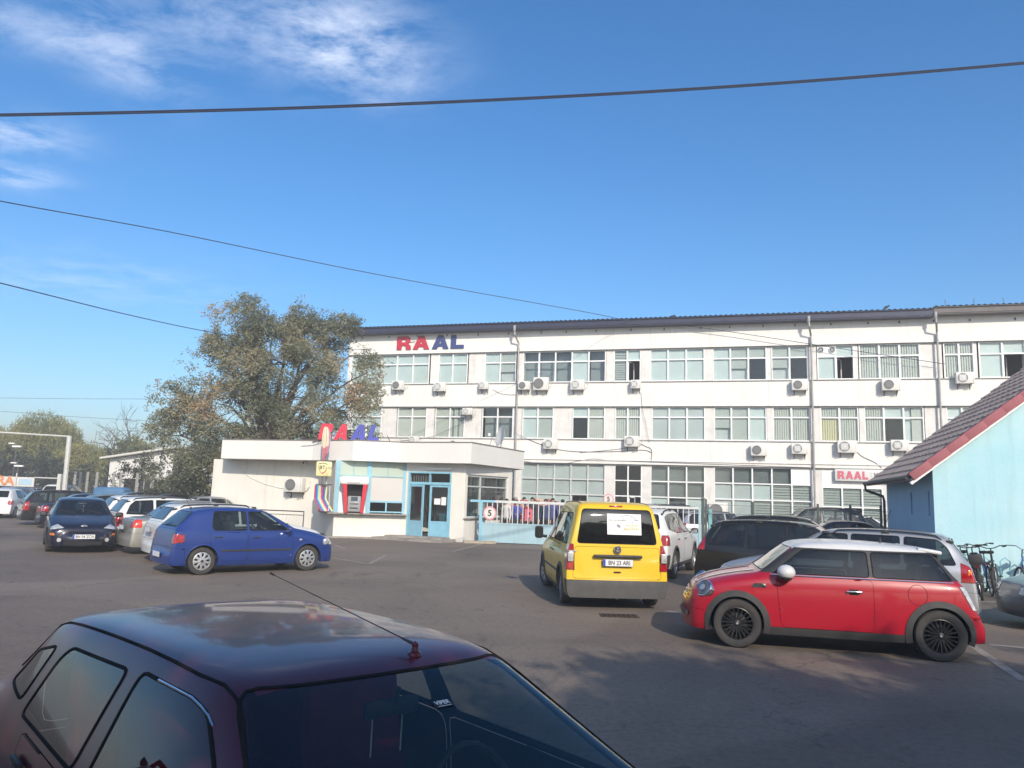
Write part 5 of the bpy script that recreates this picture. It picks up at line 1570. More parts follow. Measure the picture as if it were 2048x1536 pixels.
# letters standing on the gatehouse roof
rs = empty('roof_sign', (-6.5, 31.9, Z1), 0, 'slanted red and blue company letters standing on the gatehouse roof edge', 'sign')
P0 = Vector(Fp[1].lerp(Fp[2], .2)) + Vector((0, .45, 0)); P1 = Vector((-4.9, 31.9, 0))
REDE = mat('letter_red', (.62, .03, .06), .35, var=.08, vscale=4); BLUE2 = mat('letter_blue', (.07, .08, .38), .35, var=.08, vscale=4)
for (a, c, ch, m, mi) in ((636, 668, 'R', REDE, PINK), (667, 700, 'A', REDE, PINK), (700, 736, 'A', BLUE2, BLUS), (735, 762, 'L', BLUE2, BLUS)):
    b = MB(); pa = atY(a, 882.5, 31.9); pc = atY(c - 6, 882.5, 31.9); h = .68
    letter(b, ch, Matrix.Translation((pa.x - rs.location.x, 0, .02)), h, m, .14, slant=.22, wide=(pc.x - pa.x) / (GLY[ch]['w'] * h / 8))
    b.build('letter', rs, fix=False)
b = MB(); b.box((.0, .08, .0), (3.4, .05, .04), BRK)
for x in (-1.5, -.6, .4, 1.4): b.tube([(x, .0, .3), (x + .1, .5, .0)], .015, BRK, 5)
b.box((1.78, -.1, -.03), (.26, .2, .16), mat('brick_red', (.40, .14, .09), .8)); b.tube([(-2.1, -.1, .02), (-1.2, -.3, .05)], .02, BRK, 5)
b.build('frame', rs)
# flag on a leaning pole
fl = empty('flag', atY(652, 886, 30.9), 0, 'faded drooping red, yellow and blue flag on a short leaning pole', 'flag')
fl.location = atY(650, 890, 31.1)
b = MB(); b.tube([(0, .3, -.3), (-.02, -.05, .75)], .014, GREYBAR, 5); b.build('flagpole', fl)
FR = mat('flag_red', (.62, .26, .30), .9, var=.2, vscale=5); FY = mat('flag_cream', (.74, .68, .50), .9, var=.15, vscale=5); FB = mat('flag_blue', (.45, .38, .60), .9, var=.2, vscale=5)
b = MB()
nx, nz = 18, 10
vs = []
for j in range(nz + 1):
    t = j / nz
    for i in range(nx + 1):
        s = i / nx
        x = (s - .42) * (.16 + .52 * (t * (1 - t)) ** .6 * (1 if s > .42 else .75)) + .02
        vs.append((x, -.10 + .05 * math.sin(s * 17 + t * 2) * (.3 + t), .72 - 1.42 * t * (1 - .14 * abs(s - .35) * 2)))
fs1 = [(j * (nx + 1) + i, j * (nx + 1) + i + 1, (j + 1) * (nx + 1) + i + 1, (j + 1) * (nx + 1) + i) for j in range(nz) for i in range(nx)]
for f in fs1:
    j, i = f[0] // (nx + 1), f[0] % (nx + 1)
    mm = FY if (i < 9 and j < 6) else (FB if i > 15 else (FR if (i < 10 or j > 5 or i > 13) else FY))
    b.add([vs[k] for k in f], [(0, 1, 2, 3)], mm, True)
b.build('flag_cloth', fl, fix=False)
# satellite dish on the roof
sd = empty('satellite_dish', atY(1000, 905, 33.6), 0, 'round pale satellite dish on the gatehouse roof seen nearly edge on', 'satellite dish')
sd.location.z = Z1
M_ = Matrix.Translation((0, 0, .55)) @ Matrix.Rotation(R(-68), 4, 'Z') @ Matrix.Rotation(R(78), 4, 'X')
b = MB(); b.lathe([(.001, -.10), (.2, -.085), (.35, -.03), (.45, .03), (.46, .03), (.35, -.045), (.2, -.10), (.001, -.115)], mat('dish_grey', (.58, .57, .55), .5, var=.1, vscale=4), 30, 'Z', M=M_)
b.build('dish', sd)
b = MB(); b.tube([(0, 0, 0), (.1, .05, .5)], .03, PIPE, 6); b.tube([M_ @ Vector((0, -.42, .02)), M_ @ Vector((0, -.1, .5))], .012, PIPE, 5); b.rbox(M_ @ Vector((0, -.08, .52)), (.1, .1, .12), ACW, .02)
b.tube([(-.5, .0, .0), (-.35, 0, .5)], .01, BRK, 4); b.build('mast', sd)

# ------------------------------------------------------------------ sliding gate
GA, GB = Vector((-1.12, 30.9, 0)), Vector((7.32, 29.5, 0))
gd = (GB - GA); GL = gd.length; gd.normalize(); gr = math.atan2(gd.y, gd.x)
gt = empty('gate', GA, gr, 'long light blue steel gate with upright grey bars between gatehouse and fence', 'gate')
GH = 1.66
b = MB(); b.box((GL / 2, 0, .40), (GL, .03, .66), BLUEG)
for x in [1.6 * i for i in range(6)]: b.box((x + .8, -.018, .40), (.02, .012, .64), mat('gate_seam', (.28, .44, .48), .6))
b.build('sheet_panel', gt)
b = MB()
b.box((GL / 2, 0, GH - .04), (GL - .1, .07, .09), GREYBAR); b.box((GL / 2, 0, .76), (GL - .1, .06, .06), BLUEG); b.box((.06, 0, GH / 2), (.12, .08, GH), BLUEP); b.box((GL - .06, 0, GH / 2), (.10, .08, GH), BLUEG); b.box((GL / 2, 0, .06), (GL, .06, .06), BLUEG)
b.box((.12, -.005, GH - .04), (1.0, .072, .088), BLUEP)
b.build('gate_frame', gt)
b = MB(); i = 0; x = .30
while x < GL - .15:
    b.box((x, 0, (GH + .72) / 2), (.032, .032, GH - .84), GREYBAR); x += .205
b.build('bars', gt)
# speed signs
RIM = mat('sign_faded_red', (.66, .30, .33), .5, var=.1, vscale=8)
def round_sign(loc, rz, r, lb, pole=False):
    o = empty('speed_sign', loc, rz, lb, 'sign', 'round number five speed signs')
    b = MB(); b.lathe([(.001, 0), (r, 0), (r, .012), (.001, .012)], mat('sign_white', (.72, .66, .62), .5, var=.08, vscale=6), 30, 'Y')
    b.build('panel', o)
    b = MB(); b.lathe([(r, -.004), (r, -.001), (r * .80, -.001), (r * .80, -.004), (r, -.004)], RIM, 32, 'Y'); b.build('rim', o)
    text_obj('number', '5', r * 1.25, Matrix.Translation((0, -.006, -.01)), INK, o, bold=r * .03)
    if pole: b = MB(); b.tube([(0, .02, -r * 1.1), (0, .02, r * .4)], .02, GPL, 6); b.build('pole', o)
    return o
p = onplane(980, 1026, GA, Vector((-gd.y, gd.x, 0))); round_sign(p - Vector((-gd.y, gd.x, 0)) * .05, gr, .265, 'round number five sign hung on the bars at the left end of the gate')
p = onplane(1217, 998, GA, Vector((-gd.y, gd.x, 0))); round_sign(p - Vector((-gd.y, gd.x, 0)) * .02, gr, .20, 'small round number five sign sticking up above the middle of the gate', True)
# pink letter held on the gate
p = onplane(1049, 1042, GA, Vector((-gd.y, gd.x, 0)))
lt = empty('letter_sign', p + Vector((-gd.y, gd.x, 0)) * .06, gr, 'flat pink letter R fixed inside the gate bars', 'sign')
b = MB(); letter(b, 'R', Matrix.Translation((0, 0, 0)), .46, PINK, .03, wide=.72); b.build('letter', lt, fix=False)
# shoes-sized stones at the gate
for i, (px, lb) in enumerate(((1075, 'dark stone on the ground at the foot of the gate, left one'), (1081, 'dark stone on the ground at the foot of the gate, right one'))):
    p = G(px, 1088); b = MB(); b.rbox((0, 0, .06), (.15, .12, .11), mat('dark_stone', (.06, .05, .045), .9), .05, seg=3); o = tag(b.build('stone'), lb, 'stone', 'stones at the foot of the gate'); o.location = p

# chain link fence right of the gate
f0 = GB + gd * .12; f1 = Vector((13.9, 28.4, 0))
FM = mat('fence_dark_green', (.05, .07, .065), .6); WIRE = mat('fence_wire', (.22, .24, .24), .6)
cf = empty('chain_link_fence', f0, math.atan2((f1 - f0).y, (f1 - f0).x), 'see-through chain link fence on dark posts right of the gate', 'fence')
FL_ = (f1 - f0).length
for i, px in enumerate((1412, 1506, 1636, 1701, 1762)):
    q = onplane(px, 1030, f0, Vector((-(f1 - f0).y, (f1 - f0).x, 0)).normalized()); s = (q - f0).dot((f1 - f0).normalized())
    b = MB(); b.box((s, 0, .95), (.07, .07, 1.95 if i else 2.05), FM); b.build('post', cf)
b = MB()
b.tube([(0, 0, 1.78), (FL_, 0, 1.72)], .008, WIRE, 4); b.tube([(0, 0, 1.45), (FL_, 0, 1.45)], .006, WIRE, 4)
k = 0; x = -.5
while x < FL_:
    for s in (1, -1):
        x0 = x; pts = [(max(0, min(FL_, x0 + (0 if s > 0 else 1.7))), 0, 0), (max(0, min(FL_, x0 + (1.7 if s > 0 else 0))), 0, 1.7)]
        b.tube(pts, .0022, WIRE, 3, cap=False)
    x += .12
b.build('wire_mesh', cf, fix=False)
# turquoise mesh post at the gate end
b = MB(); b.box((0, 0, .8), (.14, .10, 1.6), mat('turquoise_mesh', (.20, .46, .48), .6, var=.4, vscale=25)); o = tag(b.build('gate_post'), 'turquoise patterned post where gate and chain link fence meet', 'post'); o.location = f0 + gd * .22 + Vector((0, .1, 0))
b = MB(); b.box((0, 0, .98), (.10, .10, 1.96), FM); b.rbox((0, 0, 1.98), (.13, .13, .06), FM, .02); o = tag(b.build('gate_post'), 'dark steel post at the right end of the gate', 'post'); o.location = GB + gd * .06

# ------------------------------------------------------------------ blue building on the right
AQUA = mat('aqua_render', (.33, .60, .68), .9, var=.16, vscale=.40, vcol=(.50, .68, .72), bump=.2, bscale=14, streak=.10)
SIDEB = mat('mid_blue_render', (.34, .56, .76), .9, var=.08, vscale=.8, bump=.1, bscale=14)
TILE = mat('brown_roof_tile', (.56, .42, .34), .8, var=.35, vscale=2.5, bump=.2, bscale=30)
REDT = mat('red_edge_tile', (.36, .12, .135), .75, var=.2, vscale=3)
BC = Vector((10.45, 19.08, 0))
blu = empty('blue_house', BC, BYAW, 'light blue gabled house with brown tiled roof and red edge tiles at the right', 'house')
WB, DB, EZ, PT = 8.8, 6.3, 2.95, math.tan(R(38.5))
b = MB()
RZ = EZ + WB / 2 * PT
b.prism([(0, 0), (WB, 0), (WB, EZ), (WB / 2, RZ), (0, EZ)], 0, .25, AQUA, 'XZ'); b.build('gable_wall', blu)
b = MB(); b.prism([(0, 0), (WB, 0), (WB, EZ), (WB / 2, RZ), (0, EZ)], DB - .25, DB, AQUA, 'XZ'); b.box((WB - .125, DB / 2, EZ / 2), (.25, DB - .5, EZ), AQUA); b.build('rear_wall', blu)
# side wall with two slits
b = MB()
s1, s2, sw, sz0, sz1 = 1.05, 3.2, .16, 1.28, 2.15
ys_ = [0.25, s1, s1 + sw, s2, s2 + sw, DB - .25]
ys_ = [.25]
def sideu(px, py):
    q = onplane(px, py, BC, BT); return (q - BC).dot(BN), q.z
sl = [sideu(1857, 983), sideu(1822, 985)]; sl2 = [sideu(1859, 1032), sideu(1823.6, 1029)]
segs = []; y = .25
for (c_, z_), (c2, z2) in zip(sl, sl2):
    segs.append((y, c_ - .10, 0, EZ)); segs.append((c_ - .10, c_ + .10, 0, z2)); segs.append((c_ - .10, c_ + .10, z_, EZ)); y = c_ + .10
segs.append((y, DB - .25, 0, EZ))
for (a, c, z0, z1) in segs: b.box((.125, (a + c) / 2, (z0 + z1) / 2), (.25, c - a, z1 - z0), SIDEB)
for (c_, z_), (c2, z2) in zip(sl, sl2): b.box((.19, c_, (z_ + z2) / 2), (.02, .2, z_ - z2), mat('slit_blue', (.07, .19, .33), .7))
b.box((-.003, .125, EZ / 2), (.004, .25, EZ - .01), SIDEB)
b.build('side_wall', blu)
# tiled roof: overlapping courses on both slopes
def slope(sign, nm):
    b = MB(); OV, RK = .55, .28
    L = (WB / 2 + OV) / math.cos(math.atan(PT)); nc = 17; x0 = -OV if sign > 0 else WB + OV
    z0 = EZ - OV * PT + .10
    th = math.atan(PT)
    ny = 60
    for k in range(nc):
        a, c = L * k / nc, L * (k + 1) / nc + .04
        vs = []
        for i in range(ny + 1):
            y = -RK + (DB + 2 * RK) * i / ny
            wv = .016 * math.cos(2 * PI * i / 4)
            for (d, h) in ((a, .058 + wv), (c, .02 + wv), (a, .0)):
                vs.append((x0 + sign * (d * math.cos(th) - h * math.sin(th)), y, z0 + d * math.sin(th) + h * math.cos(th)))
        fs_ = []
        for i in range(ny):
            fs_.append((3 * i, 3 * i + 3, 3 * i + 4, 3 * i + 1)); fs_.append((3 * i, 3 * i + 2, 3 * i + 5, 3 * i + 3))
        b.add(vs, fs_, TILE)
    b.box((0, 0, 0), (L, DB + 2 * RK - .02, .05), mat('roof_underside', (.45, .43, .41), .8), M=Matrix.Translation((x0 + sign * L / 2 * math.cos(th), DB / 2, z0 + L / 2 * math.sin(th) - .04)) @ Matrix.Rotation(-sign * th, 4, 'Y'))
    b.build(nm, blu)
    # red verge tiles along the near edge, white board below them
    b = MB(); k = 12
    for i in range(k):
        M_ = Matrix.Translation((x0 + sign * (L * (i + .5) / k) * math.cos(th), -RK - .03, z0 + (L * (i + .5) / k) * math.sin(th) + .055)) @ Matrix.Rotation(-sign * th + sign * .02, 4, 'Y')
        b.rbox((0, 0, -.03), (L / k * 1.03, .05, .21), REDT, .012, M=M_); b.rbox((0, .10, .05), (L / k * 1.03, .2, .045), REDT, .012, M=M_)
    b.build('verge_tiles', blu)
    b = MB(); M_ = Matrix.Translation((x0 + sign * L / 2 * math.cos(th), -RK + .06, z0 + L / 2 * math.sin(th) - .13)) @ Matrix.Rotation(-sign * th, 4, 'Y')
    b.box((0, 0, 0), (L, .16, .07), OPAQ, M=M_); b.build('verge_board', blu)
slope(1, 'roof'); slope(-1, 'roof')
b = MB(); zg = EZ - .55 * PT + .12
b.tube([(-.62, -.25, zg), (-.62, DB + .28, zg)], .06, BPL, 8); b.tube([(-.62, DB + .15, zg - .02), (-.60, DB + .15, zg - .22), (-.1, DB + .1, zg - .40), (-.07, DB + .1, zg - .55), (-.07, DB + .1, .1)], .045, BPL, 8)
b.build('gutter', blu)
b = MB(); b.box((.45, -.02, .5), (.02, .02, .02), AQUA)
# ------------------------------------------------------------------ cars in the lot
random.seed(7)
P_RED = paint('red', (.36, .008, .022), rough=.28, dust=.06)
P_WHITER = paint('white_roof', (.62, .62, .61), rough=.35)
P_YEL = paint('yellow', (.72, .47, .015), rough=.34, dust=.07)
P_BLUE = paint('blue', (.017, .043, .20), metal=.05, rough=.30, dust=.12)
P_NAVY = paint('dark_navy', (.008, .010, .028), metal=.2, rough=.28, dust=.2)
P_BLACK = paint('black', (.012, .012, .014), rough=.28, dust=.25)
P_WHITE = paint('white', (.70, .70, .68), rough=.35)
P_CREAM = paint('cream_white', (.72, .71, .67), rough=.38)
P_SILVER = paint('silver', (.42, .43, .45), metal=.55, rough=.36)
P_GOLD = paint('champagne', (.42, .41, .37), metal=.5, rough=.36)
P_GREY = paint('dark_grey', (.10, .11, .125), metal=.5, rough=.32)
P_MAR = paint('maroon', (.080, .010, .021), metal=.12, rough=.26, dust=.25)
P_MAR.node_tree.nodes['Principled BSDF'].inputs['Coat Weight'].default_value = .4
def wheels_pose(pf, pr, near, sp):
    F_, R_ = G(*pf), G(*pr); d = (F_ - R_); hd = math.atan2(d.y, d.x); mid = (F_ + R_) / 2
    left = Vector((-math.sin(hd), math.cos(hd), 0)); tr = sp['hw'] - sp.get('ww', .19) / 2
    c = mid - left * near * tr
    return (c.x, c.y, hd)
def corner_pose(pt, hd, sp, end, side):
    """pt: ground point under a body corner; end = -1 rear, 1 front; side = 1 left"""
    e = sp['st'][-1 if end < 0 else 0][0] + end * .05
    f = Vector((math.cos(hd), math.sin(hd), 0)); l = Vector((-f.y, f.x, 0))
    c = Vector(pt) - f * e - l * side * sp['hw'] * .95
    return (c.x, c.y, hd)
def skin_pt(root, x, z, s):
    h = SK[root.name].ray_cast(Vector((x, s * 1.6, z)), Vector((0, -s, 0)), 3)
    return h[0] if h[0] is not None else Vector((x, s * .8, z))
def skin_front(root, y, z, s):
    h = SK[root.name].ray_cast(Vector((s * 3.2, y, z)), Vector((-s, 0, 0)), 3)
    return h[0] if h[0] is not None else Vector((s * 1.9, y, z))
def skin_top(root, x, y):
    h = SK[root.name].ray_cast(Vector((x, y, 2.6)), Vector((0, 0, -1)), 3)
    return h[0] if h[0] is not None else Vector((x, y, 1.4))

# --- red hatchback with white roof
LENS2 = mat('smoked_lamp_lens', (.16, .165, .18), .08, metal=.3, coat=1.0, var=.6, vscale=11)
sp = S_mini(P_WHITER)
pose = wheels_pose((1475, 1293.8), (1880, 1322), 1, sp)
mini = build_car('mini', sp, P_RED, pose, 'small red hatchback with white roof, white bonnet stripes and black wheels', wheel='alloy_black', glassm=CMID, plate=None)
b = MB()     # chrome waist line, bonnet stripes, mirrors, handles, lamps
for s in (1, -1):
    pts = [skin_pt(mini, .80 - 2.22 * i / 16, .965, s) + Vector((0, s * .006, 0)) for i in range(17)]
    b.tube(pts, .009, CHROME, 5)
b.build('waist_trim', mini)
b = MB()
for yy in (.31, -.31):
    vs = []; n_ = 16
    for i in range(n_ + 1):
        x = .98 + (1.80 - .98) * i / n_; w_ = .06
        for y in (yy - w_, yy + w_): p = skin_top(mini, x, y); vs.append((p.x, p.y, p.z + .007))
    b.add(vs, [(2 * i + 1, 2 * i, 2 * i + 2, 2 * i + 3) for i in range(n_)], P_WHITER, True)
    b.build('bonnet_stripe', mini, fix=False)
    b = MB()
for s in (1, -1):
    b = MB()
    c = skin_top(mini, 1.62, s * .60); h_ = SK[mini.name].ray_cast(Vector((1.665, s * 1.6, .745)), Vector((0, -s, 0)), 3)
    nrm = h_[1] if h_[1].y * s > 0 else -h_[1]
    nrm = (nrm + Vector((.45, 0, .10))).normalized(); cc = h_[0] - nrm * .012
    M_ = Matrix.Translation(cc) @ nrm.to_track_quat('Z', 'Y').to_matrix().to_4x4() @ Matrix.Diagonal((.98, .84, 1, 1))
    b.lathe([(.135, -.07), (.140, .0), (.134, .012), (.126, .014)], CHROME, 28, 'Z', M=M_)
    b.lathe([(.126, .010), (.11, .020), (.07, .028), (.001, .031)], LENS2, 28, 'Z', M=M_)
    b.lathe([(.050, .030), (.036, .034), (.001, .036)], SILV, 16, 'Z', M=M_)
    b.build('head_lamp', mini)
    b = MB(); p = skin_pt(mini, .60, 1.0, s)
    M_ = Matrix.Translation((.62, s * .93, 1.015)) @ Matrix.Diagonal((.115, .125, .095, 1))
    b.lathe([(math.cos(a), math.sin(a)) for a in [(-PI / 2 + PI * k / 10) for k in range(11)]], P_WHITER, 20, 'Z', M=M_)
    b.build('side_mirror', mini)
    b = MB(); M_ = Matrix.Translation((.63, s * .90, .955)) @ Matrix.Diagonal((.10, .13, .06, 1))
    b.lathe([(math.cos(a), math.sin(a)) for a in [(-PI / 2 + PI * k / 8) for k in range(9)]], BPL, 14, 'Z', M=M_); b.build('mirror_foot', mini)
    b = MB(); p = skin_pt(mini, -.22, .80, s); b.rbox(p + Vector((0, s * .028, 0)), (.19, .02, .026), CHROME, .009); b.rbox(p + Vector((.0, s * .004, -.005)), (.11, .012, .07), DARK, .005); b.build('door_handle', mini)
    b = MB(); p = skin_pt(mini, 1.02, .82, s)
    b.prism([(.87, .79), (1.06, .79), (1.01, .845), (.90, .845)], s * (abs(p.y) - .004) if s > 0 else -(abs(p.y) + .008), s * (abs(p.y) + .008) if s > 0 else -(abs(p.y) - .004), BPL, 'XZ')
    b.lathe([(.032, 0), (.028, .01), (.001, .012)], CHROME, 14, 'Y', c=(.89, s * (abs(p.y) + .004) if s > 0 else -(abs(p.y) + .016), .82)); b.build('side_scuttle', mini)
    b = MB(); p = skin_pt(mini, -.98, .80, s)
    if s > 0:
        ring = [Vector((-.98 + .115 * math.cos(t * PI / 12), 0, .80 + .125 * math.sin(t * PI / 12))) for t in range(24)]
        b.tube([Vector((q.x, skin_pt(mini, q.x, q.z, s).y + s * .0005, q.z)) for q in ring], .0035, mat('gap_dark_red', (.12, .008, .01), .6), 4, closed=True); b.build('fuel_flap', mini)
b = MB()    # grille, black lower intake
p = skin_front(mini, 0, .60, 1)
for z in (.56, .61, .66): b.tube([skin_front(mini, y, z, 1) + Vector((.01, 0, 0)) for y in (-.42, -.25, 0, .25, .42)], .012, CHROME, 5)
b.tube([skin_front(mini, y, .38, 1) + Vector((.012, 0, 0)) for y in (-.55, -.3, 0, .3, .55)], .03, BPL, 6)
b.build('grille', mini)
b = MB(); p = skin_top(mini, -.75, 0); b.lathe([(.025, 0), (.012, .05), (.004, .07)], BPL, 8, 'Z', c=p); b.tube([p + Vector((0, 0, .05)), p + Vector((-.16, 0, .46))], .0035, BPL, 4); b.build('antenna', mini)
b = MB(); b.rbox((-1.22, 0, 1.34), (.30, 1.12, .05), P_WHITER, .022, M=Matrix.Translation((-1.22, 0, 1.34)) @ Matrix.Rotation(-.13, 4, 'Y') @ Matrix.Translation((1.22, 0, -1.34))); b.build('roof_spoiler', mini)
b = MB(); 
for (x0_, x1_, z0_, z1_, dy) in ((-.22, -.05, 1.15, 1.27, 0), (-.16, -.155, 1.15, 1.27, 0)):
    y0_ = skin_pt(mini, -.1, 1.2, -1).y
    b.box(((x0_ + x1_) / 2, y0_ + .012, (z0_ + z1_) / 2), (x1_ - x0_, .004, z1_ - z0_), OPAQ)
b.build('paper_sticker', mini)
for s in (1, -1):     # wheel arch lamps / reflectors on the rear quarter bumper
    b = MB(); p = skin_pt(mini, -1.62, .56, s)
    b.rbox(p, (.16, .02, .04), mat('reflector_red', (.6, .03, .03), .2), .01, rz=-s * .6); b.build('reflector', mini)

# --- yellow van
sp = S_van()
RL, RR_ = G(1142, 1214), G(1314, 1220)
mid = (RL + RR_) / 2; hd = R(94.0)
f_ = Vector((math.cos(hd), math.sin(hd), 0))
c = mid + f_ * (sp['wb'] / 2 + .55)
van = build_car('van', sp, P_YEL, (c.x, c.y, hd), 'bright yellow small van seen from behind with grey bumper and poster in the rear window', 'van', wheel='alloy7', glassm=CMID, rearglass=glass('van_rear_glass', (.07, .075, .07), .55, 1.25, dull=(.014, .013, .012)))
number_plate(van, frameM((-2.175, 0, .80), (0, -1, 0)), 'BN 23 ARI')
b = MB(); b.rbox((-2.165, 0, .905), (.06, .86, .055), BPL, .025); b.build('tailgate_handle', van)
b = MB(); b.lathe([(.07, 0), (.062, -.012), (.058, -.012)], CHROME, 24, 'X', c=(-2.145, 0, 1.015)); b.lathe([(.058, -.006), (.001, -.006)], mat('badge_dark', (.05, .05, .07), .3), 20, 'X', c=(-2.145, 0, 1.015)); b.build('emblem', van)
Mb = frameM((-2.162, 0, 1.015), (0, -1, 0))
text_obj('emblem_letter', 'V', .062, Mb @ Matrix.Translation((0, 0, .026)), CHROME, van, bold=.002); text_obj('emblem_letter', 'W', .062, Mb @ Matrix.Translation((0, 0, -.02)), CHROME, van, bold=.002)
b = MB()
xr = skin_front(van, .05, 1.55, -1).x; xr2 = skin_front(van, .05, 1.30, -1).x
Mp = frameM(((xr + xr2) / 2 - .012, 0, 1.42), (0, -1, 0), (xr - xr2, 0, .25))
b.box((.03 + .10, 0, .03), (.60, .004, .36), OPAQ, M=Mp)
po = b.build('window_poster', van)
AMB = mat('poster_amber', (.70, .38, .12), .5)
def blur_line(name, par, M, x0, x1, z, h, n, m):
    """a printed line too small to read: uneven short strokes"""
    rr = random.Random(n); q = MB(); w_ = (x1 - x0) / n
    q.box(((x0 + x1) / 2, 0, z - h * .42), (x1 - x0, .001, h * .14), m, M=M)
    for k in range(n):
        hh = h * rr.uniform(.55, 1); q.box((x0 + w_ * (k + .5), 0, z - h / 2 + hh / 2), (w_ * rr.uniform(.35, .75), .001, hh), m, M=M)
    return q.build(name, par)
PGR = mat('poster_grey_print', (.22, .22, .24), .6)
Mq = Mp @ Matrix.Translation((0, -.004, 0))
blur_line('printed_line', po, Mq, -.15, .16, .105, .030, 13, PGR)
blur_line('printed_line', po, Mq, .14, .41, .020, .040, 9, AMB); blur_line('printed_line', po, Mq, .12, .40, -.035, .060, 8, AMB)
blur_line('printed_line', po, Mq, .08, .22, -.078, .022, 7, PGR); blur_line('printed_line', po, Mq, .10, .41, -.112, .014, 19, PGR)
b = MB(); zz_ = [(-.03, .14), (-.03, .185), (.0, .145), (.035, .15), (.05, .19), (.07, .165)]
b.tube([Mq @ Vector((x, 0, z)) for x, z in zz_], .0035, PGR, 4); b.build('printed_squiggle', po)
b = MB(); ar_ = [(.09 + .27 * t / 10, .155 + .035 * math.sin(PI * (t / 10) ** .8) - .05 * (t / 10) ** 3) for t in range(11)] + [(.385, .105), (.34, .103), (.30, .10), (.285, .08), (.275, .05)]
b.tube([Mq @ Vector((x, 0, z)) for x, z in ar_], .0045, mat('poster_blue', (.05, .07, .2), .5), 4); b.build('printed_arrow', po)
b = MB(); b.box((.03, 0, .0), (.07, .001, .05), PGR, M=Mq @ Matrix.Translation((.03, 0, 0)) @ Matrix.Rotation(.6, 4, 'Y') @ Matrix.Translation((-.03, 0, 0))); b.build('printed_picture', po)
b = MB(); b.rbox((skin_front(van, 0, 1.755, -1).x - .0, 0, 1.752), (.03, .24, .035), REDL, .01); b.build('brake_lamp', van)
b = MB(); b.box((-2.125, .78, .98), (.004, .14, .02), SILV); b.box((-2.14, 0, .64), (.006, .12, .02), DARK); b.build('model_badge', van)
for s in (1, -1):
    b = MB(); b.rbox((-2.145, s * .815, .885), (.025, .10, .16), WLL, .012); b.build('reversing_lamp', van)
    b = MB(); b.rbox((.80, s * 1.045, 1.15), (.16, .17, .25), BPL, .05, seg=3); b.tube([(.82, s * .88, 1.06), (.80, s * 1.03, 1.09)], .035, BPL, 6); b.box((.718, s * 1.045, 1.15), (.004, .13, .2), DARK); b.build('side_mirror', van)
    b = MB(); b.box((-1.40, s * .78, .20), (.015, .20, .30), mat('mud_flap', (.25, .25, .25), .8, var=.4, vscale=12)); b.build('mud_flap', van)
b = MB(); pL = skin_pt(van, 0, 1.5, 1)
for s in (1, -1):
    b.tube([skin_top(van, .30 - 2.1 * i / 12, s * .60) + Vector((0, 0, .004)) for i in range(13)], .012, mat('roof_seal', (.25, .18, .03), .6), 4)
b.build('roof_seam', van)
b = MB(); 
for x in (-.12, -1.16):
    pass
b.tube([(-2.13, .0, .20), (-2.02, .0, .20)], .02, GPL, 6)
b.build('exhaust', van)

# --- blue hatchback
sp = S_hatch()
polo = build_car('polo', sp, P_BLUE, wheels_pose((615, 1141), (395, 1150), -1, sp), 'blue five door hatchback with silver wheel covers parked in front of the gatehouse', wheel='hubcap', plate=('', 'r'))
for s in (1, -1):
    b = MB(); p = skin_pt(polo, 1.62, .66, s)
    b.rbox(p + Vector((.06, -s * .03, 0)), (.22, .10, .16), CLL, .05, rz=-s * .6, seg=3); b.build('head_lamp_unit', polo)
    b = MB(); p = skin_pt(polo, 1.0, .72, s); b.rbox(p + Vector((0, s * .004, 0)), (.07, .012, .035), WLL, .006); b.build('side_repeater', polo)
b = MB(); p = skin_top(polo, -1.28, .0); b.tube([p, p + Vector((.32, 0, .42))] if False else [p, p + Vector((-.22, 0, .40))], .005, BPL, 4); b.lathe([(.03, 0), (.012, .04)], BPL, 8, 'Z', c=p); b.build('antenna', polo)
b = MB(); p = skin_front(polo, .0, 1.03, -1); b.tube([p + Vector((-.02, .25, -.02)), p + Vector((-.02, -.25, .05))], .009, BPL, 4); b.build('rear_wiper', polo)
b = MB(); b.tube([skin_top(polo, .86, .55) + Vector((0, 0, .03)), skin_top(polo, .80, -.5) + Vector((0, 0, .03))], .01, BPL, 4); b.build('wiper', polo)

# --- dark hatchback facing the viewer
sp = S_focus()
FR_, FL2 = G(97.7, 1102.8), G(220, 1101.6)
ax = (FR_ + FL2) / 2; hd = math.atan2(-(FL2 - FR_).x, (FL2 - FR_).y); hd = R(-58)
c = ax - Vector((math.cos(hd), math.sin(hd), 0)) * sp['wb'] / 2
foc = build_car('focus', sp, P_NAVY, (c.x, c.y, hd), 'dark navy hatchback driving towards the viewer with clear headlamps and orange indicators', wheel='alloy5', plate=('BN 04 ZCN', 'f'), glassm=CMID)
b = MB(); p = skin_front(foc, 0, .70, 1); b.lathe([(.001, .014), (.07, .012), (.085, 0)], CHROME, 20, 'X', c=p, M=Matrix.Translation(p) @ Matrix.Diagonal((1, 1, .5, 1)) @ Matrix.Translation(-p)); b.build('emblem', foc)
b = MB(); b.box((skin_front(foc, 0, .30, 1).x + .005, 0, .27), (.02, .9, .10), DARK); b.tube([skin_front(foc, y, .56, 1) + Vector((.005, 0, 0)) for y in (-.35, -.2, 0, .2, .35)], .018, DARK, 5); b.build('lower_grille', foc)
b = MB(); b.tube([(.55, .02, 1.22), (.55, .02, 1.12)], .004, OPAQ, 4); b.rbox((.55, .02, 1.07), (.02, .035, .09), OPAQ, .01); b.rbox((.42, 0, 1.25), (.03, .2, .06), BPL, .02); b.build('interior_mirror', foc)
for yy in (.45, -.2):
    b = MB(); p = skin_top(foc, .93, yy); q = skin_top(foc, .72, yy - .5 if yy > 0 else yy - .42); b.tube([p + Vector((.02, 0, .02)), q + Vector((0, 0, .015))], .008, BPL, 4); b.build('wiper', foc)

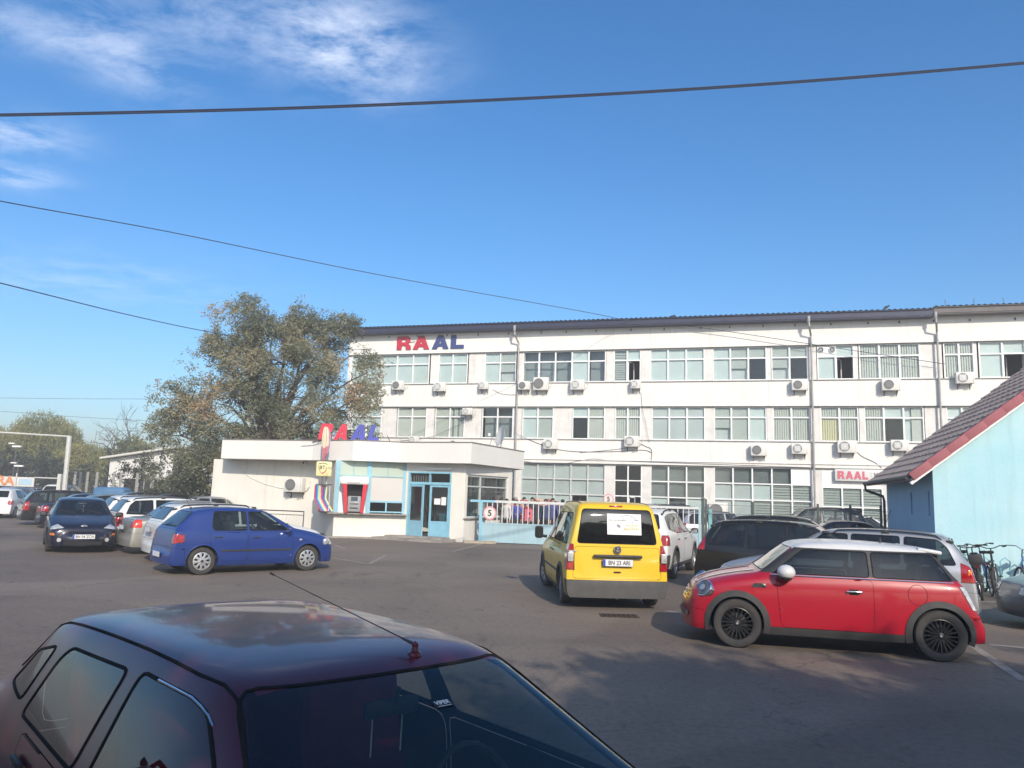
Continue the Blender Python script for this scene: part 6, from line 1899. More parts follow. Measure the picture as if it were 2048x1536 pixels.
# --- maroon saloon close to the viewer
sp = S_maroon()
hd = R(-48.5)
FRr = G(463, 1392, 1.285)
f_ = Vector((math.cos(hd), math.sin(hd), 0)); l_ = Vector((-f_.y, f_.x, 0))
cc = Vector((FRr.x, FRr.y, 0)) - f_ * .26 + l_ * .565
mar = build_car('maroon', sp, P_MAR, (cc.x, cc.y, hd), 'dark maroon saloon close to the viewer with long aerial on its roof and red seats', wheel='hubcap', plate=('', 'f'), glassm=glass('saloon_glass', (.56, .62, .60), .86, 1.15, .01, dull=(.02, .03, .03)), lv=3)
for s in (1, -1):
    b = MB()     # drip rails and bright strips
    b.tube([Vector((x, skin_pt(mar, x, z, s).y + s * .001, z)) for x, z in ((.80, .94), (.66, 1.02), (.52, 1.10), (.40, 1.17), (.30, 1.225), (.22, 1.26), (.12, 1.282), (-.05, 1.286), (-.25, 1.290), (-.50, 1.290), (-.80, 1.284), (-1.05, 1.276), (-1.35, 1.262), (-1.55, 1.245), (-1.68, 1.215), (-1.80, 1.15), (-1.90, 1.06), (-1.97, .99))], .0065, RUB, 6); b.build('drip_rail', mar)
    b = MB(); b.tube([Vector((x, skin_pt(mar, x, z, s).y + s * .003, z)) for x, z in ((.22, 1.195), (.17, 1.212), (.10, 1.226), (.02, 1.235), (-.12, 1.236), (-.26, 1.236))], .0045, CHROME, 5); b.build('bright_strip', mar)
    b = MB(); p = Vector((.80, s * .90, .80 if s < 0 else .88)); b.rbox(p, (.13, .18, .12), BPL, .05, seg=3); b.build('door_mirror', mar)
b = MB(); q = G(828, 1335, 1.37)
inv = Matrix.Rotation(-hd, 4, 'Z') @ Matrix.Translation((-cc.x, -cc.y, 0))
best_ = None
for k_ in range(60):
    c_ = skin_top(mar, .17, -.5 + k_ / 60); w_ = mar.matrix_basis @ c_ if False else Matrix.Translation(cc) @ Matrix.Rotation(hd, 4, 'Z') @ c_
    e_ = abs(proj(w_)[0] - 828)
    if best_ is None or e_ < best_[0]: best_ = (e_, c_)
p = best_[1]
tip = inv @ (CAM + ray(548, 1150) * ((Vector((cc.x, cc.y, 0)) + (q - Vector((cc.x, cc.y, 0)))).y + .62))
b.lathe([(.026, -.004), (.024, .006), (.013, .014), (.011, .030)], P_MAR, 14, 'Z', c=p); b.lathe([(.001, .012), (.011, .006), (.013, 0), (.011, -.006), (.001, -.012)], P_MAR, 12, 'Z', c=p + Vector((0, 0, .034)))
b.tube([p + Vector((0, 0, .034)), (p + Vector((0, 0, .034))).lerp(tip, .09)], [.007, .004], BPL, 6); b.tube([p + Vector((0, 0, .034)), tip], [.0026, .0016], BPL, 5); b.tube([tip, tip + (tip - p).normalized() * .02], .004, BPL, 6)
b.build('aerial', mar)
# sticker inside the windscreen, interior mirror, hanging cords
b = MB(); q = G(885, 1408, 1.20); p = inv @ q
pz = SK[mar.name].ray_cast(inv @ CAM, ((inv @ q) - (inv @ CAM)).normalized(), 10)
pw = pz[0] if pz[0] is not None else p
nrm = (pz[1] if pz[1] is not None else Vector((1, 0, 1))).normalized()
if nrm.x < 0: nrm = -nrm
zz = Vector((0, 0, 1)) - nrm * nrm.z; Ms = frameM(pw + nrm * .002, Vector((0, 1, 0)), zz)
b.box((0, 0, 0), (.075, .001, .034), mat('sticker_black', (.012, .012, .018), .4), M=Ms); stk = b.build('sticker', mar)
text_obj('sticker_text', 'VIPER', .024, Ms @ Matrix.Translation((0, -.0015, .004)), OPAQ, stk, bold=.0006); blur_line('printed_line', stk, Ms @ Matrix.Translation((0, -.0015, 0)), -.024, .030, -.011, .004, 12, OPAQ)
b = MB(); b.rbox((.26, 0, 1.17), (.03, .22, .06), BPL, .02); b.tube([(.27, 0, 1.18), (.30, 0, 1.24)], .01, BPL, 5)
for y in (-.06, .06): b.tube([(.24, y, 1.15), (.23, y + .005, 1.01)], .003, OPAQ, 4)
b.build('interior_mirror', mar)

# --- left row, noses pointing to the gatehouse
HDR = R(38.5)
pv = Vector((-math.sin(HDR), math.cos(HDR), 0)); fv = Vector((math.cos(HDR), math.sin(HDR), 0))
polo_c = Vector(polo.location); LOTR = 'cars parked in the lot'
def row(k, shift, sp, col, lb, hd=HDR, **kw):
    c = polo_c + pv * (2.62 * k) + fv * shift
    return build_car('row', sp, col, (c.x, c.y, hd), lb, **kw)
sp = S_wagon(); w1 = row(1, .8, sp, P_CREAM, 'cream white estate car with dark roof rails parked just behind the blue hatchback', wheel='alloy5', plate=('', 'r'), glassm=CMID, detail=1, lv=3)
sp = S_sedan(H=1.46, wb=2.60); sp['reg'] = [('tail_lamp', 'yz', [(.52, .70), (.84, .72), (.84, .92), (.60, .93)], -1, mat('amber_red_lens', (.62, .05, .02), .15, coat=1.0))]
row(2, .75, sp, P_GOLD, 'champagne silver saloon with orange red tail lamps, second behind the blue hatchback', wheel='alloy5', detail=1, lv=3, plate=('', 'r'), glassm=CMID)
sp = S_wagon(H=1.50); row(3, .9, sp, P_WHITE, 'white estate car with roof rails and maroon tail lamp right of the dark hatchback', wheel='alloy5', detail=1, glassm=CMID)
sp = S_wagon(H=1.50); row(4, 1.1, sp, P_WHITE, 'white estate car mostly hidden by the dark hatchback and another white estate', wheel='alloy5', detail=1, glassm=CMID)
sp = S_wagon(H=1.44); row(5, .9, sp, P_BLACK, 'black estate car whose roof shows just above the dark navy hatchback', wheel='alloy5', detail=0, glassm=CMID)
sp = S_hatch(); sp['rails'] = None; row(6, .9, sp, P_GREY, 'dark grey hatchback hidden behind the dark navy hatchback', wheel='hubcap', detail=0, glassm=CMID)
sp = S_sedan(); row(7, .4, sp, P_NAVY, 'dark blue saloon at the far left, left of the navy hatchback roof', wheel='alloy5', detail=0, glassm=CMID)
sp = S_wagon(H=1.48); row(8, .1, sp, P_BLACK, 'black estate car with red tail lamp at the far left beside the white hatchback', wheel='alloy5', detail=1, glassm=CMID, plate=('', 'r'))
sp = S_hatch(); c = G(-22, 1036); build_car('far', sp, P_WHITE, (c.x - .2, c.y + 1.6, R(104)), 'white hatchback seen from behind at the left edge of the photo', wheel='hubcap', detail=1, glassm=CMID)
sp = S_hatch(); c = atY(42, 1000, 45); build_car('far', sp, P_GREY, (c.x, c.y, R(104)), 'dark grey hatchback just behind the white hatchback at the left edge', wheel='hubcap', detail=0, glassm=CMID)
sp = S_suv(); c = atY(131, 985, 50); build_car('far', sp, P_WHITE, (c.x, c.y, R(100)), 'white tall car under the leaning white post, roof showing above dark cars', wheel='hubcap', detail=0, glassm=CMID)
sp = S_wagon(); c = atY(70, 985, 49); build_car('far', sp, P_SILVER, (c.x, c.y, R(60)), 'silver car roof far left between black estate and banner sign', wheel='hubcap', detail=0, glassm=CMID)
sp = S_sedan(H=1.44); c = atY(398, 1000, 33.5); build_car('far', sp, P_SILVER, (c.x, c.y, HDR + PI), 'silver saloon facing the parked row, its roof seen over the cream estate', wheel='alloy5', detail=1, glassm=CMID)
sp = S_wagon(H=1.46); c = atY(330, 1000, 36); build_car('far', sp, P_BLACK, (c.x, c.y, HDR + PI), 'black estate car in the facing row below the small white building', wheel='alloy5', detail=0, glassm=CMID)
sp = S_wagon(H=1.46); c = atY(262, 1000, 39); build_car('far', sp, P_BLACK, (c.x, c.y, HDR + PI), 'dark estate car in the facing row behind the navy hatchback, before the concrete posts', wheel='alloy5', detail=0, glassm=CMID)

# --- right side
sp = S_wagon(H=1.50); sp['reg'][0] = ('tail_lamp', 'yz', [(.66, .70), (.88, .70), (.88, 1.10), (.76, 1.16)], -1, REDL)
wag = build_car('wag', sp, P_SILVER, corner_pose((7.75, 12.85, 0), R(151), sp, -1, 1), 'silver estate car with dark roof rails directly behind the red hatchback', wheel='alloy5', glassm=CMID)
for s in (1, -1):
    b = MB(); p = skin_pt(wag, -2.08, .86, s); b.rbox(p + Vector((-.02, -s * .02, 0)), (.07, .05, .10), ORL, .015, rz=s * .5); b.build('indicator_lamp', wag)
sp = S_wagon(H=1.53); sp['reg'][0] = ('tail_lamp', 'yz', [(.66, .88), (.86, .84), (.74, 1.36), (.60, 1.38)], -1, REDL); sp['rmax'] = -1.7
dk = build_car('dk', sp, P_BLACK, corner_pose((4.05, 17.2, 0), R(-27), sp, -1, -1), 'black estate car with tall red tail lamp between the silver estate and the fence', wheel='alloy5', glassm=CMID)
sp = S_wagon(H=1.56); build_car('dk2', sp, P_BLACK, (8.3, 22.0, R(-24)), 'black estate car with dark roof rails, farther back behind the other black estate', wheel='alloy5', detail=1, glassm=CGLASS)
sp = S_suv(H=1.67); pw_ = wheels_pose((1382.6, 1140), (1344, 1158), -1, sp)
wsu = build_car('wsu', sp, P_WHITE, (pw_[0], pw_[1], R(67)), 'white off-road car in front of the gate, half hidden by the yellow van', wheel='alloy5', glassm=CMID)
sp = S_sedan(H=1.44); build_car('edge', sp, P_GREY, corner_pose((8.25, 12.55, 0), R(166), sp, 1, 1), 'grey saloon at the right edge of the photo, only its front corner in view', wheel='alloy5', glassm=CMID)
sp = S_sedan(H=1.42); c = atY(1706, 1060, 25.6); build_car('s', sp, P_NAVY, (c.x + .2, c.y, R(-10)), 'dark blue saloon before the chain link fence near the blue house', wheel='alloy5', detail=1, glassm=CMID)
sp = S_suv(H=1.80); c = atY(1622, 1060, 31.4); build_car('p', sp, P_BLACK, (c.x, c.y, R(172)), 'tall dark off-road car behind the chain link fence below the windows', wheel='alloy5', detail=1, glassm=CGLASS)
sp = S_wagon(H=1.5); c = atY(1728, 1060, 35); build_car('y1', sp, P_WHITE, (c.x, c.y, R(-5)), 'white estate car behind the chain link fence beside the blue house', wheel='alloy5', detail=0, glassm=CMID)
sp = S_wagon(H=1.50); c = atY(1450, 1060, 32.5); build_car('y2', sp, P_SILVER, (c.x, c.y, R(8)), 'silver estate car behind the fence left of the tall dark off-road car', wheel='alloy5', detail=1, glassm=CMID)
sp = S_suv(H=1.72); c = atY(1362, 1060, 33.5); build_car('y3', sp, P_GREY, (c.x, c.y, R(20)), 'dark grey off-road car parked right behind the gate bars', wheel='alloy5', detail=1, glassm=CMID)
sp = S_sedan(); c = atY(1300, 1060, 37); build_car('y4', sp, P_SILVER, (c.x, c.y, R(20)), 'silver saloon in the yard behind the gate, behind the yellow van', wheel='alloy5', detail=0, glassm=CMID)

# a beige estate stands beside the maroon saloon, just outside the frame: its side shows in the saloon's windows
sp = S_wagon(); c = cc - l_ * 2.35 - f_ * .3
build_car('near', sp, P_CREAM, (c.x, c.y, R(-48.5)), 'cream estate car beside the maroon saloon, seen only reflected in its windows', wheel='hubcap', detail=1, glassm=CMID)
# ------------------------------------------------------------------ trees
def leaf_mat(name, cols, transl=.35):
    m = bpy.data.materials.new(name); m.use_nodes = True
    nt = m.node_tree; p = nt.nodes['Principled BSDF']; out = nt.nodes['Material Output']
    a = nt.nodes.new('ShaderNodeAttribute'); a.attribute_name = 'hue'
    r = nt.nodes.new('ShaderNodeValToRGB')
    for i, (pos, c) in enumerate(cols):
        e = r.color_ramp.elements[i] if i < 2 else r.color_ramp.elements.new(pos)
        e.position = pos; e.color = (*c, 1)
    nt.links.new(a.outputs['Fac'], r.inputs[0])
    nt.links.new(r.outputs[0], p.inputs['Base Color']); p.inputs['Roughness'].default_value = .55
    p.inputs['Specular IOR Level'].default_value = .35
    t = nt.nodes.new('ShaderNodeBsdfTranslucent'); nt.links.new(r.outputs[0], t.inputs[0])
    mx = nt.nodes.new('ShaderNodeMixShader'); mx.inputs[0].default_value = transl
    nt.links.new(p.outputs[0], mx.inputs[1]); nt.links.new(t.outputs[0], mx.inputs[2]); nt.links.new(mx.outputs[0], out.inputs[0])
    return m
BARK = mat('bark', (.085, .068, .055), .95, var=.4, vscale=8, bump=.5, bscale=30)
def leaves(name, pts, size, mt, parent, rs, hue, droop=0.0, aspect=.38):
    """one mesh of many separate leaf blades; pts (n,3) leaf origins, hue (n,) species/ripeness value per leaf"""
    n = len(pts)
    d = rs.normal(size=(n, 3)); d[:, 2] = d[:, 2] * .7 - droop; d /= np.linalg.norm(d, axis=1)[:, None]
    s = rs.normal(size=(n, 3)); s -= (s * d).sum(1)[:, None] * d; s /= np.linalg.norm(s, axis=1)[:, None]
    L = size * (.6 + .8 * rs.random(n))[:, None]; Wd = L * aspect / 2
    v = np.empty((n, 4, 3)); v[:, 0] = pts; v[:, 1] = pts + d * L * .5 + s * Wd; v[:, 2] = pts + d * L; v[:, 3] = pts + d * L * .5 - s * Wd
    me = bpy.data.meshes.new(name)
    me.vertices.add(n * 4); me.loops.add(n * 4); me.polygons.add(n)
    me.vertices.foreach_set('co', v.reshape(-1)); me.loops.foreach_set('vertex_index', np.arange(n * 4, dtype=np.int32))
    me.polygons.foreach_set('loop_start', np.arange(0, n * 4, 4, dtype=np.int32)); me.polygons.foreach_set('loop_total', np.full(n, 4, dtype=np.int32))
    at = me.attributes.new('hue', 'FLOAT', 'FACE'); at.data.foreach_set('value', hue.astype(np.float32))
    me.materials.append(mt); me.update(); me.validate()
    return new_obj(name, me, parent)
def branches(root, tips, base, r0, mt, rs, name='trunk', fork=None):
    """limbs from a fork point to every tip, with side twigs"""
    b = MB(); base = Vector(base); fork = Vector(fork)
    b.tube([base, base.lerp(fork, .5) + Vector((.12, 0, 0)), fork], [r0 * 1.25, r0, r0 * .85], mt, 9)
    twigs = []
    for t, rr in tips:
        t = Vector(t); mid = fork.lerp(t, .5) + Vector((0, 0, .12 * (t - fork).length)) + Vector(rs.normal(size=3) * .25)
        rb = r0 * .34 * min(1.3, .5 + rr * .35)
        pts = []; n = 7
        for i in range(n + 1):
            u = i / n; p = fork * (1 - u) ** 2 + mid * 2 * u * (1 - u) + t * u * u
            if 0 < i < n: p = p + Vector(rs.normal(size=3) * .08)
            pts.append(p)
        b.tube(pts, [rb * (1 - .82 * i / n) for i in range(n + 1)], mt, 6)
        for q in range(int(9 * rr)):
            i = rs.integers(3, n + 1); a = pts[i]; d = Vector(rs.normal(size=3)); d.z = abs(d.z) * .6 + .1; d.normalize()
            e = a + d * rr * (.6 + .6 * rs.random()); m_ = a.lerp(e, .5) + Vector(rs.normal(size=3) * .08)
            b.tube([a, m_, e], [rb * .26, rb * .16, .006], mt, 4); twigs.append((a, e))
            for w in range(2):
                a2 = m_.lerp(e, rs.random()); d2 = (d + Vector(rs.normal(size=3)) * .8).normalized(); e2 = a2 + d2 * rr * .45
                b.tube([a2, e2], [rb * .12, .004], mt, 3, cap=False); twigs.append((a2, e2))
    b.build(name, root, fix=False)
    return twigs
def crown_points(lobes, total, rs, twigs, shell=.55, thr=-.17):
    """leaf sprays: leaves gathered along short drooping shoots spread through each lobe"""
    vol = np.array([l[1] ** 2.2 for l in lobes]); share = (vol / vol.sum() * total).astype(int)
    P = []; H = []
    for (c, r, *hv), k in zip(lobes, share):
        ns = max(6, k // 16)
        u = rs.normal(size=(ns, 3)); u /= np.linalg.norm(u, axis=1)[:, None]
        rad = r * (shell + (1 - shell) * rs.random(ns)) ** .6 * (1 + .27 * rs.normal(size=ns)).clip(.5, 1.7)
        # knock holes into the crown with lumpy noise
        ctr = np.array(c) + u * rad[:, None] * np.array([1, 1, .9])
        keep = np.array([mnoise.noise(Vector(q) * .85) > thr for q in ctr]); ctr = ctr[keep]
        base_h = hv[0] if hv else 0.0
        for q in ctr:
            m = 16 + rs.integers(0, 10)
            dirv = (q - np.array(c)) / r + rs.normal(size=3) * .5; dirv[2] += .25; dirv /= np.linalg.norm(dirv)
            Ls = r * .30 * (.6 + rs.random())
            t = rs.random(m)[:, None]
            pp = q + dirv * Ls * t + np.array([0, 0, -1]) * (Ls * .55 * t ** 2) + rs.normal(size=(m, 3)) * .085
            P.append(pp)
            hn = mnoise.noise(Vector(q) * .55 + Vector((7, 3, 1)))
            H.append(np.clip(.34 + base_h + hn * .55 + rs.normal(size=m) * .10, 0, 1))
    P = np.concatenate(P); H = np.concatenate(H)
    return P, H
def at3(px, py, Y): p = atY(px, py, Y); return p
rs = np.random.default_rng(11)
# big tree behind the gatehouse
tp = atY(512, 1040, 38.5); tp.z = 0
tree = empty('tree', tp, 0, 'big spreading tree with grey green and orange leaves behind the gatehouse', 'tree')
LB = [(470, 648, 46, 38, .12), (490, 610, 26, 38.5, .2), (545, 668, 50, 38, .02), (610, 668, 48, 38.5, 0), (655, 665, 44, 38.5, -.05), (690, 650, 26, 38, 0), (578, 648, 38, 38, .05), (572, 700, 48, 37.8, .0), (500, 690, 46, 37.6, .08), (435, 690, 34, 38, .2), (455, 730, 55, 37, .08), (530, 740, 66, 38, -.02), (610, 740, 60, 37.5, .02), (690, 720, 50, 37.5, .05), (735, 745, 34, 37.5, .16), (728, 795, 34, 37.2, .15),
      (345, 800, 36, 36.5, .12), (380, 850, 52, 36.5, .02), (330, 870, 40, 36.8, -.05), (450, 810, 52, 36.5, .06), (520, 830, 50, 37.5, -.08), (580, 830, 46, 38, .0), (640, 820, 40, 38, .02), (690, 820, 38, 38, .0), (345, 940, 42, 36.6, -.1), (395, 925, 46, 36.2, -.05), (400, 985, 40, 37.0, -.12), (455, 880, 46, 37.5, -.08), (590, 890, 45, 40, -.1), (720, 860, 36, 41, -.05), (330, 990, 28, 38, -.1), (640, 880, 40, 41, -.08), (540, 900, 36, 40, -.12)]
lobes = []
for (px, py, r, Y, h) in LB:
    c = atY(px, py, Y) - tp; lobes.append((tuple(c), r / 40.0, h))
fork = Vector((.1, .1, 3.3))
twigs = branches(tree, [(l[0], l[1]) for l in lobes], (0, 0, 0), .42, BARK, rs, fork=fork)
P, H = crown_points(lobes, 165000, rs, twigs, thr=-.03)
LM1 = leaf_mat('autumn_leaves', [(0, (.12, .14, .088)), (.40, (.25, .255, .165)), (.62, (.36, .33, .21)), (.80, (.48, .31, .17)), (1.0, (.50, .31, .22))])
leaves('crown', P, .145, LM1, tree, rs, H, .45, .34)
# weeping willows beyond the lot
def willow(px, ybase, Y, lobes_px, label, n, seed, hues=0.0, curt=(1.4, 3.6), kind='willow_tree', mt=None):
    rs = np.random.default_rng(seed)
    base = atY(px, ybase, Y); base.z = 0
    o = empty(kind, base, 0, label, 'tree', 'trees beyond the car park')
    s = 1540.0 / Y; P = []; H = []
    tips = []
    for (x, y, r, *dy) in lobes_px:
        c = np.array(atY(x, y, Y + (dy[0] if dy else 0)) - base); rr = r / s; tips.append((tuple(c), rr))
        ns = int(n * r * r / sum(q[2] ** 2 for q in lobes_px) / 26)
        u = rs.normal(size=(ns, 3)); u[:, 2] = np.abs(u[:, 2]) * .9 - .15; u /= np.linalg.norm(u, axis=1)[:, None]
        rd = rr * (.8 + .3 * rs.random(ns))
        st_ = c + u * rd[:, None]
        for q in st_:
            m = 26; Ls = curt[0] + (curt[1] - curt[0]) * rs.random()
            t = rs.random(m)[:, None]
            outw = (q - c); outw[2] = 0
            P.append(q + outw * .12 * t + np.array([0, 0, -1]) * Ls * t + rs.normal(size=(m, 3)) * .10)
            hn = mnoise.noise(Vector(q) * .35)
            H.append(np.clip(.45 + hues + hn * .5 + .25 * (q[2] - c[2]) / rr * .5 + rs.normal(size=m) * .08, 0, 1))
    branches(o, tips, (0, 0, 0), .35, BARK, rs, fork=(0, 0, 2.2))
    P = np.concatenate(P); H = np.concatenate(H); k = P[:, 2] > .2
    leaves('crown', P[k], .30, mt or LMW, o, rs, H[k], 2.0, .22)
    return o
LMW = leaf_mat('willow_leaves', [(0, (.085, .11, .045)), (.45, (.21, .225, .085)), (1, (.36, .32, .12))])
LMD = leaf_mat('dark_leaves', [(0, (.035, .052, .035)), (.5, (.075, .098, .058)), (1, (.15, .15, .08))])
willow(95, 990, 78, [(85, 862, 46), (40, 880, 40), (120, 868, 38), (-5, 905, 40), (70, 900, 40), (140, 905, 28)], 'tall weeping willow at the left, behind the leaning white post', 46000, 5, .08)
willow(165, 990, 74, [(160, 905, 26), (185, 905, 24), (135, 920, 30)], 'smaller pale weeping willow right of the leaning white post', 18000, 6, .18)
willow(-60, 990, 80, [(-60, 880, 60), (-20, 900, 40)], 'weeping willow cut by the left edge of the photo', 16000, 7, .05)
def bush(px, ybase, Y, lobes_px, label, n, seed, mt, size=.16, h=0, kind='tree', cat='tree', grp='trees beyond the car park', th=.2, fz=1.2):
    rs = np.random.default_rng(seed); base = atY(px, ybase, Y); base.z = 0
    o = empty(kind, base, 0, label, cat, grp); s = 1540.0 / Y
    lb = [(tuple(atY(x, y, Y + (d[0] if d else 0)) - base), r / s, h) for (x, y, r, *d) in lobes_px]
    tw = branches(o, [(l[0], l[1]) for l in lb], (0, 0, 0), th, BARK, rs, fork=(0, 0, fz), name='trunk' if cat == 'tree' else 'stem')
    P, H = crown_points(lb, n, rs, tw)
    k = P[:, 2] > .05
    leaves('crown' if cat == 'tree' else 'foliage', P[k], size, mt, o, rs, H[k], .3, .5)
    return o
bush(255, 990, 84, [(240, 905, 22), (265, 900, 24), (285, 905, 22)], 'olive yellow tree between the willow and the small white building', 7000, 21, LMW, .30, .15)
bush(215, 990, 80, [(205, 925, 26), (195, 950, 26), (225, 930, 20)], 'dark brown green bush left of the small white building', 6000, 22, LMD, .28, .05)
bush(30, 990, 70, [(10, 930, 34), (60, 940, 36), (105, 945, 30), (150, 955, 26)], 'dark hedge of bushes under the weeping willows', 9000, 23, LMD, .26, -.05, 'hedge', 'hedge')
bush(250, 990, 92, [(200, 950, 40), (270, 950, 40), (320, 940, 40), (380, 940, 50), (460, 950, 50)], 'dark green trees far behind the small white building', 12000, 24, LMD, .36, -.05)
# sparse shrubs before the white building, leaves thin enough to see the wall through
LMS = leaf_mat('shrub_leaves', [(0, (.05, .045, .03)), (.5, (.08, .075, .05)), (1, (.15, .12, .08))])
bush(275, 1010, 50, [(262, 945, 26), (290, 935, 28), (248, 975, 22), (285, 975, 24), (235, 960, 16)], 'sparse leafy shrub in front of the small white building', 2600, 25, LMS, .15, .1, 'shrub', 'shrub', 'shrubs at the edge of the lot', .05, .5)
bush(340, 1010, 45, [(345, 985, 30), (372, 960, 28), (365, 1000, 24)], 'dark round shrub between the small white building and the gatehouse', 6000, 26, LMD, .14, -.1, 'shrub', 'shrub', 'shrubs at the edge of the lot', .06, .5)
bush(420, 1010, 43, [(430, 955, 26), (412, 985, 22), (438, 985, 18)], 'thin shrub with bare twigs beside the left end of the gatehouse', 1800, 27, LMS, .14, .0, 'shrub', 'shrub', 'shrubs at the edge of the lot', .05, .5)
# bare tree
rs2 = np.random.default_rng(33)
bt = atY(262, 990, 88); bt.z = 0
o = empty('bare_tree', bt, 0, 'leafless tree with crooked branches above the olive bushes', 'tree', 'trees beyond the car park')
b = MB()
def grow(p, d, L, r, lv):
    pts = [p]; q = Vector(p); dd = Vector(d)
    for i in range(4):
        dd = (dd + Vector(rs2.normal(size=3)) * .16).normalized(); q = q + dd * L / 4; pts.append(q)
    b.tube(pts, [r * (1 - .11 * i) for i in range(5)], BARK, 5 if lv > 2 else 3, cap=False)
    if lv == 0: return
    for k in range(3 if lv > 1 else 3):
        a = pts[rs2.integers(2, 5)]; nd = (dd + Vector(rs2.normal(size=3)) * .75); nd.z += .12; nd.normalize()
        grow(a, nd, L * (.62 + .2 * rs2.random()), r * .58, lv - 1)
grow(Vector((0, 0, 0)), Vector((.05, 0, 1)), 4.6, .26, 5)
b.build('trunk', o, fix=False)

# trees behind the viewer, whose leafy shade falls over the foreground
LMB = leaf_mat('shade_tree_leaves', [(0, (.04, .055, .03)), (.5, (.07, .09, .04)), (1, (.16, .13, .06))])
def back_tree(x, y, lb_, lobes, n, seed):
    rs = np.random.default_rng(seed)
    o = empty('tree', (x, y, 0), 0, lb_, 'tree', 'trees behind the viewer')
    tw = branches(o, [(l[0], l[1]) for l in lobes], (0, 0, 0), .22, BARK, rs, fork=(0, 0, 2.2))
    P, H = crown_points(lobes, n, rs, tw, .2, -.6)
    leaves('crown', P, .17, LMB, o, rs, H, .3, .5)
back_tree(5.4, -5.4, 'leafy tree behind the viewer to the right, shading the lower right asphalt', [((-1.2, .3, 4.4), 1.6), ((1.0, 0, 4.6), 1.7), ((0, .2, 6.0), 1.8), ((-1.8, 0, 5.8), 1.4), ((2.2, .3, 5.6), 1.6), ((.4, .4, 7.1), 1.3)], 60000, 51)
back_tree(9.6, -5.0, 'second leafy tree behind the viewer, farther right, shading the lower right corner', [((-1.4, .3, 4.4), 1.6), ((1.0, 0, 4.6), 1.7), ((0, .2, 6.0), 1.9), ((-2.0, 0, 5.8), 1.6), ((1.8, .3, 6.0), 1.5), ((-.6, .4, 7.2), 1.3)], 60000, 53)
back_tree(.4, -6.2, 'leafy tree behind the viewer, shading the maroon saloon', [((-1.0, .2, 3.3), 1.5), ((1.2, 0, 3.6), 1.6), ((0, .2, 4.8), 1.7), ((-1.9, 0, 4.6), 1.3), ((1.9, .2, 4.9), 1.3)], 40000, 52)
# ------------------------------------------------------------------ left background
WB2 = mat('whitewash', (.74, .73, .70), .85, var=.12, vscale=.6)
p0 = atY(212, 1000, 60); p0.z = 0
sh = empty('white_outbuilding', p0, R(-14), 'small white building with single pitch roof behind shrubs', 'building')
b = MB(); b.prism([(0, 0), (5.6, 0), (5.6, 4.45), (0, 3.65)], 0, .3, WB2, 'XZ'); b.prism([(0, 0), (5.6, 0), (5.6, 4.45), (0, 3.65)], 7.7, 8, WB2, 'XZ'); b.box((.15, 4, 1.8), (.3, 7.4, 3.6), WB2); b.box((5.45, 4, 2.2), (.3, 7.4, 4.4), WB2)
b.build('wall', sh)
b = MB(); M_ = Matrix.Translation((2.8, 3.9, 4.18)) @ Matrix.Rotation(-math.atan(.8 / 5.6), 4, 'Y'); b.box((0, 0, 0), (6.7, 8.9, .14), mat('pale_eave', (.60, .58, .52), .8), M=M_); b.build('roof', sh)
for x in (2.0, 3.3, 4.5):
    b = MB(); b.box((x, -.02, 1.55), (1.0, .05, 1.3), DINT); w_ = b.build('window', sh); b = MB(); b.box((x, -.05, 1.55), (.05, .03, 1.3), WB2); b.build('frame', w_)
p1 = atY(392, 1000, 55); p1.z = 0
sh2 = empty('white_outbuilding', p1, R(-16), 'low white building seen between tree trunks left of the gatehouse', 'building')
b = MB(); b.box((1.8, .15, 1.9), (5.6, .3, 3.8), WB2); b.box((-.85, 4, 1.9), (.3, 7.4, 3.8), WB2); b.build('wall', sh2)
b = MB(); b.box((1.8, 3.9, 3.88), (6.0, 8.4, .14), mat('pale_eave')); b.build('roof', sh2)
for x in (.6, 1.5, 2.4):
    b = MB(); b.box((x, -.02, 1.7), (.75, .05, 1.2), DINT); w_ = b.build('window', sh2); b = MB(); b.box((x, -.05, 1.7), (.05, .03, 1.2), WB2); b.build('frame', w_)
# tarpaulin-blue barrel shape near the cars
p = atY(225, 985, 46); p.z = 0
b = MB(); b.rbox((0, 0, .85), (1.9, 1.1, 1.5), mat('blue_tarpaulin', (.07, .19, .36), .6, var=.3, vscale=3), .25, seg=3); o = tag(b.build('tarpaulin_stack'), 'stack under a blue tarpaulin before the small white building', 'tarpaulin'); o.location = p
# concrete posts of a wire fence
CP = mat('old_concrete_post', (.40, .39, .36), .9, var=.3, vscale=8)
a0 = atY(145, 990, 52); a0.z = 0; a1 = atY(452, 990, 41); a1.z = 0
wf = empty('wire_fence', a0, math.atan2((a1 - a0).y, (a1 - a0).x), 'old wire fence on thin concrete posts along the far edge of the lot', 'fence')
dv = (a1 - a0); LF = dv.length; dv.normalize(); nf = Vector((-dv.y, dv.x, 0))
sx_ = []
for px in (146, 157, 171, 190, 224, 238, 271, 303, 335, 385, 442):
    q = onplane(px, 990, a0, nf); s = (q - a0).dot(dv); sx_.append(s)
    b = MB(); b.box((s, 0, 1.25), (.13, .11, 2.5), CP); b.build('post', wf)
b = MB()
for z in (.5, 1.0, 1.5, 2.0, 2.35): b.tube([(sx_[0], 0, z), (sx_[-1], 0, z)], .006, WIRE, 3)
for i in range(int(LF / .30)):
    b.tube([(i * .30, 0, .3), (i * .30, 0, 1.9)], .003, WIRE, 3, cap=False)
b.build('wires', wf, fix=False)
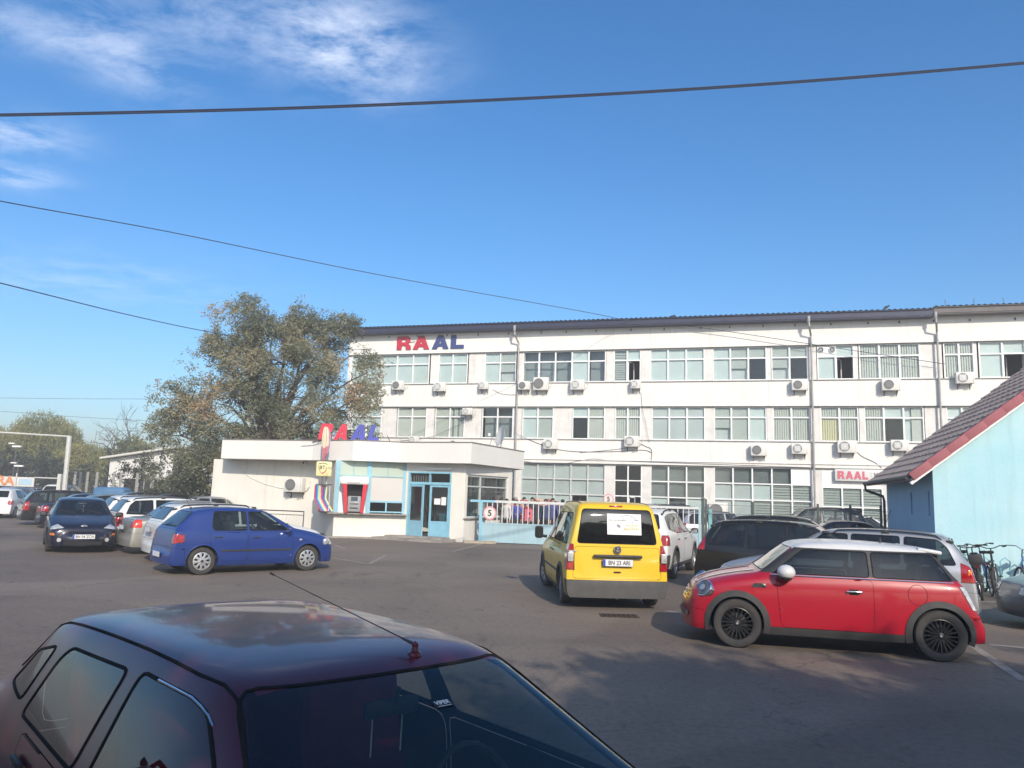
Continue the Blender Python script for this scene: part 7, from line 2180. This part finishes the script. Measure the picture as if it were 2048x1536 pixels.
# rough brown verge behind that fence
VG = mat('dry_grass', (.085, .075, .045), .95, var=.5, vscale=.7, bump=.6, bscale=6)
b = MB(); rsv = np.random.default_rng(3)
N1, N2 = 40, 14
vs = []
for j in range(N2 + 1):
    for i in range(N1 + 1):
        x = -75 + 66 * i / N1; y = 52 + 60 * j / N2 + .25 * (-(x + 30)) * .4
        vs.append((x, y, .05 + (0 if j == 0 else .25 + .35 * mnoise.noise(Vector((x * .3, y * .3, 0)))) + j * .05))
b.add(vs, [(j * (N1 + 1) + i, j * (N1 + 1) + i + 1, (j + 1) * (N1 + 1) + i + 1, (j + 1) * (N1 + 1) + i) for j in range(N2) for i in range(N1)], VG, True)
tag(b.build('verge', fix=False), 'rough dry grass verge beyond the lot', kind='structure')
# white leaning post with top beam
POSTW = mat('white_painted_steel', (.60, .60, .56), .6, var=.2, vscale=5)
q0, q1 = atY(127, 1000, 48), atY(139, 872, 48); q0.z = 0
o = empty('goal_frame_post', (q0.x, q0.y, 0), 0, 'white frame of leaning post and thin beam over the left car row', 'post')
b = MB(); b.tube([(0, 0, 0), (q1.x - q0.x, 0, q1.z)], .14, POSTW, 8); b.build('leaning_post', o)
b = MB(); e = atY(-60, 861, 48); b.tube([(q1.x - q0.x, 0, q1.z - .03), (e.x - q0.x, 0, e.z)], .055, POSTW, 6); e0, e1 = atY(123, 957, 48), atY(70, 955, 48); b.tube([(e0.x - q0.x, 0, e0.z), (e1.x - q0.x, 0, e1.z)], .04, POSTW, 5); b.build('beam', o)
b = MB(); c = atY(121, 948, 48); b.box((c.x - q0.x, 0, c.z / 2), (.22, .2, c.z), POSTW); b.build('short_post', o)
# banner sign, cut by the edge
BANW = mat('banner_white', (.62, .61, .58), .6, var=.08, vscale=2)
BANB = mat('banner_pale_blue', (.40, .55, .66), .6, var=.1, vscale=2)
c0, c1 = atY(-100, 948, 50), atY(69, 955, 50); c2 = atY(69, 974, 50)
bn = empty('banner_sign', (c1.x, c1.y, 0), 0, 'long white banner with orange letters and pale blue panel at the left edge', 'sign')
b = MB(); zt_, zb_ = c1.z, c2.z; zt0 = c0.z
b.add([(c0.x - c1.x, 0, zb_ + .05), (0, 0, zb_), (0, 0, zt_), (c0.x - c1.x, 0, zt_ + .05), (c0.x - c1.x, .06, zb_ + .05), (0, .06, zb_), (0, .06, zt_), (c0.x - c1.x, .06, zt_ + .05)], [(0, 1, 2, 3), (7, 6, 5, 4), (0, 4, 5, 1), (1, 5, 6, 2), (2, 6, 7, 3), (3, 7, 4, 0)], BANW); b.build('panel', bn)
b = MB(); xb = atY(33, 960, 50).x - c1.x; b.box((xb / 2, -.012, (zt_ + zb_) / 2), (-xb - .3, .01, (zt_ - zb_) * .6), BANB); b.box((xb, -.03, (zt_ + zb_) / 2 - .2), (.06, .06, zt_ - zb_ + .9), POSTW); b.build('blue_panel', bn)
lt = text_obj('lettering', 'RA', .80, Matrix.Translation((atY(11, 960, 50).x - c1.x, -.015, (zt_ + zb_) / 2 + .03)), mat('banner_orange', (.62, .22, .08), .5), bn, bold=.025, sx=1.1)
b = MB()
for x in (-.1, -3.2): b.tube([(x, .05, 0), (x, .05, zt_)], .04, POSTW, 6)
b.build('post', bn)
# street lamps among the willows
for i, (px, py, lb) in enumerate(((33, 893, 'upper small white street lamp before the willows'), (37, 932, 'lower small white street lamp before the willows'))):
    q = atY(px, py, 66); o = empty('street_lamp', (q.x, q.y, 0), 0, lb, 'street lamp', 'street lamps before the willows')
    b = MB(); b.tube([(.0, 0, 0), (0, 0, q.z - .3), (-.1, 0, q.z + .1)], .05, GPL, 6); b.build('pole', o)
    b = MB(); b.rbox((.05, 0, q.z), (.75, .3, .16), OPAQ, .06, M=None); b.rbox((-.42, 0, q.z + .25), (.5, .25, .12), OPAQ, .05); b.build('lamp_head', o)

# ------------------------------------------------------------------ bicycles along the blue gable wall
CHR2 = mat('bike_steel', (.35, .36, .37), .35, metal=.8)
def make_bike(loc, rz, frame_m, label, tilt=0.0, hb=0, fork=BPL, steer=0.0, basket=False):
    o = empty('bicycle', loc, rz, label, 'bicycle', 'bicycles leaning by the light blue wall')
    T = Matrix.Rotation(tilt, 4, 'X')
    Rw = .34
    def wheel(cx, st):
        b = MB(); M_ = T @ Matrix.Translation((cx, 0, Rw)) @ Matrix.Rotation(st, 4, 'Z')
        n = 28
        b.tube([M_ @ Vector((Rw * .95 * math.cos(2 * PI * i / n), 0, Rw * .95 * math.sin(2 * PI * i / n))) for i in range(n)], .021, TYRE, 6, closed=True)
        w_ = b.build('wheel', o)
        b = MB(); b.tube([M_ @ Vector((Rw * .87 * math.cos(2 * PI * i / n), 0, Rw * .87 * math.sin(2 * PI * i / n))) for i in range(n)], .009, CHR2, 5, closed=True); b.tube([M_ @ Vector((0, -.05, 0)), M_ @ Vector((0, .05, 0))], .022, CHR2, 6); b.build('rim', w_)
        b = MB()
        for i in range(14):
            a = 2 * PI * i / 14; b.tube([M_ @ Vector((0, .02 * (-1) ** i, 0)), M_ @ Vector((Rw * .86 * math.cos(a), 0, Rw * .86 * math.sin(a)))], .0018, CHR2, 3, cap=False)
        b.build('spokes', w_)
    wheel(-.52, 0); wheel(.55, steer)
    V = lambda x, y, z: T @ Vector((x, y, z))
    b = MB(); sx, hx = -.20, .36
    for a, c, r in (((-.05, .30), (sx, .80), .016), ((sx + .03, .72), (hx, .84), .016), ((-.05, .30), (hx + .02, .76), .018), ((-.52, .34), (-.05, .30), .011), ((-.52, .34), (sx + .03, .74), .010), ((hx - .01, .90), (hx + .03, .72), .020)):
        b.tube([V(a[0], 0, a[1]), V(c[0], 0, c[1])], r, frame_m, 6)
    b.build('frame', o)
    b = MB(); S = Matrix.Translation((.39, 0, .72)) @ Matrix.Rotation(steer, 4, 'Z') @ Matrix.Translation((-.39, 0, -.72))
    for s in (1, -1): b.tube([T @ S @ Vector((.39, s * .05, .72)), T @ S @ Vector((.44, s * .055, .55)), T @ S @ Vector((.55, s * .055, .34))], .014, fork, 6)
    b.build('fork', o)
    b = MB(); w_ = .31
    hp = [(.33, -w_, 1.10), (.37, -w_ * .6, 1.115), (.40, -.08, 1.07), (.36, 0, 1.06), (.40, .08, 1.07), (.37, w_ * .6, 1.115), (.33, w_, 1.10)] if hb == 0 else [(.14, -w_, 1.05), (.24, -w_ * .9, 1.10), (.40, -.14, 1.12), (.38, 0, 1.04), (.40, .14, 1.12), (.24, w_ * .9, 1.10), (.14, w_, 1.05)]
    b.tube([T @ S @ Vector(p) for p in hp], .012, CHR2 if hb else BPL, 6); b.tube([T @ S @ Vector((.36, 0, .88)), T @ S @ Vector((.36, 0, 1.06))], .014, BPL, 6)
    for s in (0, -1): b.tube([T @ S @ Vector(hp[s]), T @ S @ (Vector(hp[s]).lerp(Vector(hp[1 if s == 0 else -2]), .7))], .019, RUB, 6)
    b.build('handlebar', o)
    b = MB(); b.tube([V(sx, 0, .78), V(sx - .03, 0, .93)], .013, CHR2, 6); b.rbox((0, 0, 0), (.26, .15, .06), RUB, .028, M=T @ Matrix.Translation((sx - .03, 0, .95)), seg=3); b.rbox((.12, 0, 0), (.14, .06, .045), RUB, .02, M=T @ Matrix.Translation((sx - .0, 0, .95)), seg=3); b.build('saddle', o)
    b = MB(); M_ = T @ Matrix.Translation((-.05, -.05, .30)); b.lathe([(.09, 0), (.09, .006), (.06, .006)], CHR2, 20, 'Y', M=M_); b.tube([V(-.05, -.07, .30), V(.07, -.08, .19)], .01, CHR2, 5); b.tube([V(-.05, .07, .30), V(-.17, .08, .41)], .01, CHR2, 5); b.rbox((0, 0, 0), (.09, .08, .02), RUB, .006, M=T @ Matrix.Translation((.08, -.13, .19))); b.rbox((0, 0, 0), (.09, .08, .02), RUB, .006, M=T @ Matrix.Translation((-.18, .13, .41))); b.build('crankset', o)
    b = MB(); b.rbox((0, 0, 0), (.03, .08, .06), REDL, .01, M=T @ Matrix.Translation((-.62, 0, .72))); b.box((0, 0, 0), (.34, .12, .012), BPL, M=T @ Matrix.Translation((-.5, 0, .74))); b.tube([V(-.62, 0, .74), V(-.52, 0, .36)], .006, BPL, 4)
    if basket: b.rbox((0, 0, 0), (.30, .26, .2), BPL, .02, M=T @ Matrix.Translation((-.45, 0, .85)))
    b.build('rear_rack', o)
    return o
BF1 = mat('bike_black', (.02, .022, .025), .35, coat=.5); BF2 = mat('bike_dark_green', (.02, .05, .05), .35, coat=.5); BF3 = mat('bike_blue', (.05, .12, .30), .35, coat=.5); BF4 = mat('bike_silver', (.4, .42, .44), .3, metal=.6)
WALLN = -BN
for i, (px, py, dz, fm, lb, hb, st, bk, fk) in enumerate(((1945, 1191, 248, BF1, 'black bicycle with flat handlebar and small red reflector, leftmost in full view', 0, .35, False, BPL), (1962, 1196, 62, BF2, 'dark bicycle with black basket seen from behind, between two others', 0, 0, True, BPL),
        (1996, 1192, 240, BF1, 'black bicycle with wide handlebar next to the curved chrome one', 0, -.2, False, BPL), (2036, 1188, 226, BF3, 'blue bicycle with curved chrome handlebar and white fork at the right edge', 1, .5, False, BF4), (1925, 1184, 255, BF4, 'bicycle mostly hidden behind the tail of the silver estate car', 1, .3, False, BPL), (1978, 1188, 66, BF3, 'bicycle tucked in behind the black ones against the wall', 0, .1, False, BPL))):
    p = G(px, py)
    k = (p - BC).dot(BN)
    if k > -.75: p = p - BN * (k + .75)
    make_bike((p.x, p.y, 0), R(dz), fm, lb, tilt=R(-6 if i % 2 else 6), hb=hb, fork=fk, steer=st, basket=bk)
# turquoise bicycle rack behind them
b = MB(); TQ = mat('rack_turquoise', (.22, .50, .55), .5, var=.2, vscale=6)
for i in range(9):
    x = .45 + i * .42
    b.tube([(x, -.25, 0), (x, -.25, .72), (x + .10, -.25, .80), (x + .2, -.25, .72), (x + .2, -.25, 0)], .014, TQ, 5)
b.tube([(.3, -.25, .12), (4.4, -.25, .12)], .016, TQ, 5)
o = tag(b.build('bicycle_rack'), 'light turquoise bicycle rack of upright loops against the blue wall', 'bicycle rack'); o.location = BC; o.rotation_euler = (0, 0, BYAW)

# ------------------------------------------------------------------ people
SKIN = mat('skin', (.50, .30, .22), .6, var=.1, vscale=20)
HAIRD = mat('dark_hair', (.02, .016, .013), .7); HAIRG = mat('grey_hair', (.35, .33, .31), .8)
_pb = {}
def body_mesh(pose):
    """one continuous skinned figure, 1.75 m tall, facing -y; returns mesh with faces classed by height"""
    if pose in _pb: return _pb[pose]
    J = {}; E = []
    def j(n, x, y, z, r): J[n] = (x, y, z, r)
    j('pel', 0, .0, .95, .135); j('bel', 0, 0, 1.08, .125); j('che', 0, .0, 1.28, .15); j('ster', 0, 0, 1.42, .115); j('nk', 0, .0, 1.50, .055); j('nk2', 0, -.01, 1.555, .052); j('hd', 0, -.015, 1.63, .085); j('hd2', 0, -.01, 1.70, .075)
    st = .06 if pose == 'walk' else 0
    for s, q in ((1, 'l'), (-1, 'r')):
        k = s * (1 if pose == 'walk' else 0)
        j('hip' + q, s * .095, 0, .90, .095); j('kne' + q, s * .10, -.10 * k, .50, .062); j('ank' + q, s * .10, -.17 * k + .03, .09, .042); j('toe' + q, s * .11, -.17 * k - .12, .035, .036)
        j('sh' + q, s * .185, 0, 1.40, .065)
        if pose == 'arms': j('elb' + q, s * .24, -.08, 1.14, .045); j('wr' + q, s * .12, -.26, 1.12, .030)
        else: j('elb' + q, s * .25, .04 - .06 * k, 1.12, .045); j('wr' + q, s * .27, -.03 + .12 * -k, .87, .030)
        w_ = J['wr' + q]
        dz = -.08 if pose != 'arms' else -.01; dy = -.01 if pose != 'arms' else -.08
        j('pal' + q, w_[0], w_[1] + dy, w_[2] + dz, .030)
        for f in range(4): j('f%d%s' % (f, q), w_[0] + (f - 1.5) * .016 * (0 if pose != 'arms' else 1), w_[1] + dy * 2.1 + (f - 1.5) * .018 * (1 if pose != 'arms' else 0), w_[2] + dz * 2.05, .0095); E.append(('pal' + q, 'f%d%s' % (f, q)))
        j('th' + q, w_[0] - s * .02, w_[1] + dy * 1.2 - .045, w_[2] + dz * 1.2, .010); E.append(('pal' + q, 'th' + q))
        E += [('pel', 'hip' + q), ('hip' + q, 'kne' + q), ('kne' + q, 'ank' + q), ('ank' + q, 'toe' + q), ('ster', 'sh' + q), ('sh' + q, 'elb' + q), ('elb' + q, 'wr' + q), ('wr' + q, 'pal' + q)]
    E += [('pel', 'bel'), ('bel', 'che'), ('che', 'ster'), ('ster', 'nk'), ('nk', 'nk2'), ('nk2', 'hd'), ('hd', 'hd2')]
    names = list(J); me = bpy.data.meshes.new('fig')
    me.from_pydata([J[n][:3] for n in names], [(names.index(a), names.index(c)) for a, c in E], [])
    ob = bpy.data.objects.new('fig', me); COL.objects.link(ob)
    md = ob.modifiers.new('skin', 'SKIN'); md.use_smooth_shade = True
    for n, v in zip(names, me.skin_vertices[0].data):
        r = J[n][3]; v.radius = (r * (1.0), r * (1.0)); v.use_root = (n == 'pel')
        if n in ('che', 'bel', 'pel', 'ster'): v.radius = (r * 1.08, r * .82)
    ob.modifiers.new('ss', 'SUBSURF').levels = 1
    dg = bpy.context.evaluated_depsgraph_get()
    m2 = bpy.data.meshes.new_from_object(ob.evaluated_get(dg)); bpy.data.objects.remove(ob)
    _pb[pose] = m2
    return m2
def person(loc, rz, label, top, legs, pose='stand', hair=HAIRD, scale=1.0, cap=None, group='workers gathered behind the gate'):
    me = body_mesh(pose).copy(); me.name = 'person'
    me.materials.clear()
    for m in (top, legs, SKIN, BPL): me.materials.append(m)
    for p in me.polygons:
        c = p.center; p.use_smooth = True
        if c.z > 1.49: i = 2
        elif c.z < .07: i = 3
        elif c.z < .93 and abs(c.x) < .205 and not (pose == 'arms' and c.y < -.2): i = 1
        elif (pose == 'arms' and c.y < -.24) or (pose != 'arms' and c.z < .88 and abs(c.x) > .2): i = 2
        else: i = 0
        p.material_index = i
    o = new_obj('person', me); tag(o, label, 'person', group); o.location = loc; o.rotation_euler = (0, 0, rz); o.scale = (scale,) * 3
    b = MB(); M_ = Matrix.Translation((0, .012, 1.685)) @ Matrix.Diagonal((.088, .100, .088, 1))
    b.lathe([(math.cos(a), math.sin(a)) for a in [(-.35 + (PI / 2 + .35) * k / 7) for k in range(8)]], cap or hair, 14, 'Z', M=M_ @ Matrix.Rotation(-.35, 4, 'X')); b.build('cap' if cap else 'hair', o)
    b = MB(); b.rbox((0, -.108, 1.625), (.022, .03, .04), SKIN, .009); b.build('nose', o)
    b = MB()
    for s in (1, -1): b.rbox((s * .032, -.096, 1.650), (.022, .008, .010), INK, .003)
    b.box((0, -.097, 1.585), (.04, .006, .008), mat('lips', (.35, .12, .10), .6)); b.build('face', o)
    return o
C_ = lambda n, c: mat('cloth_' + n, c, .9, var=.25, vscale=9)
crowd = [(985, 34.2, 'navy', (.05, .07, .16), 'worker in grey blue just behind the number five sign on the gate'), (996, 35.2, 'red', (.40, .05, .07), 'worker with red cap behind the right side of the number five sign'),
 (1011, 33.2, 'white', (.62, .62, .60), 'person in white shirt nearest the gate, leaning, left part of the crowd'), (1019, 35.5, 'red', (.45, .04, .06), 'tall dark-haired worker in red whose head rises above the gate'), (1032, 33.8, 'royal', (.06, .09, .38), 'worker in bright blue left of the pink letter R'),
 (1042, 35.0, 'rose', (.42, .16, .15), 'worker in reddish top beside the pink letter R, left side'), (1053, 34.4, 'maroon', (.28, .04, .06), 'worker in maroon right behind the pink letter R'), (1063, 35.6, 'charc', (.04, .04, .045), 'worker in charcoal just right of the pink letter R'), (1073, 34.0, 'charc', (.04, .04, .045), 'first of three workers in charcoal in the middle of the crowd'),
 (1084, 34.3, 'grey', (.06, .065, .07), 'worker in dark grey overalls in the middle of the crowd'), (1095, 35.0, 'rose', (.42, .16, .15), 'worker in rosy top between dark overalls, right half of the crowd'), (1104, 34.0, 'blue2', (.07, .08, .24), 'worker in violet blue overalls at the right half of the crowd'),
 (1114, 34.6, 'charc', (.04, .04, .045), 'worker in charcoal with light cap left of the van mirror'), (1124, 34.1, 'grey', (.06, .065, .07), 'dark-haired worker in grey just over the van mirror'), (1134, 35.0, 'red', (.40, .05, .07), 'worker in red close to the yellow van roof'), (1146, 34.5, 'navy', (.05, .07, .16), 'worker in navy partly behind the yellow van'), (1030, 37, 'grey', (.06, .065, .07), 'grey-haired worker standing farther back left of the pink R'), (1088, 37, 'red', (.40, .05, .07), 'red-topped worker farthest back in the crowd'),
 (1024, 36.2, 'charc', (.04, .04, .045), 'worker in charcoal between the white shirt and the bright blue one'), (1047, 36.4, 'navy', (.05, .07, .16), 'worker in navy standing behind the rose top near the pink R'), (1068, 36.6, 'maroon', (.28, .04, .06), 'worker in maroon farther back right of the pink R'), (1079, 36.0, 'grey', (.06, .065, .07), 'worker in grey between the charcoal and the dark grey overalls'), (1100, 36.4, 'charc', (.04, .04, .045), 'worker in charcoal behind the violet blue overalls'), (1110, 36.8, 'rose', (.42, .16, .15), 'worker in rose top behind the light cap'), (1090, 33.6, 'navy', (.05, .07, .16), 'worker in navy closest to the gate bars')]
rp = random.Random(4)
caps = [None, mat('cap_red', (.45, .06, .10), .8), None, None, None, mat('cap_red'), mat('cap_red'), None, mat('cap_peach', (.62, .36, .26), .8), mat('cap_peach'), mat('cap_red'), None, mat('cap_red'), None, None, None, None, mat('cap_red')] + [None] * 3 + [mat('cap_peach')] + [None] * 4
for i, (px, Y, n_, c_, lb) in enumerate(crowd):
    q = atY(px, 1060, Y)
    person((q.x, q.y, 0), rp.uniform(-.6, .6) + (PI if i % 5 == 3 else 0), lb, C_(n_, c_), C_('dark_trousers', (.035, .036, .042)), ('stand', 'arms', 'walk')[i % 3], HAIRG if i == 16 else HAIRD, rp.uniform(.94, 1.04), caps[i])
q = onW(1.00, .10, -.35)
person((q.x, q.y, .10), 2.7, 'person in dark jacket walking in through the open gatehouse door', C_('brown_dark', (.055, .045, .042)), C_('dark_trousers', (.035, .036, .042)), 'walk', HAIRD, 1.0, None, None)
q = W[4] + dR * .9 + nR * .9
person((q.x, q.y, .05), 1.9, 'person in white shirt inside the gatehouse side window', C_('white', (.62, .62, .60)), C_('dark_trousers', (.035, .036, .042)), 'stand', HAIRD, .98, None, None)

# ------------------------------------------------------------------ birds on the roof
def bird(px, py, lb, fly=False):
    p = onplane(px, py, BP0 - BN * .5, BN)
    o = empty('bird', p, BYAW + .6, lb, 'bird', 'dark birds on the roof edge')
    BB = mat('bird_black', (.02, .02, .022), .6)
    b = MB(); b.lathe([(.001, -.17), (.04, -.13), (.075, -.03), (.07, .06), (.04, .13), (.04, .15), (.05, .19), (.03, .235), (.001, .25)], BB, 10, 'X', M=Matrix.Translation((0, 0, .12)) @ Matrix.Rotation(-.45, 4, 'Y') @ Matrix.Diagonal((1.1, 1, 1, 1)))
    b.build('body', o)
    b = MB(); b.add([(-.12, .03, .10), (-.12, -.03, .10), (-.34, .04, .02), (-.34, -.04, .02)], [(0, 1, 3, 2)], BB); b.tube([(.25, 0, .23), (.31, 0, .22)], [.012, .002], BB, 4); b.tube([(0, .02, .06), (0, .02, -.04)], .008, BB, 4); b.tube([(0, -.02, .06), (0, -.02, -.04)], .008, BB, 4); b.build('tail_and_legs', o)
bird(1343, 637.5, 'small dark bird sitting on the middle of the long dark blue roof edge'); bird(1772, 619, 'small dark bird near the right end of the dark blue roof')

# ------------------------------------------------------------------ overhead cables
CB = mat('cable_black', (.02, .026, .055), .6)
def cable(pts, r, lb, n=40):
    """smooth curve through the given points (Catmull-Rom)"""
    P = [Vector(p) for p in pts]; P = [P[0] * 2 - P[1]] + P + [P[-1] * 2 - P[-2]]
    out = []
    for i in range(1, len(P) - 2):
        for k in range(n):
            t = k / n
            out.append(.5 * ((2 * P[i]) + (-P[i - 1] + P[i + 1]) * t + (2 * P[i - 1] - 5 * P[i] + 4 * P[i + 1] - P[i + 2]) * t * t + (-P[i - 1] + 3 * P[i] - 3 * P[i + 1] + P[i + 2]) * t ** 3))
    out.append(P[-2])
    b = MB(); b.tube(out, r, CB, 6); return tag(b.build('overhead_cable'), lb, 'cable')
c_ = [atY(-700, 236, 13.2), atY(0, 230, 13.5), atY(700, 212, 13.8), atY(1400, 177, 14), atY(2048, 126, 14.2), atY(2700, 60, 14.4)]
b = MB()
for dz in (.017, -.017):
    q_ = [Vector(p) for p in c_]; q_ = [q_[0] * 2 - q_[1]] + q_ + [q_[-1] * 2 - q_[-2]]; o_ = []
    for i in range(1, len(q_) - 2):
        for k in range(16):
            t = k / 16; o_.append(.5 * (2 * q_[i] + (q_[i + 1] - q_[i - 1]) * t + (2 * q_[i - 1] - 5 * q_[i] + 4 * q_[i + 1] - q_[i + 2]) * t * t + (3 * q_[i] - q_[i - 1] - 3 * q_[i + 1] + q_[i + 2]) * t ** 3) + Vector((0, 0, dz)))
    b.tube(o_, .0145, CB, 6)
tag(b.build('overhead_cable'), 'thick double cable crossing the upper sky from edge to edge', 'cable')
cable([atY(-500, 300, 15), atY(0, 402, 22), atY(350, 466, 28), atY(750, 548, 35), atY(1160, 622, 42), onplane(1260, 641, BP0 - BN * .7, BN), onplane(1400, 655, BP0 - BN * .35, BN), onplane(1700, 700, BP0 - BN * .3, BN), onplane(1890, 728, BP0 - BN * .2, BN)], .018, 'thin cable running down from the upper left to the roof and across the top floor')
cable([atY(-400, 470, 16), atY(0, 566, 22), atY(250, 628, 30), atY(420, 664, 36), atY(600, 692, 41), onplane(740, 698, BP0 - BN * .15, BN), onplane(830, 683, BP0 - BN * .08, BN)], .018, 'thin cable running from the left edge through the big tree to the wall letters')
cable([atY(-200, 795, 90), atY(0, 796, 90), atY(150, 797.5, 88), atY(320, 798, 86)], .02, 'faint upper distant wire over the willows')
cable([atY(-200, 820, 90), atY(0, 823, 90), atY(140, 833, 88), atY(320, 843, 86)], .02, 'faint lower distant wire over the willows')
# loose cables on the facade
def wallcable(pp, r, lb, off=.03):
    return cable([onplane(x, y, BP0 - BN * off, BN) for x, y in pp], r, lb, 8)
wallcable([(800, 882), (860, 874), (900, 858), (945, 836)], .012, 'loose thin cable from the gatehouse roof up to the window side air conditioner')
wallcable([(1030, 866), (1060, 880), (1100, 895), (1150, 903), (1230, 903), (1285, 900), (1303, 905)], .014, 'sagging loose cable on the wall right of the satellite dish')
wallcable([(1280, 887), (1292, 893), (1303, 900), (1302, 925)], .014, 'short loose cable hanging beside the middle air conditioner')
wallcable([(1160, 905), (1200, 902), (1255, 896)], .010, 'thin cable running to the air conditioner with many cables')
wallcable([(985, 779), (1005, 788), (1035, 790)], .010, 'thin cable drooping from the small air conditioner to the downpipe')
wallcable([(1710, 900), (1725, 913), (1750, 925), (1764, 936)], .012, 'thin cable looping down to the entrance board')
wallcable([(1046, 922), (1110, 930), (1180, 918), (1250, 922), (1620, 935)], .010, 'thin cable along the top of the ground floor windows')
wallcable([(1282, 785), (1285, 820), (1292, 850), (1298, 885)], .009, 'thin cable hanging down from the small top floor air conditioner')
clean_rb()

# ------------------------------------------------------------------ light autumn haze in the air
hz = bpy.data.materials.new('thin_haze'); hz.use_nodes = True
nt = hz.node_tree; nt.nodes.clear()
o_ = nt.nodes.new('ShaderNodeOutputMaterial'); v_ = nt.nodes.new('ShaderNodeVolumePrincipled')
v_.inputs['Color'].default_value = (.95, .94, .92, 1); v_.inputs['Density'].default_value = .0028; v_.inputs['Anisotropy'].default_value = .0
nt.links.new(v_.outputs[0], o_.inputs['Volume'])
b = MB(); b.box((0, 250, 8), (830, 930, 18), hz)
tag(b.build('haze'), 'thin pale haze over the car park and the trees', kind='stuff')
